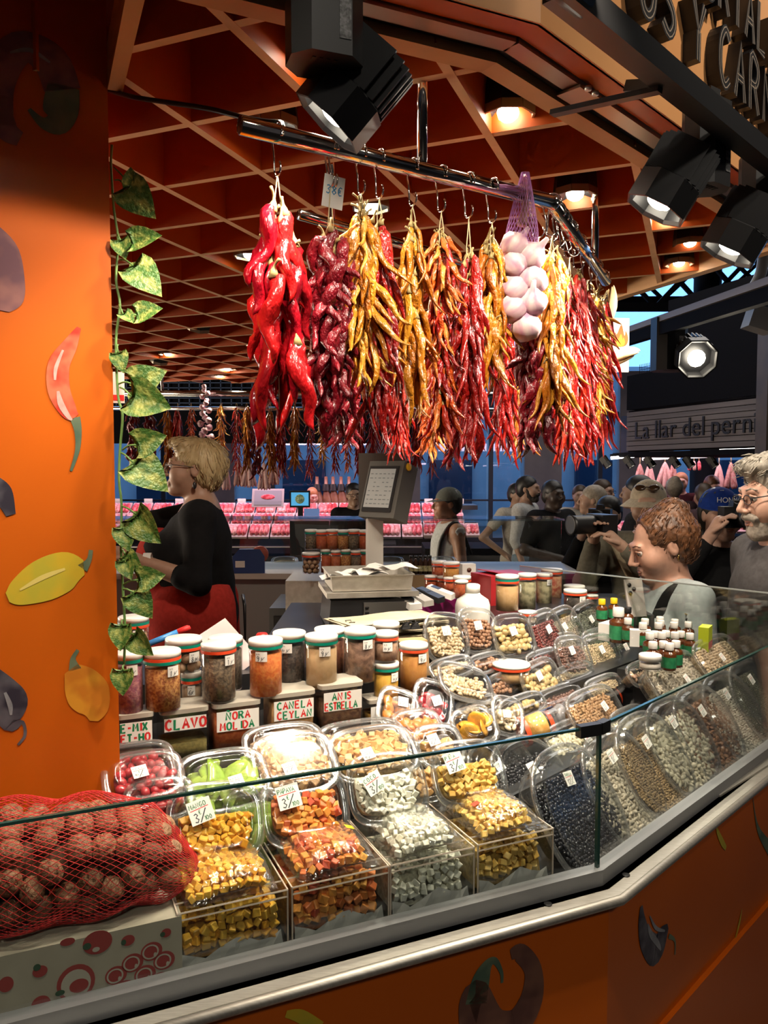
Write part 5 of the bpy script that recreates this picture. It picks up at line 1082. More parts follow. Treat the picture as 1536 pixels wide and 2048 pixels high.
# ------------------------------------------------------------------ spice boxes with hand painted names
def powder(key, c1, c2, scale=120, bump=.4): return mat('spice ' + key, c1, c2, rough=.8, scale=scale, bump=bump, bscale=scale, bdist=.002, rampp=(.4, .6))
M_SPBOX = clear('spice box plastic', tint=(.9, .89, .85), base=.05, edge=.45, rough=.08)
def spice_box(x0, x1, yt, yb, lines, mt, lvl, lab, u=.45, boxc=None):
    a, b = PL(x0, yt, u), PL(x1, yt, u); W_ = (b - a).dot(DL); z0 = 1.107; zt = PL((x0 + x1) / 2, yt, u).z; H = zt - z0; c = (a + b) / 2
    t = thing('spice_box', lab, 'spice box', frame((c.x, c.y, z0), DL, NL, (0, 0, 1)), 'labelled spice boxes')
    m = MB(); p = sring(W_ / 2, W_ * .42, 8, 32, 0); q = sring(W_ / 2 * .95, W_ * .42 * .95, 8, 32, 0); m.loft([[(x, y + W_ * .42, z) for x, y, _ in r] for r, z in ((q, 0), (p, .01), (p, H - .008))], 0, True, False); obj('body', m, M_SPBOX, t)
    m = MB(); m.loft([[(x * 1.03, (y * 1.03) + W_ * .42, z) for x, y, _ in p] for z in (H - .009, H)], 0); obj('lid', m, mat('cloudy lid board', (.40, .37, .31), rough=.4), t, smooth=False)
    m = MB(); m.loft([[(x * .95, y * .95 + W_ * .42, z) for x, y, _ in p] for z in (.003, .003 + (H - .02) * lvl)], 0); obj('spice', m, mt, t)
    lw = W_ * .88; lh = .042 if len(lines) > 1 else .027; M = T(0, -.0012, H - .016 - lh / 2) @ RX(math.pi / 2)
    l = thing_part('name_label', t, M); m = MB(); m.box((0, 0, 0), (lw, lh, .0006)); cd = obj('name_label', m, M_WHITE, t, M, smooth=False)
    m = MB(); hh = lh / len(lines) * .74
    for k, s_ in enumerate(lines):
        adv = min(.80, lw * .94 / (hh * max(len(s_), 1))); x0_ = -min(lw * .47, adv * hh * len(s_) / 2)
        write(m, s_, x0_, lh / 2 - (k + 1) * lh / len(lines) + hh * .18, hh, w=.25, z=.0005, cols=[(0, 1), (1, 0)][k % 2] if 'CLAVO' not in s_ else (1, 0, 1, 1, 1), adv=adv, sx=adv / .74)
    obj('lettering', m, [mat('painted green', (.01, .22, .09)), mat('painted red', (.66, .03, .03))], cd, smooth=False)
    return t
def thing_part(*a): return None
spice_box(235, 308, 1428, 1520, ['E-MIX', 'ET-HO'], powder('mix', (.12, .10, .08), (.2, .17, .13)), .3, 'spice box partly hidden by the column, lettered in green and red', u=.44)
spice_box(322, 418, 1418, 1520, ['CLAVO'], powder('clove', (.10, .085, .02), (.16, .13, .035)), .36, 'spice box labelled CLAVO')
spice_box(427, 523, 1405, 1500, ['ÑORA', 'MOLIDA'], powder('nora', (.34, .07, .02), (.44, .12, .035)), .95, 'spice box of red powder labelled ÑORA MOLIDA')
spice_box(542, 632, 1385, 1470, ['CANELA', 'CEYLAN'], powder('cinnamon', (.46, .28, .13), (.4, .23, .1)), .95, 'spice box of tan powder labelled CANELA CEYLAN')
spice_box(642, 728, 1368, 1452, ['ANIS', 'ESTRELLA'], powder('anise', (.05, .02, .012), (.09, .04, .022), 90, .8), .8, 'spice box of dark spice labelled ANIS ESTRELLA')
spice_box(738, 792, 1398, 1470, ['', ''], powder('ochre', (.3, .17, .03), (.36, .2, .04)), .5, 'unlabelled spice box of ochre powder beside the apricots', u=.50)

# ------------------------------------------------------------------ screw-top jars
M_GBAND, M_RBAND = mat('green band', (.0, .22, .15), rough=.35), mat('orange red band', (.72, .07, .02), rough=.35)
def jar(px, yt, yb, w, u, bands, mt, lab, wing='L', lvl=.96, txt=True, balls=None, z0=None, D=None, name='spice_jar', price='9', group='screw-top spice jars', lidh=None, tagx=.35):
    f = (PL if wing == 'L' else PR); P = f(px, yb - w * .1, u) if D is None else PD(px, yb - w * .1, D); s_ = mpp(P); r = w * s_ / 2
    zt = EYE_Z(P, yt + w * .1); zb = P.z if z0 is None else z0; H = zt - zb
    yaw = math.atan2(-P.x, P.y) * 1.0
    t = thing(name, lab, 'jar', T(P.x, P.y, zb) @ RZ(-math.atan2(P.x, P.y)), group)
    lh = lidh or min(.012, H * .16); bh = .0065
    m = MB(); m.lathe([(r * .93, 0), (r * .97, .003), (r * .97, H - lh - .004), (r * .9, H - lh)], 26, cap0=True, cap1=False); obj('glass_body', m, M_JAR, t)
    m = MB(); m.lathe([(r, H - lh), (r, H - .0015), (r * .96, H)], 26); obj('lid', m, M_WPLAST, t)
    z = H - lh
    for b in bands: m = MB(); m.lathe([(r * 1.01, z - bh), (r * 1.015, z - bh / 2), (r * 1.01, z)], 26, cap0=False, cap1=False); obj('lid_band', m, M_GBAND if b == 'g' else M_RBAND, t); z -= bh
    top = max((z - .006) * lvl, .01)
    if balls:
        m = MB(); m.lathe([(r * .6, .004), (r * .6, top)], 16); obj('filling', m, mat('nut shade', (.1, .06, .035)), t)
        br = balls; k = 0; zz = br
        while zz < top:
            n = int(2 * math.pi * (r - br) / (2 * br * 1.05))
            for i in range(n):
                a = 2 * math.pi * (i + .5 * (k % 2)) / n; inst('nut', BALLM[mt.name] if mt.name in BALLM else mkball(mt), t, T((r * .95 - br) * math.cos(a), (r * .95 - br) * math.sin(a), zz + rng.gauss(0, br * .1)) @ rrot(2) @ S(br / .01))
            zz += br * 1.75; k += 1
    else:
        m = MB(); m.lathe([(r * .92, .003), (r * .925, top * .5), (r * .925, top)], 24); obj('spice', m, mt, t)
    if txt:
        # small price tag wrapped on the shoulder
        tw, th = min(.026, r * .75), .021; a0 = -math.pi / 2 + tagx * .9; m = MB(); v = []; n = 5
        for k in range(n + 1): a = a0 + (k / n - .5) * tw / r; v += [(r * 1.0 * math.cos(a), r * 1.0 * math.sin(a), z - .003 - th), (r * 1.0 * math.cos(a), r * 1.0 * math.sin(a), z - .003)]
        m.add(v, [(2 * k, 2 * k + 2, 2 * k + 3, 2 * k + 1) for k in range(n)]); l = obj('price_label', m, M_WHITE, t)
        m = MB(); write(m, price, -tw * .36, -th * .42, th * .5, w=.13); write(m, '€', tw * .02, -th * .3, th * .25, w=.14); write(m, '~~', -tw * .4, th * .12, th * .3, w=.12); ribbon(m, [(-tw * .05, -th * .44), (tw * .3, 0)], .0009, 0)
        obj('handwriting', m, M_INK, l, T((r + .0008) * math.cos(a0), (r + .0008) * math.sin(a0), z - .003 - th / 2) @ RZ(a0 + math.pi / 2) @ RX(math.pi / 2), smooth=False)
    return t
BALLM = {}
def mkball(mt):
    mb = MB(); mb.sphere((0, 0, 0), (.0105, .0095, .0095), 10, 7); BALLM[mt.name] = mb.mesh('nut', mt); return BALLM[mt.name]
M_NUTM = mat('nutmeg', (.30, .17, .09), (.42, .27, .16), rough=.6, scale=90, bump=.3)
P_ = powder
ZJ = None
for a in [
 (268, 1226, 1300, 60, .70, 'gr', M_NUTM, 'jar of whole nutmeg behind the vine, highest at the left', dict(balls=.0095, price='5')),
 (258, 1298, 1432, 58, .47, 'g', P_('petals', (.22, .06, .10), (.36, .14, .14), 150, .8), 'jar of purple petals cut off by the column', dict(price='6', tagx=.3)),
 (326, 1292, 1424, 73, .47, 'rg', P_('chili flakes', (.22, .06, .012), (.46, .22, .06), 170, .8), 'jar of red brown flakes with red and green bands', dict(price='1', tagx=.7)),
 (383, 1338, 1410, 40, .55, 'gr', P_('beige', (.34, .23, .14), (.38, .26, .16)), 'small jar of beige powder labelled 6, between the flakes and peppercorns', dict(price='6', tagx=0)),
 (368, 1267, 1347, 72, .56, 'gr', M_NUTM, 'jar of whole nutmeg on top of the small beige jar', dict(balls=.011, price='8', tagx=.7)),
 (438, 1278, 1404, 70, .48, 'r', P_('cloves', (.06, .04, .025), (.17, .12, .07), 150, 1.0), 'jar of dark cloves with a red band', dict(price='1', tagx=.8)),
 (452, 1266, 1384, 68, .57, 'g', P_('dark seed', (.05, .035, .025), (.12, .09, .06), 150, .8), 'jar with a green band half hidden behind the cloves', dict(txt=False)),
 (532, 1270, 1395, 68, .48, 'g', P_('paprika', (.44, .09, .01), (.52, .16, .03), 140, .6), 'jar of orange red ground chili', dict(price='9', tagx=-.3)),
 (579, 1256, 1376, 66, .56, 'g', P_('pepper', (.025, .018, .015), (.07, .05, .04), 190, 1.0), 'jar of black peppercorns behind the ground chili', dict(price='7', tagx=-.2)),
 (643, 1262, 1380, 66, .50, 'g', P_('ginger powder', (.46, .30, .15), (.42, .27, .13), 60, .15), 'jar of smooth beige powder labelled 9', dict(price='9', tagx=.25)),
 (660, 1249, 1366, 62, .60, 'g', P_('brown seed', (.16, .05, .025), (.22, .08, .04)), 'jar half hidden behind the beige powder', dict(txt=False)),
 (720, 1250, 1366, 64, .53, 'g', P_('star anise', (.10, .05, .03), (.2, .11, .07), 70, 1.0), 'jar of brown star anise', dict(price='8', tagx=.6)),
 (772, 1318, 1408, 52, .53, 'g', P_('turmeric', (.52, .28, .03), (.46, .24, .025), 60, .15), 'jar of yellow turmeric under the mace jar', dict(price='7', tagx=.9)),
 (771, 1258, 1324, 52, .53, 'r', P_('mace', (.36, .22, .14), (.2, .11, .07), 60, .8), 'jar of pale mace stacked on the turmeric', dict(price='4', tagx=.2)),
 (772, 1239, 1300, 54, .63, '', P_('dim', (.2, .15, .1), (.12, .09, .06)), 'plain white lidded jar behind the mace', dict(txt=False)),
 (827, 1280, 1388, 58, .56, 'r', P_('curry', (.40, .17, .03), (.36, .14, .025), 60, .15), 'jar of orange brown powder right of the turmeric', dict(price='9', tagx=.8))]:
    jar(*a[:5], a[5], a[6], a[7], **a[8])
# two jars on the right wing's top step and stacked ones
for a in [
 (1014, 1145, 1226, 47, .78, 'gr', P_('tan powder', (.44, .27, .12), (.40, .24, .10), 60, .15), 'tall jar of tan powder in front of the red box', dict(txt=False)),
 (1054, 1143, 1222, 37, .84, 'r', P_('bay leaf', (.14, .13, .07), (.32, .29, .17), 45, 1.0), 'tall jar of dried bay leaves next to the tan powder', dict(txt=False)),
 (1088, 1143, 1218, 33, .90, 'r', P_('bay leaf', (.14, .13, .07), (.32, .29, .17)), 'second tall jar of dried leaves', dict(txt=True, tagx=.8)),
 (1103, 1133, 1210, 42, .98, 'r', P_('red mix', (.30, .06, .03), (.46, .25, .14), 60, 1.0), 'tallest jar with a red and cream dried mix', dict(txt=False)),
 (1148, 1166, 1212, 42, .82, 'g', P_('dim', (.2, .15, .1), (.12, .09, .06)), 'white lidded jar behind the vanilla jar', dict(txt=False)),
 (1150, 1174, 1222, 46, .74, 'r', P_('vanilla', (.02, .015, .012), (.06, .045, .035), 70, .9), 'jar of black pods with a red band', dict(txt=True, tagx=.8)),
 (1184, 1187, 1215, 24, .70, 'r', P_('vanilla', (.02, .015, .012), (.06, .045, .035)), 'small red banded jar right of the black pods', dict(txt=False)),
 (1055, 1218, 1250, 38, .72, 'r', P_('dim', (.2, .15, .1), (.12, .09, .06)), 'red banded jar under the bay leaf jar', dict(txt=False)),
 (1100, 1205, 1235, 40, .86, 'r', P_('dim', (.2, .15, .1), (.12, .09, .06)), 'red banded jar under the second leaf jar', dict(txt=False))]:
    jar(*a[:5], a[5], a[6], a[7], wing='R', **a[8])
jar(1022, 1318, 1368, 76, .50, 'r', P_('tan powder', (.44, .27, .12), (.40, .24, .10)), 'wide red banded jar of tan powder under the dried figs', wing='R', txt=False)
# jars lying among the tubs on the right wing
def lying_jar(px, py, w, L, u, mt, lab, ang, band='r'):
    P = PR(px, py, u); s_ = mpp(P); r = w * s_ / 2; L = L * s_; t = thing('spice_jar', lab, 'jar', T(P) @ RZ(YR + ang) @ RY(math.pi / 2 - .25), 'jars lying among the tubs')
    m = MB(); m.lathe([(r * .9, 0), (r, .004), (r, L)], 24); obj('glass_body', m, M_JAR, t)
    m = MB(); m.lathe([(r * .9, .004), (r * .92, L * .6)], 20); obj('spice', m, mt, t)
    m = MB(); m.lathe([(r * 1.04, -.011), (r * 1.05, -.004), (r * 1.04, .001)], 24, cap0=False, cap1=False); obj('lid_band', m, M_RBAND, t)
    m = MB(); m.lathe([(r * .98, -.016), (r * 1.03, -.011)], 24); obj('lid', m, clear('cloudy lid', tint=(.8, .82, .85), base=.12, edge=.5, rough=.25), t)
P_OR = P_('diced orange', (.6, .3, .06), (.68, .42, .14), 60, .9)
lying_jar(1050, 1462, 58, 70, .34, P_OR, 'red rimmed jar of diced orange lying behind the glass, left one', -.5)
lying_jar(1095, 1444, 56, 62, .40, mat('grey jar content', (.2, .19, .2), (.28, .27, .28), rough=.5), 'red rimmed empty looking jar lying behind the glass, right one', -.45)
lying_jar(1235, 1392, 44, 52, .40, mat('grey jar content', (.2, .19, .2)), 'grey jar lying above the peanut tub', -.45)
lying_jar(1290, 1372, 44, 60, .42, mat('saffron', (.56, .2, .03), (.45, .14, .02), rough=.7), 'orange jar lying under the mixed nuts', -.35)
lying_jar(1305, 1355, 40, 50, .46, P_('dark berries', (.06, .01, .012), (.16, .03, .03), 120, .9), 'jar of dark berries lying above the orange one', -.35)

# ------------------------------------------------------------------ small bottles on the right wing
M_AMBER = mat('amber glass', (.10, .03, .008), rough=.08, coat=.6); M_GLAB = mat('green label', (.01, .16, .06), (.03, .26, .1), rough=.5, scale=60)
def bottle_meshes(r, h, glab=True):
    m = MB(); m.lathe([(r * .92, 0), (r, .002), (r, h * .58), (r * .9, h * .64), (r * .5, h * .70), (r * .5, h * .76)], 18); b = m.mesh('body', M_AMBER)
    m = MB(); m.lathe([(r * .62, h * .74), (r * .64, h * .76), (r * .62, h * .98), (r * .55, h)], 18); c = m.mesh('cap', M_WPLAST)
    m = MB(); m.lathe([(r * 1.01, h * .10), (r * 1.01, h * .50)], 18, cap0=False, cap1=False); l = m.mesh('label_band', M_GLAB)
    return b, c, l
BM = {s_: bottle_meshes(.0190 * s_, .074 * s_) for s_ in (1.0, 1.5, .8)}
def bottle(px, py, u, lab, s_=1.0, cap=None, group='small brown bottles with white caps'):
    P = PR(px, py, u); h = .074 * s_; t = thing('small_bottle', lab, 'bottle', T(P.x, P.y, P.z - h) @ RZ(YR), group); b, c, l = BM[s_]
    inst('body', b, t); inst('label_band', l, t); o = inst('cap', c, t)
    if cap: o.data = o.data.copy(); o.data.materials[0] = cap
rows = [(0, 1288, [(1285, 1), (1322, 1), (1352, 1)]), (1, 1268, [(1292, 1), (1318, 1)]), (2, 1265, []), ]
GRID = [(1290, 1237, .86), (1320, 1233, .90), (1321, 1240, .84), (1350, 1238, .82), (1286, 1245, .78), (1317, 1245, .76), (1348, 1244, .74), (1377, 1243, .74), (1310, 1262, .68), (1332, 1261, .68), (1362, 1262, .66), (1300, 1265, .63), (1324, 1264, .62), (1350, 1264, .60), (1380, 1266, .60), (1306, 1283, .55), (1327, 1282, .54), (1352, 1281, .52), (1339, 1286, .50)]
for k, (x, y, u) in enumerate(GRID): bottle(x, y, .2 + (u - .5) * .55, 'small white capped brown bottle, %s from the back in the bottle cluster' % (ordw + ['last', 'last'])[k])
bottle(1237, 1215, .48, 'larger white capped bottle with a green label', 1.5, group='larger bottles'); bottle(1256, 1236, .44, 'bottle with a green label right of the larger one', 1.0, group='larger bottles')
M_YCAP = mat('yellow cap', (.75, .5, .01), rough=.4)
bottle(1204, 1198, .60, 'yellow capped bottle, left of the pair', 1.0, M_YCAP, 'yellow capped bottles'); bottle(1228, 1196, .58, 'yellow capped bottle, right of the pair', 1.0, M_YCAP, 'yellow capped bottles')
for k, (x, y) in enumerate(((1256, 1214), (1284, 1212))): bottle(x, y, .52, 'black capped bottle behind the green label ones, %s one' % ('left', 'right')[k], 1.0, M_BLACKP, 'black capped bottles')
jar(1300, 1304, 1342, 44, .13, '', mat('balm', (.6, .55, .48)), 'round white lidded pot in front of the bottle cluster', wing='R', txt=False, lidh=.014)
def cardbox(px, py, u, dims, mt, lab, wing='R', yaw=0, deco=None):
    P = (PR if wing == 'R' else PL)(px, py, u); t = thing('card_box', lab, 'box', T(P) @ RZ((YR if wing == 'R' else YL) + yaw)); m = MB(); m.box((0, 0, dims[2] / 2), dims); obj('carton', m, mt, t, smooth=False)
    m = MB(); m.box((0, -dims[1] / 2 - .0006, dims[2] * .25), (dims[0] * .96, .0008, dims[2] * .3)); obj('printed_band', m, deco or M_REDINK, t, smooth=False); return t
cardbox(1218, 1278, .52, (.07, .04, .055), M_WHITE, 'white and red carton beside the seed tubs')
cardbox(1280, 1292, .36, (.03, .06, .05), M_WHITE, 'white and green carton leaning left of the bottle cluster', yaw=.5, deco=M_GLAB)
cardbox(1410, 1300, .24, (.06, .03, .075), mat('lime card', (.5, .6, .02)), 'lime green carton right of the bottle cluster', yaw=.2, deco=mat('pink print', (.6, .1, .1)))

m = MB(); P = PR(1335, 1330, .28)
t = thing('bottle_rack', 'black stepped rack under the small brown bottles', 'rack', T(P.x, P.y, .932) @ RZ(YR))
for k in range(4): m = MB(); m.box((.0, -.08 + .055 * k, .065 + .008 * k), (.19, .054, .13 + .016 * k)); obj('step', m, mat('black display base', (.015, .015, .016)), t, smooth=False)
# ================================================================== INSIDE THE STALL
rng = random.Random(5)
M_DSTEEL = mat('dark steel cabinet', (.05, .05, .052), (.07, .07, .07), rough=.35, metal=.5, scale=8)
M_GREYP = mat('grey plastic', (.075, .072, .066), rough=.4); M_LGREY = mat('light grey plastic', (.42, .40, .36), rough=.4)
# end wing of the counter, on the right, with its own glass
E0 = Vector((C0.x, C0.y, 0)) + DR * 1.17; E1 = PD(1040, 1130, 3.05); E1.z = 0; DE = (E1 - E0).normalized(); NE = Vector((-DE.y, DE.x, 0))
end = thing('end_counter', 'end wing of the counter with a low glass pane behind the bottles', 'counter', loc=E0); LE = (E1 - E0).length
EM = frame((0, 0, 0), DE, NE, (0, 0, 1))
m = MB(); m.box((LE / 2 + .05, .3, .91), (LE + .2, .62, .03)); obj('ledge', m, M_STEEL, end, EM, smooth=False)
m = MB(); m.box((LE / 2, .02, .45), (LE, .03, .9)); obj('front_panel', m, M_ORANGE, end, EM, smooth=False)
m = MB(); m.box((LE / 2, 0, 1.125), (LE, .006, .41)); gp_ = obj('glass_pane', m, clear('end glass', tint=(.86, .88, .86), base=.06, edge=.55, rough=.01), end, EM, smooth=False)
m = MB(); m.box((LE / 2, 0, 1.33), (LE, .0065, .004)); obj('polished_edge', m, mat('pale glass edge', (.3, .33, .32), rough=.2), gp_, smooth=False)
for k in range(22):
    s_ = .1 + (LE - .2) * (k % 11) / 10.; v_ = .13 + .2 * (k // 11); p = E0 + DE * s_ + NE * v_
    t = thing('spice_packet', 'shiny dark spice packet on the end counter, %s in the %s row' % (ordw[k % 11], ('outer', 'inner')[k // 11]), 'packet', T(p.x, p.y, .926) @ RZ(rng.uniform(0, 3)), 'spice packets on the end counter')
    mb = MB(); n = 8; V = []
    for sd in (1, 0):
        for i in range(n + 1):
            for j in range(n + 1): x, y = i / n * 2 - 1, j / n * 2 - 1; f = (max(0, 1 - x ** 4) * max(0, 1 - y ** 4)) ** .5; V.append((x * .055, y * .075, .002 + (f * .05 + .004 * math.sin(i * 2 + k) * math.sin(j * 2.3)) * sd))
    o0 = (n + 1) ** 2
    Fq = [(b + i * (n + 1) + j, b + (i + 1) * (n + 1) + j, b + (i + 1) * (n + 1) + j + 1, b + i * (n + 1) + j + 1) for b in (0, o0) for i in range(n) for j in range(n)]
    mb.add(V, Fq); obj('pouch', mb, mat('packet ' + str(k % 4), [(.10, .03, .02), (.05, .04, .03), (.13, .08, .03), (.03, .035, .02)][k % 4], rough=.25, coat=.6), t)
# work bench, scale, papers
bench = thing('work_bench', 'dark steel bench that carries the scale and papers', 'bench', loc=(-.10, 2.52, .12))
m = MB(); m.box((0, 0, 1.06), (.50, .86, .04)); obj('top', m, M_DSTEEL, bench, smooth=False); m = MB(); m.box((0, 0, .52), (.47, .8, 1.04)); obj('cabinet', m, M_DSTEEL, bench, smooth=False)
BT = 1.201
sc_ = thing('shop_scale', 'grey shop scale with steel tray and tilted touch screen', 'scale', T(PD(733, 1200, 2.56)[0], 2.56, BT) @ RZ(.18))
zt = 1.385 - BT
m = MB(); m.box((0, 0, .05), (.28, .26, .09), taper=.94); obj('base', m, M_BLACKP, sc_, smooth=False)
m = MB(); m.box((.05, -.128, .05), (.16, .012, .075)); obj('printer_flap', m, M_GREYP, sc_, smooth=False)
for k in range(4): m = MB(); m.box((-.02, -.136, .025 + .016 * k), (.012, .006, .004)); obj('vent', m, M_BLACK, sc_, smooth=False)
m = MB(); m.box((0, 0, .112), (.29, .27, .016)); obj('platform', m, M_STEEL, sc_, smooth=False)
m = MB(); w, d_, z0, z1 = .13, .12, .122, .172
m.loft([[(x * f, y * f, z) for x, y in ((-w, -d_), (w, -d_), (w, d_), (-w, d_))] for f, z in ((.96, z0), (1, z1), (1.03, z1 + .001), (1.03, z1 - .003))], 0, True, False); obj('tray', m, M_STEEL, sc_, smooth=False)
m = MB(); m.box((.06, .20, .16), (.055, .045, .34)); obj('pole', m, M_LGREY, sc_, smooth=False)
SCM = T(.075, .16, .435) @ RZ(-.85) @ RX(-.32)
m = MB(); m.box((0, .045, 0), (.155, .08, .205), taper=1.0); sh_ = obj('screen_housing', m, M_GREYP, sc_, SCM, smooth=False)
m = MB(); m.box((-.004, .0035, 0), (.128, .004, .165)); obj('screen_bezel', m, M_BLACKP, sh_, smooth=False)
m = MB(); m.box((-.006, .0008, .002), (.112, .002, .14)); sd_ = obj('touch_screen', m, mat('dim screen', (.20, .19, .17), rough=.12, emit=(.42, .42, .38), estr=.28), sh_, smooth=False)
mb = MB()
for i in range(6):
    for j in range(8):
        if rng.random() < .8: mb.box((-.05 + i * .0185, -.0006, -.055 + j * .0155), (.013 * rng.uniform(.5, 1), .0004, .003))
o = obj('screen_text', mb, mat('screen glyphs', (.08, .08, .08), emit=(.22, .22, .2), estr=.2), sd_, smooth=False); o['kind'] = 'stuff'
m = MB(); m.lathe([(.014, 0), (.014, .004), (.011, .006)], 16, 0, T(.0775, .03, .088) @ RY(math.pi / 2)); obj('yellow_cap', m, mat('yellow cap disc', (.72, .42, .01), rough=.4), sh_)
m = MB(); m.box((.045, .105, .02), (.17, .03, .2)); m.box((.02, .07, -.02), (.06, .06, .05)); obj('customer_display', m, M_GREYP, sc_, T(.03, .2, .44) @ RZ(-.3), smooth=False)
# loose paper bags in the tray
for k in range(5):
    t = thing('paper_sheet', 'crumpled white paper sheet in the scale tray, ' + ['far left', 'left', 'middle', 'right', 'far right'][k], 'paper', sc_.matrix_basis @ T(-.10 + .05 * k, -.04 + .05 * (k % 2), .142 + .008 * k) @ RZ(k * .9)); mb = MB(); V = []
    for i in range(6):
        for j in range(6): V.append(((i - 2.5) * .022, (j - 2.5) * .02, .009 * math.sin(i * 1.2 + k) * math.cos(j * 1.1 + k * 2) + .014))
    mb.add(V, [(i * 6 + j, (i + 1) * 6 + j, (i + 1) * 6 + j + 1, i * 6 + j + 1) for i in range(5) for j in range(5)]); obj('sheet', mb, M_WHITE, t)
# clipped stacks of paper bags
M_BAGP = mat('cream bag paper', (.60, .53, .38), (.52, .45, .31), rough=.8, scale=20)
P = PD(770, 1240, 2.2)
for k in range(16):
    t = thing('paper_bag', 'cream paper bag in the clipped pile, %s from the top' % ordw[15 - k], 'paper bag', T(P.x + rng.uniform(-.015, .02), P.y + rng.uniform(-.03, .03), BT + .001 + k * .0058) @ RZ(.38 + rng.uniform(-.12, .12)), 'pile of paper bags')
    mb = MB(); V = []; n = 6
    for i in range(n + 1):
        for j in range(4): V.append((-.15 + .3 * i / n, -.075 + .05 * j, .002 * math.sin(i * 1.4 + k) + .003 * math.sin(j + k) + .003))
    mb.add(V, [(i * 4 + j, (i + 1) * 4 + j, (i + 1) * 4 + j + 1, i * 4 + j + 1) for i in range(n) for j in range(3)]); mb.add([(x, y, z - .0035) for x, y, z in V], [(i * 4 + j, i * 4 + j + 1, (i + 1) * 4 + j + 1, (i + 1) * 4 + j) for i in range(n) for j in range(3)]); obj('folded_paper', mb, M_BAGP, t)
for k, (px, py) in enumerate(((700, 1232), (772, 1228), (812, 1228), (830, 1212))):
    q = PD(px, py, 2.12); t = thing('binder_clip', 'black binder clip on the bag pile, %s from the left' % ordw[k], 'clip', T(q.x, q.y, BT + .080) @ RZ(.4)); m = MB(); m.box((0, 0, 0), (.03, .016, .016), taper=.4); obj('clamp', m, M_BLACK, t, smooth=False)
    for s_ in (-1, 1): m = MB(); m.tube([(-.006, .004 * s_, .006), (-.008, .016 * s_, .012), (.008, .016 * s_, .012), (.006, .004 * s_, .006)], .0012, 5); obj('wire_handle', m, M_BLACK, t)
# squeeze bottle, kraft bag, red box
P = PD(945, 1236, 2.42); t = thing('squeeze_bottle', 'white squeeze bottle with an open flip cap', 'bottle', T(P.x, P.y, BT) @ RZ(.3) @ S(1.42))
m = MB(); m.lathe([(.036, 0), (.038, .003), (.038, .06), (.034, .072), (.018, .083), (.015, .088)], 22); obj('body', m, mat('cloudy plastic', (.66, .64, .58), rough=.35), t)
m = MB(); m.lathe([(.016, .088), (.016, .104), (.012, .106)], 18); obj('cap', m, M_WPLAST, t); m = MB(); m.sphere((-.026, 0, .112), (.016, .011, .005), 12, 6); obj('flip_top', m, M_WPLAST, t)
P = PD(822, 1285, 2.0); t = thing('kraft_bag', 'folded brown paper bag with printed fruit under the papers', 'paper bag', T(P.x, P.y, BT - .02) @ RZ(.3)); m = MB(); m.box((0, 0, .045), (.085, .05, .09), taper=.86); obj('bag', m, mat('kraft paper', (.46, .30, .15), (.38, .24, .11), rough=.8, scale=25, bump=.5, bscale=30), t, smooth=False)
m = MB(); m.sphere((-.012, -.0262, .04), (.010, .0012, .009), 10, 5); obj('printed_tomato', m, M_REDINK, t); m = MB(); m.sphere((.016, -.0262, .03), (.006, .0012, .018), 10, 5); obj('printed_leaf', m, mat('leaf print', (.1, .22, .05)), t)
P = PD(1002, 1190, 3.0); t = thing('red_box', 'dark red box lying behind the tan powder jar', 'box', T(P.x, P.y, 1.19) @ RZ(.5)); m = MB(); m.box((0, 0, .06), (.19, .13, .12)); obj('carton', m, mat('red card', (.42, .02, .025), rough=.4), t, smooth=False); m = MB(); m.box((.02, 0, .1215), (.20, .132, .003), 0, RY(.12)); obj('flap', m, mat('red card', (.42, .02, .025)), t, smooth=False)
# a riser for it and the jars around
m = MB(); m.box((.52, 3.05, .6), (.9, .5, 1.16)); t = thing('inner_stand', 'dark stand behind the right wing, under the red box', 'stand', loc=(0, 0, 0)); obj('cabinet', m, M_DSTEEL, t, smooth=False)
for k, (px, yt, yb, w, D_, lab) in enumerate([(878, 1118, 1158, 30, 3.05, 'jar of red spice with a red band, left of the back pair'), (902, 1120, 1160, 34, 2.95, 'jar of orange spice with a red band, right of the back pair'), (862, 1148, 1182, 26, 3.0, 'low jar of red spice, first of the lower row'), (884, 1150, 1182, 22, 3.0, 'low jar of red spice, second of the lower row'), (898, 1152, 1184, 22, 2.9, 'low jar of red spice, third of the lower row'), (924, 1148, 1200, 36, 2.7, 'jar of brown powder behind the squeeze bottle')]):
    jar(px, yt, yb, w, 0, 'r', P_('cayenne', (.34, .05, .015), (.42, .09, .02)) if k != 1 else P_('saffron mix', (.46, .18, .03), (.5, .24, .05)), lab, D=D_, txt=False)
P = PD(935, 1143, 3.1); t = thing('card_box', 'small white box with a round logo behind the jars', 'box', T(P.x, P.y, 1.29) @ RZ(.2)); m = MB(); m.box((0, 0, .02), (.055, .04, .045)); obj('carton', m, M_WHITE, t, smooth=False); m = MB(); m.lathe([(.009, 0), (.009, .001)], 16, 0, T(.0, -.021, .02) @ RX(math.pi / 2)); obj('logo', m, mat('brown logo', (.12, .05, .03)), t)
m = MB(); m.box((0, 0, .03), (.14, .1, .055)); t = thing('magenta_tray', 'magenta plastic tray of pens beside the papers', 'tray', T(PD(872, 1192, 2.75)[0], 2.75, 1.2) @ RZ(.2)); obj('tray', m, mat('magenta plastic', (.48, .02, .22), rough=.35), t, smooth=False)
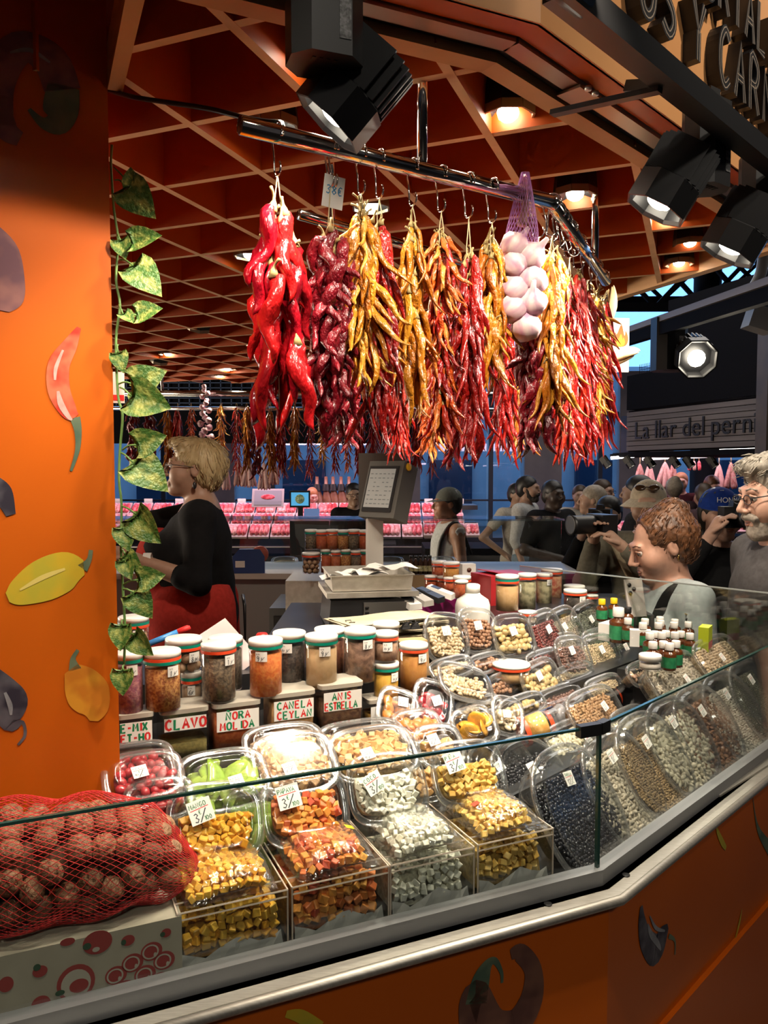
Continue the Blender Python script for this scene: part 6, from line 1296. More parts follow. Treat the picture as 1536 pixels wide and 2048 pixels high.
for k, nm in enumerate(('card reader', 'calculator', 'phone', 'price gun')):
    q = PD(815 + 22 * k, 1190 - 6 * (k % 2), 2.5 + .06 * k); t = thing(nm.replace(' ', '_'), 'small %s %s lying on the papers beside the scale' % (('white', 'grey', 'black', 'pale')[k], nm), nm.split()[-1], T(q.x, q.y, BT + .085) @ RZ(.6 + .2 * k) @ RX(.3)); m = MB(); m.box((0, 0, 0), (.05, .1, .018), taper=.9); obj('case', m, (M_WHITE, M_LGREY, M_BLACKP, M_WPLAST)[k], t, smooth=False); m = MB(); m.box((0, .02, .0095), (.036, .03, .001)); obj('display', m, M_BLACKP, t, smooth=False)
# sauce bottles, row of little jars behind the scale
for k in range(5):
    q = PD(822 + 9.5 * k, 1148, 3.3); t = thing('oil_bottle', 'small dark sauce bottle, %s in the row behind the scale' % ordw[k], 'bottle', T(q.x, q.y, 1.265), 'sauce bottles'); m = MB(); m.lathe([(.011, 0), (.011, .05), (.006, .06), (.006, .07)], 12); obj('body', m, mat('dark sauce', (.03, .015, .01), rough=.15), t); m = MB(); m.lathe([(.0112, .012), (.0112, .036)], 12, cap0=False, cap1=False); obj('label_band', m, mat('sauce label', (.45, .4, .2), (.05, .05, .04), scale=150), t); m = MB(); m.lathe([(.007, .068), (.007, .078)], 12); obj('cap', m, M_BLACKP, t)
m = MB(); m.box((0, 0, .57), (.5, .3, 1.14)); t = thing('bottle_stand', 'wooden crate shelf under the sauce bottles', 'stand', loc=(.16, 3.42, .122)); obj('crate', m, mat('crate wood', (.3, .2, .1), (.22, .14, .07), scale=8), t, smooth=False)
st = thing('jar_stand', 'steel shelf of spice jars behind the scale', 'shelf', loc=(PD(690, 1150, 3.55)[0], 3.55, .122)); m = MB(); m.box((0, 0, .55), (.5, .34, 1.10)); obj('cabinet', m, M_STEEL, st, smooth=False)
m = MB(); m.box((.03, .02, 1.245), (.40, .2, .008)); obj('upper_shelf', m, M_ACRYL, st, smooth=False)
SPM = [P_('cloves', (.06, .04, .025), (.17, .12, .07)), P_('cayenne', (.34, .05, .015), (.42, .09, .02)), P_('nora', (.34, .07, .02), (.44, .12, .035)), P_('chili flakes', (.22, .06, .012), (.46, .22, .06))]
for k in range(7):
    jar(622 + 21.5 * k, 1056 + (k % 2), 1101, 25, 0, 'r' if k % 3 else 'g', SPM[k % 4], 'small spice jar, %s in the top row behind the scale' % ordw[k], D=3.42, txt=False, group='spice jars behind the scale')
jar(622, 1101, 1150, 36, 0, 'r', M_NUTM, 'jar of nutmeg balls at the left of the rear jar shelf', D=3.38, balls=.011, txt=False)
for k in range(6): jar(652 + 20 * k, 1096 + 2 * (k % 2), 1148, 22, 0, 'r' if k % 2 else 'g', SPM[(k + 1) % 4], 'spice jar, %s in the lower row behind the scale' % ordw[k], D=3.42, txt=False, group='spice jars behind the scale')
# left inner side: cabinets, tape dispenser, trays
RB = PD(560, 1160, 4.35)
rear_c = thing('rear_counter', 'grey rear counter with a low glass case', 'counter', loc=(-.75, 4.5, .12))
m = MB(); m.box((0, 0, .5), (3.6, .5, 1.0)); obj('cabinet', m, mat('grey laminate', (.26, .25, .235), rough=.5), rear_c, smooth=False)
m = MB(); m.box((0, -.02, 1.01), (3.64, .56, .03)); obj('worktop', m, mat('cream worktop', (.5, .46, .4), rough=.4), rear_c, smooth=False)
m = MB(); m.box((0, .15, 1.16), (3.6, .008, .26)); obj('glass_front', m, M_GLASS, rear_c, smooth=False); m = MB(); m.box((0, .22, 1.29), (3.6, .3, .012)); obj('glass_top', m, clear('shelf glass', tint=(.7, .8, .85), base=.18, edge=.6, rough=.03), rear_c, smooth=False)
for k in range(9):
    q = Vector((-2.2 + .32 * k, 4.72, 1.145)); t = thing('plastic_tub', 'clear tub inside the rear glass case, %s from the left' % ordw[k], 'tub', T(q) @ RX(.5), 'tubs in the rear glass case'); bs, ld, rm = tub_shell(.08, .06, .05, 3.2); inst('tub_base', bs, t); inst('tub_lid', ld, t); mb = MB(); mb.loft([sring(.055, .04, 3, 20, -.044), sring(.065, .047, 3, 20, -.015)]); obj('filling', mb, CONT[['dried fig', 'raisin', 'pistachio'][k % 3]]['bed'], t)
q = PD(498, 1152, 4.25); t = thing('tape_dispenser', 'blue steel tape dispenser on the rear counter', 'tape dispenser', T(q.x, q.y, 1.146) @ RZ(.1)); m = MB(); m.prism([(-.085, 0), (.085, 0), (.085, .09), (.06, .13), (-.05, .13), (-.085, .09)], -.02, .02, 0, RX(math.pi / 2)); obj('frame', m, mat('blue enamel', (.02, .06, .2), rough=.4), t, smooth=False)
m = MB(); m.lathe([(.045, -.014), (.045, .014)], 20, 0, T(.06, 0, .10) @ RX(math.pi / 2)); obj('tape_roll', m, mat('tape roll', (.4, .1, .07), rough=.4), t); m = MB(); m.box((-.045, -.022, .05), (.05, .006, .035)); obj('cutter', m, M_WPLAST, t, smooth=False)
q = PD(632, 1180, 3.75); cab = thing('steel_drawers', 'dark steel drawer block beside the scale', 'drawers', loc=(q.x - .02, 3.7, .122)); m = MB(); m.box((0, 0, .48), (.34, .4, .96)); obj('body', m, M_DSTEEL, cab, smooth=False); m = MB(); m.box((0, -.205, .86), (.3, .01, .13)); obj('opening', m, mat('slot', (.002, .002, .002)), cab, smooth=False); m = MB(); m.box((0, -.3, .6), (.34, .2, .1)); obj('step', m, M_STEEL, cab, smooth=False)
for nm, px, col, lab, w in (('pink_tray', 645, (.6, .02, .08), 'bright pink plastic tray beside the drawers', .15), ('blue_cup', 600, (.01, .05, .28), 'blue plastic cup on the drawer block', .08)):
    q = PD(px, 1172, 3.7); t = thing(nm, lab, nm.split('_')[1], loc=(q.x, q.y - .05, 1.084)); m = MB(); w2 = w / 2; m.loft([[(x * f, y * f, z) for x, y in ((-w2, -.06), (w2, -.06), (w2, .06), (-w2, .06))] for f, z in ((.85, 0), (1, .075), (.96, .075), (.84, .006))], 0, True, True); obj('shell', m, mat(nm, col, rough=.35), t, smooth=False)
q = PL(524, 1273, .72); t = thing('red_capped_bottle', 'red capped bottle behind the ground chili jar', 'bottle', loc=(q.x, q.y, 1.2)); m = MB(); m.lathe([(.02, 0), (.02, .06), (.016, .075)], 16); obj('body', m, mat('red bottle', (.5, .02, .015), rough=.35), t); m = MB(); m.lathe([(.016, .075), (.016, .092), (.012, .098)], 16); obj('cap', m, mat('red bottle', (.5, .02, .015)), t)
q = PL(455, 1258, .80); t = thing('paper_sheet', 'tilted sheet of paper in a plastic sleeve behind the clove jar', 'paper', T(q.x, q.y, 1.25) @ RZ(.5) @ RX(.9) @ RZ(.5)); m = MB(); m.box((0, 0, 0), (.10, .14, .001)); obj('sheet', m, mat('sleeve', (.5, .42, .42), rough=.3), t, smooth=False)
q = PL(330, 1285, .66); t = thing('blue_marker', 'blue marker pen behind the left jars', 'pen', T(q.x, q.y, 1.32) @ RZ(.4) @ RY(1.25)); m = MB(); m.lathe([(.007, -.05), (.007, .03)], 10); obj('barrel', m, mat('blue pen', (.05, .25, .6), rough=.3), t); m = MB(); m.lathe([(.0075, .03), (.0075, .055), (.004, .06)], 10); obj('cap', m, M_REDINK, t)

# ================================================================== BUTCHERS' STALL BEHIND
M_MEAT = [mat('meat %d' % k, c, tuple(min(1, x * 1.9 + .1) for x in c), rough=.35, scale=28, detail=3, rampp=(.4, .6)) for k, c in enumerate(((.42, .03, .05), (.5, .09, .1), (.36, .02, .03), (.55, .2, .2)))]
bs_ = thing('butcher_case', 'refrigerated meat case of the butcher across the aisle', 'display case', loc=(-1.35, 10.0, 0))
m = MB(); m.box((0, 0, .36), (5.2, 1.0, .72)); obj('plinth', m, M_NIGHT, bs_, smooth=False); m = MB(); m.box((0, -.42, .745), (5.2, .1, .05)); obj('sill', m, M_STEEL, bs_, smooth=False)
m = MB(); m.box((0, .12, .86), (5.1, .9, .03), 0, RX(.36)); obj('sloping_shelf', m, M_NIGHT, bs_, smooth=False)
m = MB(); m.box((0, -.46, 1.05), (5.2, .008, .55)); obj('glass_front', m, M_GLASS, bs_, smooth=False)
k = 0
for r in range(3):
    for i in range(18):
        x = -3.7 + i * .27; y = 9.72 + .27 * r; z = .90 + .12 * r + .045
        if r == 0 and False: continue
        t = thing('meat_tray', 'pink tray of %s in the butcher case, %s in the %s row' % (('sliced red meat', 'pale minced meat', 'dark steaks', 'marbled bacon')[(i + r) % 4], ordw[i], ('front', 'middle', 'rear')[r]), 'meat tray', T(x, y, z) @ RX(.62), 'meat trays in the butcher case')
        m = MB(); m.box((0, 0, 0), (.25, .25, .03)); obj('tray', m, mat('tray white', (.6, .45, .46)), t, smooth=False)
        for q in range(4): m = MB(); m.sphere((-.084 + .056 * q, 0, .025), (.040, .11, .03), 8, 5); obj('cut', m, M_MEAT[(i + r + q // 2) % 4], t)
for i in range(12):
    t = thing('price_card', 'small white price card above the meat, %s from the left' % ordw[i], 'price card', loc=(-3.6 + .42 * i, 10.62, 1.28), group='price cards in the butcher case'); m = MB(); m.box((0, 0, 0), (.11, .01, .07)); obj('card', m, M_WHITE, t, smooth=False)
m = MB(); m.box((0, 0, 0), (5.2, .5, .06)); t = thing('rear_shelf', 'dark shelf behind the butcher trays', 'shelf', loc=(-1.35, 10.75, 1.2)); obj('board', m, M_DSTEEL, t, smooth=False)
# canopy over it
can = thing('stall_canopy', 'dark canopy of the butcher stall behind the rear chili rail', 'canopy', loc=(-3.0, 9.6, 2.0))
m = MB(); m.box((0, 0, .45), (7.6, .2, .85)); obj('fascia', m, M_NIGHT, can, smooth=False)
m = MB(); m.box((0, .9, .9), (7.6, 2.0, .06)); obj('roof', m, M_NIGHT, can, smooth=False)
mb = MB()
for k in range(60): mb.box((-3.7 + .125 * k, -.13, .65), (.012, .01, .35))
for k in range(6): mb.box((0, -.13, .5 + .06 * k), (7.5, .01, .012))
o = obj('wire_screen', mb, mat('blue wire', (.05, .08, .16), rough=.4), can, smooth=False); o['kind'] = 'stuff'
# hanging salami and hams
def sausage(px, py, D, L, r, col, lab, n=1, name='hanging_sausage', grp='cured sausages'):
    q = PD(px, py, D); t = thing(name, lab, 'sausage', loc=q, group=grp)
    for k in range(n):
        a = (k - (n - 1) / 2) * .10; b = Vector((math.sin(a) * L, (k % 3 - 1) * r, -math.cos(a) * L)); m = MB(); m.tube([Vector((0, 0, 0)), b * .12, b * .3, b * .6, b * .9, b], [r * .35, r * .8, r, r * 1.05, r, r * .3], 8); obj('link', m, col, t)
    m = MB(); m.tube([(0, 0, 0), (0, 0, .12)], .006, 5); obj('string', m, M_STRING, t)
M_SAL = mat('cured sausage', (.34, .12, .10), (.5, .3, .27), rough=.6, scale=30); M_SAL2 = mat('pale sausage', (.56, .30, .28), (.66, .44, .4), rough=.6, scale=30); M_HAM = mat('cured ham', (.10, .035, .018), (.2, .09, .04), rough=.4, scale=9)
for k, (px, py, nn, c) in enumerate(((452, 925, 3, M_SAL2), (478, 918, 4, M_SAL), (497, 920, 6, M_SAL2), (528, 925, 5, M_SAL2), (548, 915, 4, M_SAL))): sausage(px, py, 9.4, .33, .022, c, 'bundle of pale sausages above the seller, %s from the left' % ordw[k], nn, grp='sausages over the butcher case')
for k, (px, py, nn, c) in enumerate(((1280, 928, 6, M_SAL), (1299, 926, 6, M_SAL2), (1330, 924, 8, M_SAL2), (1346, 926, 5, M_SAL), (1438, 928, 6, M_SAL2), (1462, 925, 6, M_SAL))): sausage(px, py, 10.0, .34, .024, c, 'fan of cured sausages under the slatted sign, %s from the left' % ordw[k], nn, grp='sausages under the slatted sign')
for k, px in enumerate((1378, 1388, 1398)): sausage(px, 922, 9.8, .12, .022, (M_MEAT[0], M_SAL2, M_MEAT[0])[k], 'short red and white sausage under the slatted sign, %s of three' % ordw[k], 1, grp='short sausages')
for k, px in enumerate((652, 666, 682, 634, 698)):
    q = PD(px, 968, 10.6); t = thing('cured_ham', 'hanging cured ham behind the black shirted man, %s' % ('leftmost', 'second', 'third', 'fourth', 'last')[k], 'ham', loc=q, group='hanging hams'); m = MB(); m.tube([(0, 0, .1), (0, 0, -.05), (.02, 0, -.2), (.03, 0, -.38), (.02, 0, -.52), (0, 0, -.58)], [.02, .03, .07, .115, .10, .03], 10); obj('leg_meat', m, M_HAM, t); m = MB(); m.lathe([(.045, 0), (.06, -.09)], 10, cap0=False, cap1=False); obj('label_band', m, M_BLACK, t)
# screens and till
q = PD(600, 998, 9.3); t = thing('shop_monitor', 'monitor showing a plate of food above the meat case', 'monitor', loc=q); m = MB(); m.box((0, 0, 0), (.24, .03, .2)); obj('housing', m, M_BLACKP, t, smooth=False); m = MB(); m.box((0, -.017, 0), (.205, .004, .155)); s2 = obj('screen', m, mat('lit blue screen', (.05, .2, .4), emit=(.08, .38, .65), estr=.9), t, smooth=False)
m = MB(); m.lathe([(.055, 0), (.055, .002)], 18, 0, T(0, -.02, 0) @ RX(math.pi / 2)); obj('plate_image', m, mat('plate image', (.03, .06, .05), (.5, .6, .3), emit=(.12, .2, .1), estr=.3, scale=40), s2)
m = MB(); m.box((0, .05, -.3), (.06, .04, .45)); obj('stand', m, M_BLACKP, t, smooth=False)
q = PD(622, 1034, 9.2); t = thing('cash_register', 'black till with a small lit display beside the monitor', 'till', loc=(q.x, q.y, .72)); m = MB(); m.box((0, 0, .2), (.45, .4, .4)); obj('body', m, M_BLACKP, t, smooth=False); m = MB(); m.box((0, -.1, .46), (.18, .05, .12), 0, RX(-.4)); obj('display', m, mat('till display', (.1, .15, .3), emit=(.15, .25, .5), estr=.5), t, smooth=False)
q = PD(536, 996, 9.9); t = thing('picture_panel', 'framed picture of a sausage leaning over the meat case', 'picture', T(q) @ RX(-.35)); m = MB(); m.box((0, 0, 0), (.40, .02, .24)); obj('frame', m, mat('pale frame', (.5, .45, .48), rough=.3), t, smooth=False); m = MB(); m.box((0, -.012, 0), (.34, .004, .19)); obj('print', m, mat('picture ground', (.3, .3, .36)), t, smooth=False); m = MB(); m.sphere((0, -.015, .01), (.09, .004, .035), 14, 6); obj('sausage_print', m, M_MEAT[0], t)
# second meat case on the right of the scale
b2 = thing('butcher_case', 'second meat case seen right of the scale screen', 'display case', loc=(.95, 9.0, 0)); m = MB(); m.box((0, 0, .42), (1.0, .8, .84)); obj('plinth', m, M_NIGHT, b2, smooth=False)
for i in range(4):
    t = thing('meat_tray', 'bright pink meat tray right of the scale screen, %s' % ordw[i], 'meat tray', T(.52 + .16 * i, 8.9, 1.02) @ RX(.6), 'meat trays in the second case'); m = MB(); m.box((0, 0, 0), (.15, .22, .03)); obj('tray', m, mat('tray white', (.6, .45, .46)), t, smooth=False)
    for q in range(3): m = MB(); m.sphere((-.045 + .045 * q, 0, .022), (.03, .09, .025), 8, 5); obj('cut', m, M_MEAT[(i + q) % 4], t)
light('AREA', 'second_case_light', (.9, 8.7, 1.9), (.9, 8.9, 1.0), 6, (1, .68, .76), sx=.9, sy=.2)
def text_mesh(s_, size, ext):
    c = bpy.data.curves.new('lettering', 'FONT'); c.body = s_; c.size = size; c.extrude = ext; o = bpy.data.objects.new('lettering_tmp', c); COL.objects.link(o)
    dg = bpy.context.evaluated_depsgraph_get(); dg.update(); me = bpy.data.meshes.new_from_object(o.evaluated_get(dg)); bpy.data.objects.remove(o); me.name = 'letter'; return me
m_ = text_mesh('AS', .17, .002); m_.materials.clear(); m_.materials.append(mat('case lettering', (.2, .17, .16))); o = inst('lettering', m_, b2, T(-.35, -.405, .52) @ RX(math.pi / 2))
# ------------------------------------------------------------------ the stall with the slatted sign, right
sL, sR = PD(1258, 862, 8.8), PD(1522, 840, 7.0); sR.z = sL.z = 2.13; DS = (sR - sL); LS = DS.length; DS.normalize(); NS = Vector((DS.y, -DS.x, 0))
SM = frame(sL, DS, -NS, (0, 0, 1))
sign = thing('slatted_sign', 'dark slatted wooden sign with raised lettering over the cold meat stall', 'sign', SM)
M_SLAT = mat('grey stained wood', (.13, .115, .12), (.09, .08, .088), rough=.7, scale=6, stretch=(.2, 1, 3))
for k in range(8): m = MB(); m.box((LS / 2, .015, -.2 + .054 * k + .01), (LS + .1, .02, .047)); obj('slat', m, M_SLAT, sign, smooth=False)
m = MB(); m.box((LS / 2, .04, 0), (LS + .1, .02, .46)); obj('backing', m, M_NIGHT, sign, smooth=False)
x = .10
for ch in 'La llar del pernil':
    if ch == ' ': x += .07; continue
    me = text_mesh(ch, .27, .006); me.materials.clear(); me.materials.append(M_BLACK); w = max(v.co.x for v in me.vertices); o = inst('letter', me, sign, T(x, -.004, -.09) @ RX(math.pi / 2)); x += w + .016
can = thing('stall_canopy', 'black canopy block above the slatted sign', 'canopy', SM)
m = MB(); m.prism([(-.05, .0), (LS + .3, .0), (LS + .3, 1.2), (-.05, 1.2)], .24, .62); obj('box', m, M_NIGHT, can, smooth=False)
m = MB(); m.prism([(.5, .1), (LS + .3, .1), (LS + .3, 1.1), (.7, 1.1)], .62, 1.35); obj('upper_box', m, M_NIGHT, can, smooth=False)
m = MB(); m.box((-.16, .2, -.02), (.26, .2, .42)); obj('side_panel', m, mat('navy panel', (.012, .014, .03), rough=.5), can, smooth=False)
m = MB(); m.box((LS / 2, .7, -.26), (LS + .6, 1.4, .05)); obj('soffit', m, M_NIGHT, can, smooth=False)
mb = MB()
for k in range(16): mb.box((-.5 + .03 * k, .5, .55), (.004, .004, .55))
for k in range(18): mb.box((-.27, .5, .28 + .03 * k), (.48, .004, .004))
o = obj('wire_grille', mb, M_DARKST, can, smooth=False); o['kind'] = 'stuff'
t = thing('stall_pillar', 'brown timber pillar at the right edge of the slatted sign', 'pillar', T(PD(1530, 800, 6.8)[0], 6.8, 0)); m = MB(); m.box((.08, 0, 1.45), (.26, .2, 2.9)); obj('post', m, mat('brown post', (.06, .045, .035), (.09, .065, .045), rough=.6, scale=5), t, smooth=False)
M_TUBE = mat('pink white tube lamp', (1, .8, .85), emit=(1, .72, .8), estr=5); M_TUBEW = mat('white tube lamp', (1, 1, 1), emit=(1, .95, .9), estr=7)
for k, (x0, x1, y, D_, mt) in enumerate(((1222, 1268, 916, 9.0, M_TUBEW), (1285, 1360, 918, 9.4, M_TUBE), (1370, 1470, 914, 9.2, M_TUBE), (1400, 1500, 906, 8.6, M_TUBE), (1440, 1510, 897, 8.0, M_TUBEW))):
    a, b = PD(x0, y, D_), PD(x1, y - 4, D_); t = thing('tube_lamp', 'lit tube lamp under the slatted sign, %s from the left' % ordw[k], 'lamp', loc=a); m = MB(); m.tube([Vector((0, 0, 0)), b - a], .018, 8); obj('tube', m, mt, t)
    m = MB(); m.beam(Vector((0, .02, .03)), b - a + Vector((0, .02, .03)), .05, .03); obj('batten', m, M_BLACK, t, smooth=False)
for k, px in enumerate((1212, 1258, 1300, 1350, 1378, 1425)):
    q = PD(px, 925, 8.6); spot_head('stall_spotlight', 'small black spotlight under the slatted sign, %s from the left' % ordw[k], q, (.4, -.3, -.7), .045, .13, group='small spotlights under the slatted sign')
for k, px in enumerate((808, 820, 832)): q = PD(px, 932, 8.5); spot_head('stall_spotlight', 'small bright spotlight above the scale screen, %s of three' % ordw[k], q, (-.3, -.5, -.6), .04, .1, group='small spotlights above the scale')
# awning beam and a grey vent box, upper right
a, b = PD(1225, 672, 5.4), PD(1560, 556, 3.5); t = thing('awning_beam', 'pale awning beam crossing the hall at the right', 'beam', loc=a); m = MB(); m.beam(Vector((0, 0, 0)), b - a, .05, .035); obj('beam', m, mat('cream rail', (.34, .29, .24), rough=.5), t, smooth=False); m = MB(); m.beam(Vector((0, 0, -.06)), b - a + Vector((0, 0, -.06)), .05, .07); obj('lower_rail', m, M_NIGHT, t, smooth=False)
t = thing('vent_box', 'grey junction box and pipe at the right edge', 'vent', T(PD(1520, 640, 5.0))); m = MB(); m.box((0, 0, 0), (.16, .12, .14), 0, RY(.3)); obj('box', m, mat('grey box', (.3, .29, .27)), t, smooth=False); m = MB(); m.tube(smoothpath([(-.02, 0, .05), (-.06, 0, .16), (0, 0, .3), (.02, 0, .5)], 4), .035, 10); obj('pipe', m, mat('grey box', (.3, .29, .27)), t)
# meat case under the sausages
b3 = thing('butcher_case', 'pink lit meat case behind the photographers', 'display case', loc=(4.6, 10.6, 0)); m = MB(); m.box((0, 0, .42), (4.5, .8, .84)); obj('plinth', m, M_NIGHT, b3, smooth=False)
for i in range(20):
    t = thing('meat_tray', 'pink meat tray behind the photographers, %s from the left in the case' % ordw[i], 'meat tray', T(2.5 + .22 * i, 10.35, .95) @ RX(.5), 'meat trays in the far right case'); m = MB(); m.box((0, 0, 0), (.2, .26, .03)); obj('tray', m, mat('tray white', (.6, .45, .46)), t, smooth=False)
    for q in range(3): m = MB(); m.sphere((-.06 + .06 * q, 0, .022), (.036, .1, .03), 8, 5); obj('cut', m, M_MEAT[(i + q) % 4], t)
# ================================================================== PEOPLE
rng = random.Random(3)
def axis_coords(lo, hi, vox, fine):
    """coarse grid line positions with finer spacing inside the given (lo, hi, step) ranges"""
    out = [lo]
    while out[-1] < hi:
        s_ = vox
        for a, b, f in fine:
            if a - vox < out[-1] < b: s_ = min(s_, f)
        out.append(out[-1] + s_)
    return np.array(out)
def sd_prim(p, X, Y, Z):
    if p[0] == 'c':
        a, b, ra, rb = np.array(p[1], float), np.array(p[2], float), p[3], p[4]; d = b - a; L2 = max(d @ d, 1e-9)
        px, py, pz = X - a[0], Y - a[1], Z - a[2]; t = np.clip((px * d[0] + py * d[1] + pz * d[2]) / L2, 0, 1)
        return np.sqrt((px - t * d[0]) ** 2 + (py - t * d[1]) ** 2 + (pz - t * d[2]) ** 2) - (ra + (rb - ra) * t)
    c, r, Rm = np.array(p[1], float), p[2], p[3]; px, py, pz = X - c[0], Y - c[1], Z - c[2]
    if Rm is not None: px, py, pz = [Rm[0][i] * px + Rm[1][i] * py + Rm[2][i] * pz for i in range(3)]
    k0 = np.sqrt((px / r[0]) ** 2 + (py / r[1]) ** 2 + (pz / r[2]) ** 2); k1 = np.sqrt((px / r[0] ** 2) ** 2 + (py / r[1] ** 2) ** 2 + (pz / r[2] ** 2) ** 2) + 1e-9
    return k0 * (k0 - 1) / k1
def sdf_mesh(name, prims, mt, vox, fine=(), noise=0, nfreq=60):
    """prims: (prim, op, k); one smooth continuous skin around all of them"""
    lo = np.full(3, 9.); hi = -lo
    for p, op, k in prims:
        if op == 'sub': continue
        if p[0] == 'c':
            for q, r in ((p[1], p[3]), (p[2], p[4])): lo = np.minimum(lo, np.array(q) - r); hi = np.maximum(hi, np.array(q) + r)
        else: R0 = max(p[2]); lo = np.minimum(lo, np.array(p[1]) - R0); hi = np.maximum(hi, np.array(p[1]) + R0)
    lo -= vox * 2; hi += vox * 2
    ax = [axis_coords(lo[i], hi[i], vox, [(c[i] - h[i], c[i] + h[i], f) for c, h, f in fine]) for i in range(3)]
    Fd = np.full([len(a) for a in ax], 1.0, np.float32)
    for p, op, k in prims:
        if p[0] == 'c': l = np.minimum(np.array(p[1]) - p[3], np.array(p[2]) - p[4]); h = np.maximum(np.array(p[1]) + p[3], np.array(p[2]) + p[4])
        else: R0 = max(p[2]); l = np.array(p[1]) - R0; h = np.array(p[1]) + R0
        mg = k + 2.5 * vox; sl = []
        for i in range(3):
            a0 = max(np.searchsorted(ax[i], l[i] - mg) - 1, 0); a1 = min(np.searchsorted(ax[i], h[i] + mg) + 1, len(ax[i])); sl.append(slice(a0, a1))
        sl = tuple(sl); X, Y, Z = np.meshgrid(ax[0][sl[0]], ax[1][sl[1]], ax[2][sl[2]], indexing='ij', sparse=True)
        d = sd_prim(p, X, Y, Z); cur = Fd[sl]
        if op == 'sub': h_ = np.clip(.5 - .5 * (cur + d) / k, 0, 1); Fd[sl] = cur * (1 - h_) + (-d) * h_ + k * h_ * (1 - h_)
        else: h_ = np.clip(.5 + .5 * (d - cur) / k, 0, 1); Fd[sl] = d * (1 - h_) + cur * h_ - k * h_ * (1 - h_)
    if noise:
        X, Y, Z = np.meshgrid(*ax, indexing='ij', sparse=True); Fd += (noise * (np.sin(X * nfreq + 3 * np.sin(Z * nfreq * .6)) * np.sin(Y * nfreq * 1.1 + 1) + .7 * np.sin(Z * nfreq * .5 + Y * nfreq * 1.7))).astype(np.float32)
    ins = Fd < 0; nx, ny, nz = [n - 1 for n in Fd.shape]
    cnt = np.zeros((nx, ny, nz), np.int8); off = [(a, b, c) for a in (0, 1) for b in (0, 1) for c in (0, 1)]
    for a, b, c in off: cnt += ins[a:a + nx, b:b + ny, c:c + nz]
    I, J, K = np.nonzero((cnt > 0) & (cnt < 8)); n = len(I)
    if n == 0: return None
    idx = np.full((nx, ny, nz), -1, np.int64); idx[I, J, K] = np.arange(n)
    acc = np.zeros((n, 3)); num = np.zeros(n)
    for (a, b, c) in off:
        for e in range(3):
            if (a, b, c)[e]: continue
            q = [a, b, c]; q[e] = 1
            f0 = Fd[I + a, J + b, K + c].astype(float); f1 = Fd[I + q[0], J + q[1], K + q[2]].astype(float); mk = (f0 < 0) != (f1 < 0)
            t = np.where(mk, f0 / np.where(mk, f0 - f1, 1), 0)
            P0 = np.stack([ax[0][I + a], ax[1][J + b], ax[2][K + c]], 1); P1 = np.stack([ax[0][I + q[0]], ax[1][J + q[1]], ax[2][K + q[2]]], 1)
            acc += np.where(mk[:, None], P0 + (P1 - P0) * t[:, None], 0); num += mk
    V = acc / num[:, None]; quads = []
    def face(A, B, C, D_, flip): q = np.stack([A, B, C, D_], 1); q[flip] = q[flip][:, ::-1]; quads.append(q)
    i, j, k = np.nonzero(ins[:-1, 1:-1, 1:-1] != ins[1:, 1:-1, 1:-1]); j += 1; k += 1; face(idx[i, j - 1, k - 1], idx[i, j, k - 1], idx[i, j, k], idx[i, j - 1, k], ~ins[i, j, k])
    i, j, k = np.nonzero(ins[1:-1, :-1, 1:-1] != ins[1:-1, 1:, 1:-1]); i += 1; k += 1; face(idx[i - 1, j, k - 1], idx[i - 1, j, k], idx[i, j, k], idx[i, j, k - 1], ~ins[i, j, k])
    i, j, k = np.nonzero(ins[1:-1, 1:-1, :-1] != ins[1:-1, 1:-1, 1:]); i += 1; j += 1; face(idx[i - 1, j - 1, k], idx[i, j - 1, k], idx[i, j, k], idx[i - 1, j, k], ~ins[i, j, k])
    Q = np.concatenate(quads); me = bpy.data.meshes.new(name); me.vertices.add(n); me.vertices.foreach_set('co', V.ravel()); me.loops.add(len(Q) * 4); me.loops.foreach_set('vertex_index', Q.ravel().astype(np.int32))
    me.polygons.add(len(Q)); me.polygons.foreach_set('loop_start', np.arange(0, len(Q) * 4, 4, dtype=np.int32)); me.polygons.foreach_set('loop_total', np.full(len(Q), 4, np.int32)); me.update(calc_edges=True); me.validate()
    me.materials.append(mt); me.polygons.foreach_set('use_smooth', [True] * len(me.polygons)); return me
def skin(c): return mat('skin %.2f %.2f %.2f' % c, c, tuple(x * .86 for x in c), rough=.5, scale=30)
def cloth(nm, c, c2=None): return mat('cloth ' + nm, c, c2 or tuple(x * .8 for x in c), rough=.9, spec=.12, scale=60, bump=.35, bscale=14, bdist=.012)
M_EYEW, M_EYED = mat('eye white', (.42, .38, .34), rough=.25), mat('eye dark', (.02, .012, .008), rough=.1); M_LENSES = clear('spectacle lens', base=.08, edge=.5)
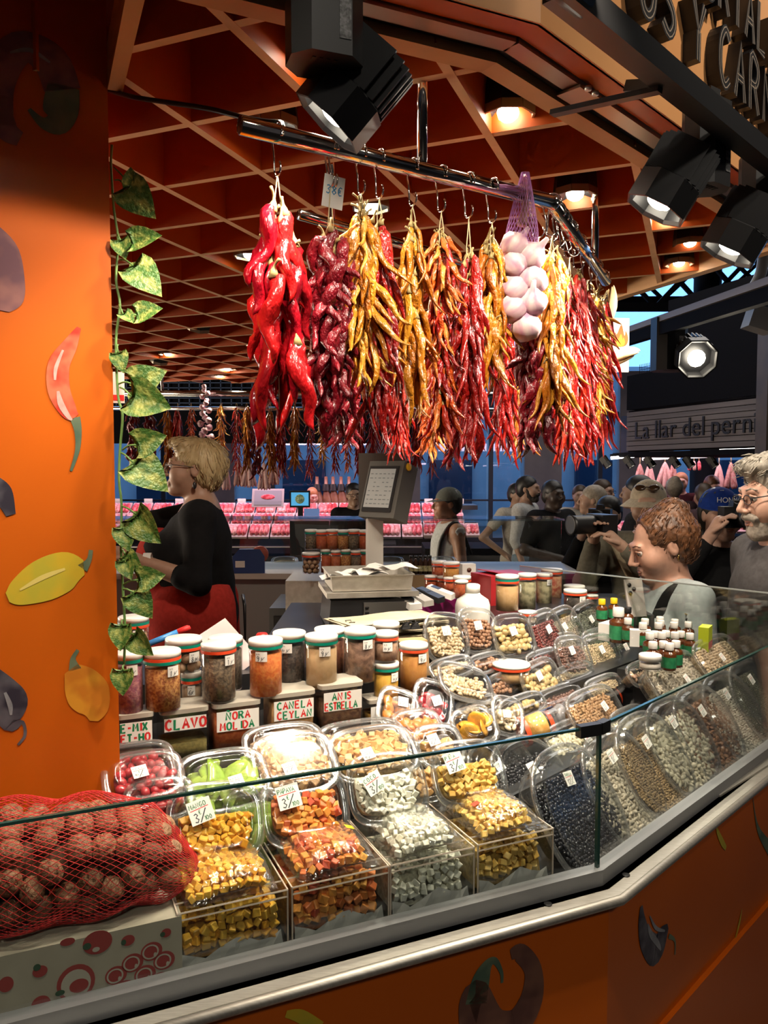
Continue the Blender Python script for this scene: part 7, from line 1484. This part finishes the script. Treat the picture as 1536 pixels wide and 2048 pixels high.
def person(label, px, py, D, yaw, skinc, H=None, shirt=None, sleeve=.55, pants=None, pantlen=1.0, hair=None, hstyle='short', fat=1.0, belly=0, hturn=0, hpitch=0, arms=None, near=False, z0=0, beard=None, lean=0, hs=1.0, extra=None, neckline=0, bust=0, legs=True, brows=True):
    """px, py = middle of the head in the photo; yaw 0 faces the camera, -90 faces left"""
    hc = PD(px, py, D); s_ = (hc.z - z0) / 1.585 if H is None else H / 1.7
    A = R_(yaw)
    Lm = Matrix.Rotation(lean, 4, 'X')                        # forward lean from the hips
    def J(x, y, z):
        v = Vector((x, y, z))
        if z > .95 and lean: v = Vector((0, 0, .95)) + Lm @ (v - Vector((0, 0, .95)))
        return v
    hd = J(0, -.02, 1.585); off = Matrix.Rotation(A, 3, 'Z') @ (hd * s_)
    root = thing('person', label, 'person', T(hc.x - off.x, hc.y - off.y, hc.z - off.z) @ RZ(A) @ S(s_))
    hm = Matrix.Rotation(R_(hturn), 3, 'Z') @ Matrix.Rotation(R_(hpitch), 3, 'X') @ Lm.to_3x3()
    HP = lambda x, y, z: hd + hm @ (Vector((x, y, z)) * hs)
    Rm = [list(r) for r in hm]
    E = lambda c, r, op='add', k=.02: (('e', HP(*c), tuple(q * hs for q in r), Rm), op, k)
    Cp = lambda a, b, ra, rb, op='add', k=.015: (('c', HP(*a), HP(*b), ra * hs, rb * hs), op, k)
    head = [E((0, .02, .03), (.076, .097, .089), k=.01), E((0, -.022, -.035), (.060, .068, .082), k=.04), E((0, -.068, -.098), (.028, .024, .02), k=.03), E((.042, -.055, -.03), (.028, .03, .035), k=.03), E((-.042, -.055, -.03), (.028, .03, .035), k=.03),
            Cp((-.03, -.084, .024), (.03, -.084, .024), .012, .012, k=.02)]
    for sx in (1, -1): head.append(E((sx * .031, -.098, .004), (.017, .014, .010), 'sub', .012))
    head += [Cp((0, -.094, .012), (0, -.115, -.028), .0065, .0098, k=.012), E((.011, -.102, -.034), (.009, .010, .008), k=.008), E((-.011, -.102, -.034), (.009, .010, .008), k=.008)]
    head += [Cp((-.018, -.088, -.060), (.018, -.088, -.060), .007, .007, k=.01), Cp((-.015, -.088, -.074), (.015, -.088, -.074), .008, .008, k=.01), E((0, -.104, -.067), (.024, .012, .0024), 'sub', .004)]
    for sx in (1, -1): head += [E((sx * .074, .016, -.004), (.010, .018, .029), k=.005), E((sx * .086, .014, -.002), (.007, .010, .017), 'sub', .005)]
    nb = J(0, .02, 1.43); body = list(head)
    body.append((('c', HP(0, .025, -.06), nb, .052 * (.9 + .1 * fat), .060 * fat ** .5), 'add', .03))
    f = fat; by = 1 + .9 * (f - 1)
    SHz = J(.17, .015, 1.385), J(-.17, .015, 1.385)
    tor = [(('c', SHz[0], SHz[1], .058, .058), .05), (('e', J(0, .0, 1.26), (.160 * f, .112 * by, .17), None), .06), (('e', J(0, -.012 - belly * .4, 1.08), (.145 * f, .105 * by + belly, .15), None), .08), (('e', J(0, .0, .94), (.160 * f, .118 * by + belly * .4, .13), None), .06)]
    if bust: tor += [(('e', J(sx * .075, -.10 * by, 1.23), (.075, .07 + bust, .075), None), .05) for sx in (1, -1)]
    body += [(p, 'add', k) for p, k in tor]
    ar = dict(eL=(.225, .03, 1.11), wL=(.24, -.06, .87), eR=(-.225, .03, 1.11), wR=(-.24, -.06, .87)); ar.update(arms or {})
    fine = [((hd.x, hd.y - .01, hd.z), (.115 * hs, .15 * hs, .15 * hs), .0052 if near else .010)]
    sh = [(p if p[0] == 'c' and False else p, k) for p, k in tor]
    armp = []
    for sd, sx in (('L', 1), ('R', -1)):
        e, w = J(*ar['e' + sd]), J(*ar['w' + sd]); s0 = SHz[0 if sx > 0 else 1]; fa = .85 + .25 * (f - 1) * 2 + .0 if f > 1 else .9
        fa = .95 + .5 * (f - 1)
        armp.append((s0, e, w, fa)); body += [(('c', s0, e, .05 * fa, .041 * fa), 'add', .03), (('c', e, w, .041 * fa, .028 * fa), 'add', .015)]
        d = (w - e).normalized(); n_ = d.cross(Vector((0, 0, 1))); n_ = n_.normalized() if n_.length > .05 else Vector((1, 0, 0)); up = n_.cross(d).normalized()
        hk = ar.get('n' + sd); 
        if hk: n_ = Vector(hk).normalized(); n_ = (n_ - d * n_.dot(d)).normalized(); up = n_.cross(d)
        pc = w + d * .05; body.append((('c', w + d * .015, w + d * .075, .027, .030), 'add', .012))
        for q in range(4):
            o_ = n_ * ((q - 1.5) * .019); L1 = (.042, .048, .045, .036)[q]; k1 = w + d * .088 + o_; k2 = k1 + (d * .8 - up * .5) * L1; k3 = k2 + (d * .35 - up * .85) * L1 * .8
            body += [(('c', k1, k2, .0098, .0092), 'add', .004), (('c', k2, k3, .0092, .008), 'add', .003)]
        th = w + d * .03 - n_ * .025 * sx * (1 if not hk else 1); t2 = th + d * .035 - n_ * .018 * sx - up * .015; t3 = t2 + d * .03 - up * .01
        body += [(('c', th, t2, .013, .011), 'add', .006), (('c', t2, t3, .0105, .009), 'add', .004)]
        if near: fine.append((tuple(w + d * .09 - up * .03), (.07, .07, .07), .006))
    lg = []
    for sx in (1, -1):
        hip, kn, an = Vector((sx * .09, 0, .9)), Vector((sx * .10, -.015, .48)), Vector((sx * .10, .01, .08)); lg.append((hip, kn, an))
        if legs: body += [(('c', hip, kn, .088 * f, .056 * f ** .5), 'add', .03), (('c', kn, an, .055 * f ** .5, .038), 'add', .015), (('c', an + Vector((0, .02, -.04)), an + Vector((0, -.13, -.05)), .036, .03), 'add', .015)]
    bm_ = sdf_mesh('body', body, skin(skinc), .012 if near else .017, fine); inst('body', bm_, root)
    inf = .011
    if shirt is not None:
        P = [((p[0], p[1], p[2], p[3] + inf, p[4] + inf) if p[0] == 'c' else (p[0], p[1], tuple(q + inf for q in p[2]), p[3]), 'add', k) for p, k in tor]
        for s0, e, w, fa in armp:
            if sleeve <= 0: continue
            if sleeve <= 1: P.append((('c', s0, s0.lerp(e, sleeve), .05 * fa + inf + .004, (.05 - .009 * sleeve) * fa + inf + .006), 'add', .03))
            else: P += [(('c', s0, e, .05 * fa + inf + .002, .041 * fa + inf + .002), 'add', .03), (('c', e, e.lerp(w, sleeve - 1), .041 * fa + inf, (.041 - .013 * (sleeve - 1)) * fa + inf), 'add', .015)]
        if neckline: nv = J(0, -.10, 1.44); P.append((('e', J(0, -.02, 1.46), (.095, .16 * neckline, .07 + .05 * neckline), None), 'sub', .015))
        else: P.append((('e', J(0, .0, 1.475), (.072, .085, .045), None), 'sub', .01))
        if sleeve <= 0:
            for s0, e, w, fa in armp: P.append((('e', s0, (.052, .11, .10), None), 'sub', .01))
        inst('shirt', sdf_mesh('shirt', P, shirt, .011 if near else .016, noise=.0015 if near else .001, nfreq=38), root)
    if pants is not None:
        P = [(('e', Vector((0, 0, .93)), (.160 * f + inf + .004, .118 * by + inf + .004 + belly * .3, .115), None), 'add', .05)]
        for hip, kn, an in lg:
            if pantlen <= .55: P.append((('c', hip, hip.lerp(kn, pantlen * 1.8), .088 * f + inf + .004, .066 * f ** .5 + inf + .012), 'add', .03))
            else: P += [(('c', hip, kn, .088 * f + inf, .056 * f ** .5 + inf + .006), 'add', .03), (('c', kn, kn.lerp(an, (pantlen - .5) * 2), .056 * f ** .5 + inf + .006, .044 + inf), 'add', .02)]
        inst('trousers', sdf_mesh('trousers', P, pants, .018), root)
        if legs:
            for hip, kn, an in lg: inst('shoe', sdf_mesh('shoe', [(('c', an + Vector((0, .03, -.04)), an + Vector((0, -.14, -.05)), .045, .036), 'add', .01)], mat('shoe', (.05, .05, .05), rough=.5), .018), root)
    if hair is not None:
        hm_ = hair; P = [E((0, .026, .04), (.085, .104, .092), k=.01)]
        if hstyle in ('short', 'bun', 'pony', 'crop', 'grey', 'pix'): P.append(E((0, .06, -.01), (.078, .068, .08), k=.03))
        if hstyle == 'pix': P += [E((.0, -.045, .095), (.062, .055, .032), k=.03), E((0, .06, .03), (.086, .08, .085), k=.03)]
        if hstyle == 'grey': P += [E((0, -.04, .092), (.066, .062, .030), k=.03), E((0, .06, 0), (.083, .07, .085), k=.03)]
        if hstyle == 'bun': P += [E((0, .075, .10), (.052, .055, .045), k=.02), E((0, .06, .03), (.084, .075, .075), k=.03)]
        if hstyle == 'bun': P.append(E((0, -.112, .05), (.088, .078, .085), 'sub', .02))
        if hstyle == 'pony': P += [Cp((0, .11, .03), (0, .15, -.05), .03, .028, k=.02), Cp((0, .15, -.05), (0, .14, -.2), .028, .012, k=.02)]
        P.append(E((0, -.085, -.045), (.082, .086, .085), 'sub', .015)); P.append(E((0, -.03, -.115), (.09, .10, .065), 'sub', .02))
        for sx in (1, -1): P.append(E((sx * .088, .012, -.012), (.02, .022, .032), 'sub', .008))
        me = sdf_mesh('hair', P, hm_, .007 if near else .014, noise={'bun': .0024, 'grey': .0028, 'pix': .0018}.get(hstyle, .0012), nfreq={'bun': 170, 'grey': 130}.get(hstyle, 80))
        if me:
            h_ = inst('hair', me, root)
            if near and hstyle in ('pix', 'bun', 'grey'):        # loose strands over the hair mass
                V = np.empty(len(me.vertices) * 3); me.vertices.foreach_get('co', V); V = V.reshape(-1, 3); Nn = np.empty(len(me.vertices) * 3); me.vertices.foreach_get('normal', Nn); Nn = Nn.reshape(-1, 3); mb = MB(); g_ = random.Random(label)
                Vt = [Vector(v) for v in V]; pole = HP(0, .09, .10) if hstyle == 'bun' else (HP(0, .03, .13))
                for _ in range(520):
                    i_ = g_.randrange(len(V)); p0 = Vt[i_]; n0 = Vector(Nn[i_]); fl = (pole - p0) if hstyle == 'bun' else (p0 - pole); fl = fl - n0 * fl.dot(n0)
                    if fl.length < .012: continue
                    fl.normalize(); sd_ = n0.cross(fl); L_ = g_.uniform(.018, .04); w_ = g_.uniform(-.4, .4) + (g_.uniform(-1, 1) if hstyle == 'bun' else 0)
                    mb.tube([p0 - n0 * .002, p0 + fl * L_ * .4 + n0 * .0035 + sd_ * L_ * .2 * w_, p0 + fl * L_ + n0 * g_.uniform(-.003, .004) + sd_ * L_ * .1 * w_], [.0016, .0022, .0006], 4)
                o_ = obj('hair_strands', mb, hm_, h_); o_['kind'] = 'stuff'
    if beard is not None:
        P = [E((0, -.022, -.035), (.065, .075, .088), k=.02), E((0, -.068, -.102), (.036, .030, .026), k=.03), E((0, -.07, .012), (.09, .075, .062), 'sub', .012), E((0, .05, -.03), (.10, .055, .12), 'sub', .01), Cp((-.032, -.09, -.055), (0, -.100, -.049), .008, .009, k=.012), Cp((.032, -.09, -.055), (0, -.100, -.049), .008, .009, k=.012), E((0, -.108, -.067), (.02, .016, .004), 'sub', .004)]
        for sx in (1, -1): P.append(Cp((sx * .068, -.002, .0), (sx * .062, -.02, -.06), .010, .014, k=.015))
        inst('beard', sdf_mesh('beard', P, beard, .007, noise=.0016, nfreq=130), root)
    if near:
        for sx in (1, -1):
            q = HP(sx * .031, -.0815, .003); m = MB(); m.sphere((0, 0, 0), .0108 * hs, 12, 8); m2 = obj('eye', m, M_EYEW, root, T(q)); m = MB(); m.sphere((0, -.0048 * hs, -.001), .0072 * hs, 10, 6); obj('iris', m, M_EYED, m2, hm.to_4x4())
            m = MB(); m.tube([HP(sx * .018, -.0905, .008), HP(sx * .031, -.0945, .0125), HP(sx * .046, -.085, .007)], [.002, .0045, .002], 6); obj('eyelid', m, skin(skinc), root)
            if not brows: continue
            m = MB(); m.tube([HP(sx * .014, -.0955, .027), HP(sx * .032, -.092, .032), HP(sx * .048, -.080, .026)], [.003, .0036, .0015], 6); obj('eyebrow', m, hair or M_BLACK, root)
        m = MB(); m.tube([HP(-.02, -.089, -.067), HP(-.008, -.0955, -.064), HP(0, -.0962, -.065), HP(.008, -.0955, -.064), HP(.02, -.089, -.067)], [.002, .004, .004, .004, .002], 6); m.tube([HP(-.018, -.089, -.070), HP(0, -.0965, -.075), HP(.018, -.089, -.070)], [.002, .005, .002], 6); obj('lips', m, mat('lips', tuple(min(1, x * y) for x, y in zip(skinc, (.9, .62, .6))), rough=.4), root)
    if extra: extra(root, HP, J, s_)
    return root
def glasses(root, HP, col=M_BLACK, half=False):
    m = MB()
    for sx in (1, -1):
        pts = [HP(sx * .031 + .021 * math.cos(a), -.104, .001 + .014 * math.copysign(abs(math.sin(a)) ** .7, math.sin(a))) for a in [2 * math.pi * k / 14 for k in range(15)]]; m.tube(pts, .0016, 5)
        m.tube([HP(sx * .052, -.102, .006), HP(sx * .078, -.06, .01), HP(sx * .082, .01, .008)], .002, 5)
    m.tube([HP(-.01, -.106, .004), HP(0, -.109, .006), HP(.01, -.106, .004)], .0016, 5); g = obj('glasses', m, col, root)
    for sx in (1, -1): m = MB(); m.add([HP(sx * .031 + .020 * math.cos(a), -.104, .001 + .013 * math.sin(a)) for a in [2 * math.pi * k / 14 for k in range(14)]], [tuple(range(14))]); obj('lens', m, M_LENSES, g)
def cap(root, HP, mt, peak=True, brim=False, name='cap', word=None):
    m = MB(); rings = []
    for t in [i / 7 for i in range(8)]:
        a = t * math.pi / 2; rings.append([HP(.088 * math.cos(a) * math.cos(b), .025 + .108 * math.cos(a) * math.sin(b), .035 + .098 * math.sin(a)) for b in [2 * math.pi * k / 20 for k in range(20)]])
    m.loft(rings, 0, False, True)
    if peak:
        v = []; n = 10
        for i in range(n + 1):
            b = math.pi + math.pi * i / n; c, s_ = math.cos(b), math.sin(b); v += [HP(.087 * c, .025 + .107 * s_, .036), HP(.087 * c, .025 + .107 * s_ - .075 * max(-s_, 0) ** .6, .030 - .012 * abs(s_))]
        m.add(v, [(2 * i, 2 * i + 1, 2 * i + 3, 2 * i + 2) for i in range(n)])
    if brim:
        v = []; n = 28
        for i in range(n): b = 2 * math.pi * i / n; c, s_ = math.cos(b), math.sin(b); v += [HP(.088 * c, .025 + .107 * s_, .036), HP(.135 * c, .02 + .155 * s_, -.002)]
        m.add(v, [(2 * i, 2 * ((i + 1) % n), 2 * ((i + 1) % n) + 1, 2 * i + 1) for i in range(n)])
    c = obj(name, m, mt, root)
    if word:
        me = text_mesh(word, .034, .0008); me.materials.clear(); me.materials.append(M_WHITE); w = max(v.co.x for v in me.vertices)
        for v in me.vertices:
            b = -math.pi / 2 + (v.co.x - w / 2) / .098; v.co = HP(.0905 * math.cos(b), .025 + .1105 * math.sin(b), .062 + v.co.y)
        inst('lettering', me, c)
# --- the seller inside the stall
def seller_x(root, HP, J, s_):
    glasses(root, HP, mat('thin frame', (.08, .06, .05), rough=.3))
    for sx in (1, -1): m = MB(); m.sphere((0, 0, 0), (.006, .009, .016), 8, 6, 0, T(HP(sx * .082, .02, -.065))); m.tube([HP(sx * .082, .016, -.03), HP(sx * .082, .02, -.052)], .0012, 5); obj('earring', m, M_BLACKP, root)
    ap = cloth('red apron', (.44, .035, .025))
    P = [(('e', J(0, -.03, .99), (.245, .225, .16), None), 'add', .05), (('c', J(0, -.02, .90), J(0, -.03, .45), .235, .26), 'add', .05), (('e', J(0, -.17, 1.17), (.15, .10, .16), None), 'add', .05), (('e', J(0, .26, .9), (.16, .14, .6), None), 'sub', .02)]
    inst('apron', sdf_mesh('apron', P, ap, .013, noise=.0018, nfreq=26), root)
    m = MB(); c, a = J(.235, -.05, 1.165), J(.21, -.19, 1.205); m.tube([a - Vector((0, .012, 0)), a + Vector((0, .02, 0))], .036, 12, cap=False); obj('white_cuff', m, M_WHITE, root)
    m = MB(); m.tube([J(-.02, .19, 1.02), J(.08, .20, .99), J(.04, .2, .8)], [.008, .008, .004], 6); obj('apron_tie', m, M_BLACK, root)
person('woman seller with short blond hair, glasses and red apron reaching left', 386, 938, 3.45, -82, (.40, .235, .16), shirt=cloth('black top', (.010, .010, .011)), sleeve=1.25, pants=cloth('black trousers', (.012, .012, .014)), hair=mat('blond hair', (.50, .39, .21), (.36, .26, .12), rough=.5, scale=50, bump=.6, bscale=90, stretch=(1, 1, .3)), hstyle='pix', fat=1.22, belly=.05, hpitch=-6, near=True, z0=.12, hs=1.06, neckline=.75, bust=.03,
       arms=dict(eL=(.26, .02, 1.12), wL=(.215, -.24, 1.215), eR=(-.22, -.26, 1.33), wR=(-.12, -.47, 1.25)), extra=seller_x)
# --- customers in front of the end counter
def cust_x(root, HP, J, s_):
    m = MB(); m.tube(smoothpath([J(.03, -.135, 1.12), J(.10, -.115, 1.32), J(.125, -.03, 1.435), J(.11, .10, 1.36), J(.06, .155, 1.1)], 5), .022, 8, flat=.25); obj('bag_strap', m, cloth('black strap', (.008, .008, .008)), root)
    for k in range(7): a = k * .9; m = MB(); m.beam(J(.215, -.035, 1.345), J(.215 + .006, -.035 + .022 * math.cos(a), 1.345 + .026 * math.sin(a)), .005, .004); obj('embroidery', m, mat('gold thread', (.35, .25, .06)) if k % 2 else M_BLACK, root, smooth=False)
    m = MB(); m.sphere(tuple(HP(.083, .02, -.04)), (.003, .004, .012), 8, 6); obj('earring', m, mat('gold', (.6, .4, .12), rough=.2, metal=1), root)
person('woman with auburn hair in a bun and pale grey blouse looking at the goods', 1320, 1092, 2.95, -84, (.52, .285, .20), shirt=cloth('pale grey blouse', (.40, .45, .46), (.46, .51, .52)), sleeve=.62, pants=cloth('dark trousers', (.03, .03, .035)), hair=mat('auburn hair', (.17, .07, .028), (.06, .026, .012), rough=.45, scale=40, bump=.9, bscale=90), hstyle='bun', fat=1.2, belly=.04, hpitch=10, hturn=-4, near=True, hs=1.16, lean=.14, bust=.02, H=1.60,
       arms=dict(eL=(.24, -.02, 1.10), wL=(.16, -.26, 1.08), eR=(-.22, -.08, 1.10), wR=(-.10, -.30, 1.10)), extra=cust_x)
q = PD(1270, 1196, 2.72); t = thing('phone', 'pale phone held in front of the auburn haired woman', 'phone', T(q) @ RZ(.2) @ RX(-.3)); m = MB(); m.box((0, 0, 0), (.066, .008, .13)); obj('case', m, mat('phone case', (.33, .30, .28), rough=.3), t, smooth=False)
for k in range(3): m = MB(); m.lathe([(.007, 0), (.007, .002)], 12, 0, T(-.018 + .016 * (k % 2), -.005, .045 - .014 * k) @ RX(math.pi / 2)); obj('camera_lens', m, M_BLACK, t)
def man_x(root, HP, J, s_): glasses(root, HP, M_BLACK)
person('grey haired bearded man with glasses and dark shirt at the right edge', 1553, 990, 2.5, -84, (.50, .29, .21), shirt=cloth('charcoal shirt', (.07, .066, .068)), sleeve=.6, pants=cloth('dark trousers', (.03, .03, .035)), hair=mat('grey hair', (.30, .27, .22), (.15, .135, .11), rough=.6, scale=60, bump=.9, bscale=90, stretch=(1, 1, .3)), hstyle='grey', beard=mat('grey beard', (.34, .30, .25), (.2, .17, .14), rough=.8, scale=70, bump=.9, bscale=100), fat=1.1, near=True, hs=1.06, hpitch=8, hturn=-3, extra=man_x)
# --- photographers
def photog(lens_d):
    def f(root, HP, J, s_):
        c = HP(-.01, -.155, .0); m = MB(); m.box((0, 0, 0), (.14, .06, .095)); b = obj('camera_body', m, M_BLACKP, root, T(c), smooth=False); m = MB(); m.box((0, .005, .06), (.05, .05, .03), taper=.7); obj('viewfinder', m, M_BLACKP, b, smooth=False)
        m = MB(); m.lathe([(.036, .03), (.04, .05), (.04, .09), (.045, .11), (.045, .125), (.036, .125), (.032, .115)], 20, 0, RX(math.pi / 2)); obj('lens_barrel', m, M_BLACK, b); m = MB(); m.sphere((0, -.11, 0), (.032, .006, .032), 14, 6); obj('lens_glass', m, mat('coated lens', (.01, .012, .03), rough=.03, coat=1), b)
    return f
def cap_x(root, HP, J, s_): photog(0)(root, HP, J, s_); cap(root, HP, cloth('blue cap', (.01, .035, .22)), word='HONMA')
person('person in a blue cap and black jacket photographing with a camera', 1442, 1030, 3.5, 4, (.50, .30, .22), shirt=cloth('black jacket', (.010, .010, .011)), sleeve=1.85, pants=cloth('dark trousers', (.03, .03, .035)), hair=mat('black hair', (.012, .01, .009), rough=.45), hstyle='pony', fat=1.05, near=True, brows=False, hs=1.0,
       arms=dict(eL=(.27, -.10, 1.18), wL=(.10, -.21, 1.46), eR=(-.29, -.10, 1.20), wR=(-.135, -.19, 1.50)), extra=cap_x)
def hat_x(root, HP, J, s_):
    cap(root, HP, cloth('beige hat', (.46, .40, .30)), peak=False, brim=True, name='bucket_hat')
    m = MB()
    for sx in (1, -1): m.sphere((0, 0, 0), (.026, .006, .018), 12, 6, 0, T(HP(sx * .032, -.082, .092)) @ RX(-.5))
    m.tube([HP(-.01, -.086, .095), HP(.01, -.086, .095)], .003, 5); obj('sunglasses', m, mat('brown lens', (.05, .025, .012), rough=.1), root)
    m = MB(); m.tube(smoothpath([J(-.16, -.05, 1.42), J(-.04, -.135, 1.2), J(.12, -.13, .98)], 5), .03, 8, flat=.3); obj('wide_strap', m, cloth('beige strap', (.36, .30, .20)), root)
    c = J(-.02, -.30, 1.55); m = MB(); m.box((0, 0, 0), (.15, .08, .10)); b = obj('camera_body', m, M_BLACKP, root, T(J(-.20, -.20, 1.50)) @ RZ(-.9), smooth=False); m = MB(); m.lathe([(.04, .03), (.045, .06), (.045, .15), (.05, .17), (.04, .17)], 18, 0, RX(math.pi / 2)); obj('lens_barrel', m, M_BLACK, b)
person('woman in a beige bucket hat and olive vest raising a large black camera', 1296, 1012, 3.75, -22, (.50, .31, .22), shirt=cloth('olive vest', (.16, .15, .115)), sleeve=1.9, pants=cloth('dark trousers', (.03, .03, .035)), hair=mat('black hair', (.012, .01, .009)), hstyle='short', fat=1.05, near=True, brows=False, arms=dict(eL=(.2, -.16, 1.14), wL=(-.10, -.24, 1.40), eR=(-.30, -.06, 1.20), wR=(-.24, -.18, 1.42)), extra=hat_x)
person('person in black holding a camera, beside the bucket hat woman', 1216, 1030, 4.7, -30, (.45, .28, .2), shirt=cloth('black top', (.010, .010, .011)), sleeve=1.8, pants=cloth('dark trousers', (.03, .03, .035)), hair=mat('black hair', (.012, .01, .009)), fat=1.1, arms=dict(eL=(.26, -.1, 1.18), wL=(.1, -.24, 1.45), eR=(-.27, -.1, 1.18), wR=(-.1, -.24, 1.48)), extra=photog(0))
# --- people further back
BK = mat('black hair', (.012, .01, .009)); BR = mat('brown hair', (.05, .028, .015), rough=.5); WT = cloth('white tee', (.52, .52, .50)); DK = cloth('dark trousers', (.03, .03, .035))
person('large man in black with hands joined, standing in the aisle', 1108, 990, 6.4, 25, (.045, .028, .02), shirt=cloth('black top', (.010, .010, .011)), sleeve=.7, pants=DK, hair=BK, hstyle='crop', fat=1.38, belly=.06, arms=dict(eL=(.30, -.02, 1.12), wL=(.08, -.26, 1.05), eR=(-.30, -.02, 1.12), wR=(-.06, -.26, 1.05)))
person('man in beige trousers and white tee with a hand on his hip', 1036, 990, 7.6, 30, (.36, .22, .15), shirt=cloth('beige tee', (.46, .43, .37)), sleeve=.5, pants=cloth('beige trousers', (.42, .38, .31)), hair=BK, arms=dict(eR=(-.40, .06, 1.15), wR=(-.22, -.08, .98)))
person('bearded man in a white shirt and denim shorts, back half turned', 1058, 978, 7.2, 60, (.36, .21, .14), shirt=WT, sleeve=1.2, pants=cloth('denim', (.16, .22, .27)), pantlen=.5, hair=BK, hstyle='crop', beard=mat('dark beard', (.02, .015, .012), rough=.8))
person('grey blond woman in a white shirt with a black strap, walking left', 1182, 1000, 6.2, -100, (.44, .27, .19), shirt=cloth('white shirt', (.50, .50, .50)), sleeve=1.3, pants=cloth('grey trousers', (.12, .12, .13)), hair=mat('ash hair', (.34, .29, .22), (.24, .2, .15), rough=.5, scale=50), hstyle='pony', fat=1.1,
       extra=lambda root, HP, J, s_: obj('bag_strap', MB().tube(smoothpath([J(-.14, -.1, 1.05), J(0, -.13, 1.3), J(.1, .0, 1.46), J(.02, .13, 1.25), J(-.12, .1, 1.0)], 5), .014, 6), M_BLACK, root))
person('man with glasses and short hair in a white tee, far aisle', 1208, 984, 7.4, 40, (.42, .25, .18), shirt=WT, sleeve=.6, pants=DK, hair=BR, hstyle='crop', fat=1.1, extra=lambda root, HP, J, s_: glasses(root, HP))
person('person half hidden behind the woman in the white shirt', 1160, 992, 8.0, -10, (.45, .28, .2), shirt=cloth('beige tee', (.46, .43, .37)), pants=cloth('khaki shorts', (.3, .25, .17)), pantlen=.5, hair=BR)
person('dark haired person behind the bucket hat', 1272, 985, 5.6, -120, (.40, .25, .18), shirt=DK, hair=BK, pants=DK)
person('woman with a grey bun at the far meat case', 1347, 978, 8.2, 170, (.42, .27, .2), shirt=cloth('mauve top', (.10, .06, .07)), hair=mat('ash hair', (.34, .29, .22)), hstyle='bun', pants=DK)
person('woman with a long dark ponytail at the far meat case', 1406, 992, 7.2, 175, (.40, .22, .16), shirt=cloth('mauve top', (.10, .06, .07)), sleeve=.1, hair=BR, hstyle='pony', pants=DK)
person('red haired vendor bending over the far meat case', 1425, 972, 9.4, 15, (.50, .30, .22), shirt=cloth('dark red uniform', (.05, .012, .015)), hair=mat('auburn hair', (.20, .085, .035)), pants=DK, hpitch=18)
person('vendor with ginger hair behind the sausages', 1362, 965, 9.6, -20, (.50, .30, .22), shirt=cloth('dark red uniform', (.05, .012, .015)), hair=mat('ginger hair', (.34, .15, .06), rough=.5), pants=DK)
def strap_x(root, HP, J, s_):
    cap(root, HP, cloth('grey cap', (.13, .14, .12)))
    obj('backpack_strap', MB().tube(smoothpath([J(.10, -.12, 1.0), J(.13, -.11, 1.3), J(.13, .02, 1.45), J(.12, .14, 1.2)], 5), .016, 6), M_BLACK, root)
person('man in a grey cap and white tank top seen past the scale', 892, 1008, 5.6, -75, (.34, .17, .10), shirt=cloth('white tank', (.56, .56, .55)), sleeve=0, pants=DK, hair=BK, hstyle='crop', extra=strap_x, fat=1.08)
person('young man with glasses in a black tee behind the spice jars', 708, 990, 7.6, 10, (.34, .21, .14), shirt=cloth('black top', (.010, .010, .011)), sleeve=.6, pants=DK, hair=BK, extra=lambda root, HP, J, s_: glasses(root, HP), fat=1.12)
person('butcher in a lilac shirt and dark apron behind the till', 625, 992, 10.4, 25, (.50, .32, .25), shirt=cloth('lilac shirt', (.42, .32, .44)), sleeve=1.0, pants=DK, hair=mat('ginger hair', (.34, .15, .06)), hpitch=18, extra=lambda root, HP, J, s_: inst('apron', sdf_mesh('apron', [(('c', J(0, -.06, 1.3), J(0, -.05, .7), .115, .17), 'add', .03), (('e', J(0, .12, 1.0), (.3, .16, .6), None), 'sub', .01)], DK, .02), root))
# the glowing lenses are too small to be worth sampling as lamps of their own
for m_ in bpy.data.materials:
    if m_.use_nodes and 'Principled BSDF' in m_.node_tree.nodes and m_.node_tree.nodes['Principled BSDF'].inputs['Emission Strength'].default_value > 0:
        try: m_.cycles.emission_sampling = 'NONE'
        except Exception: pass
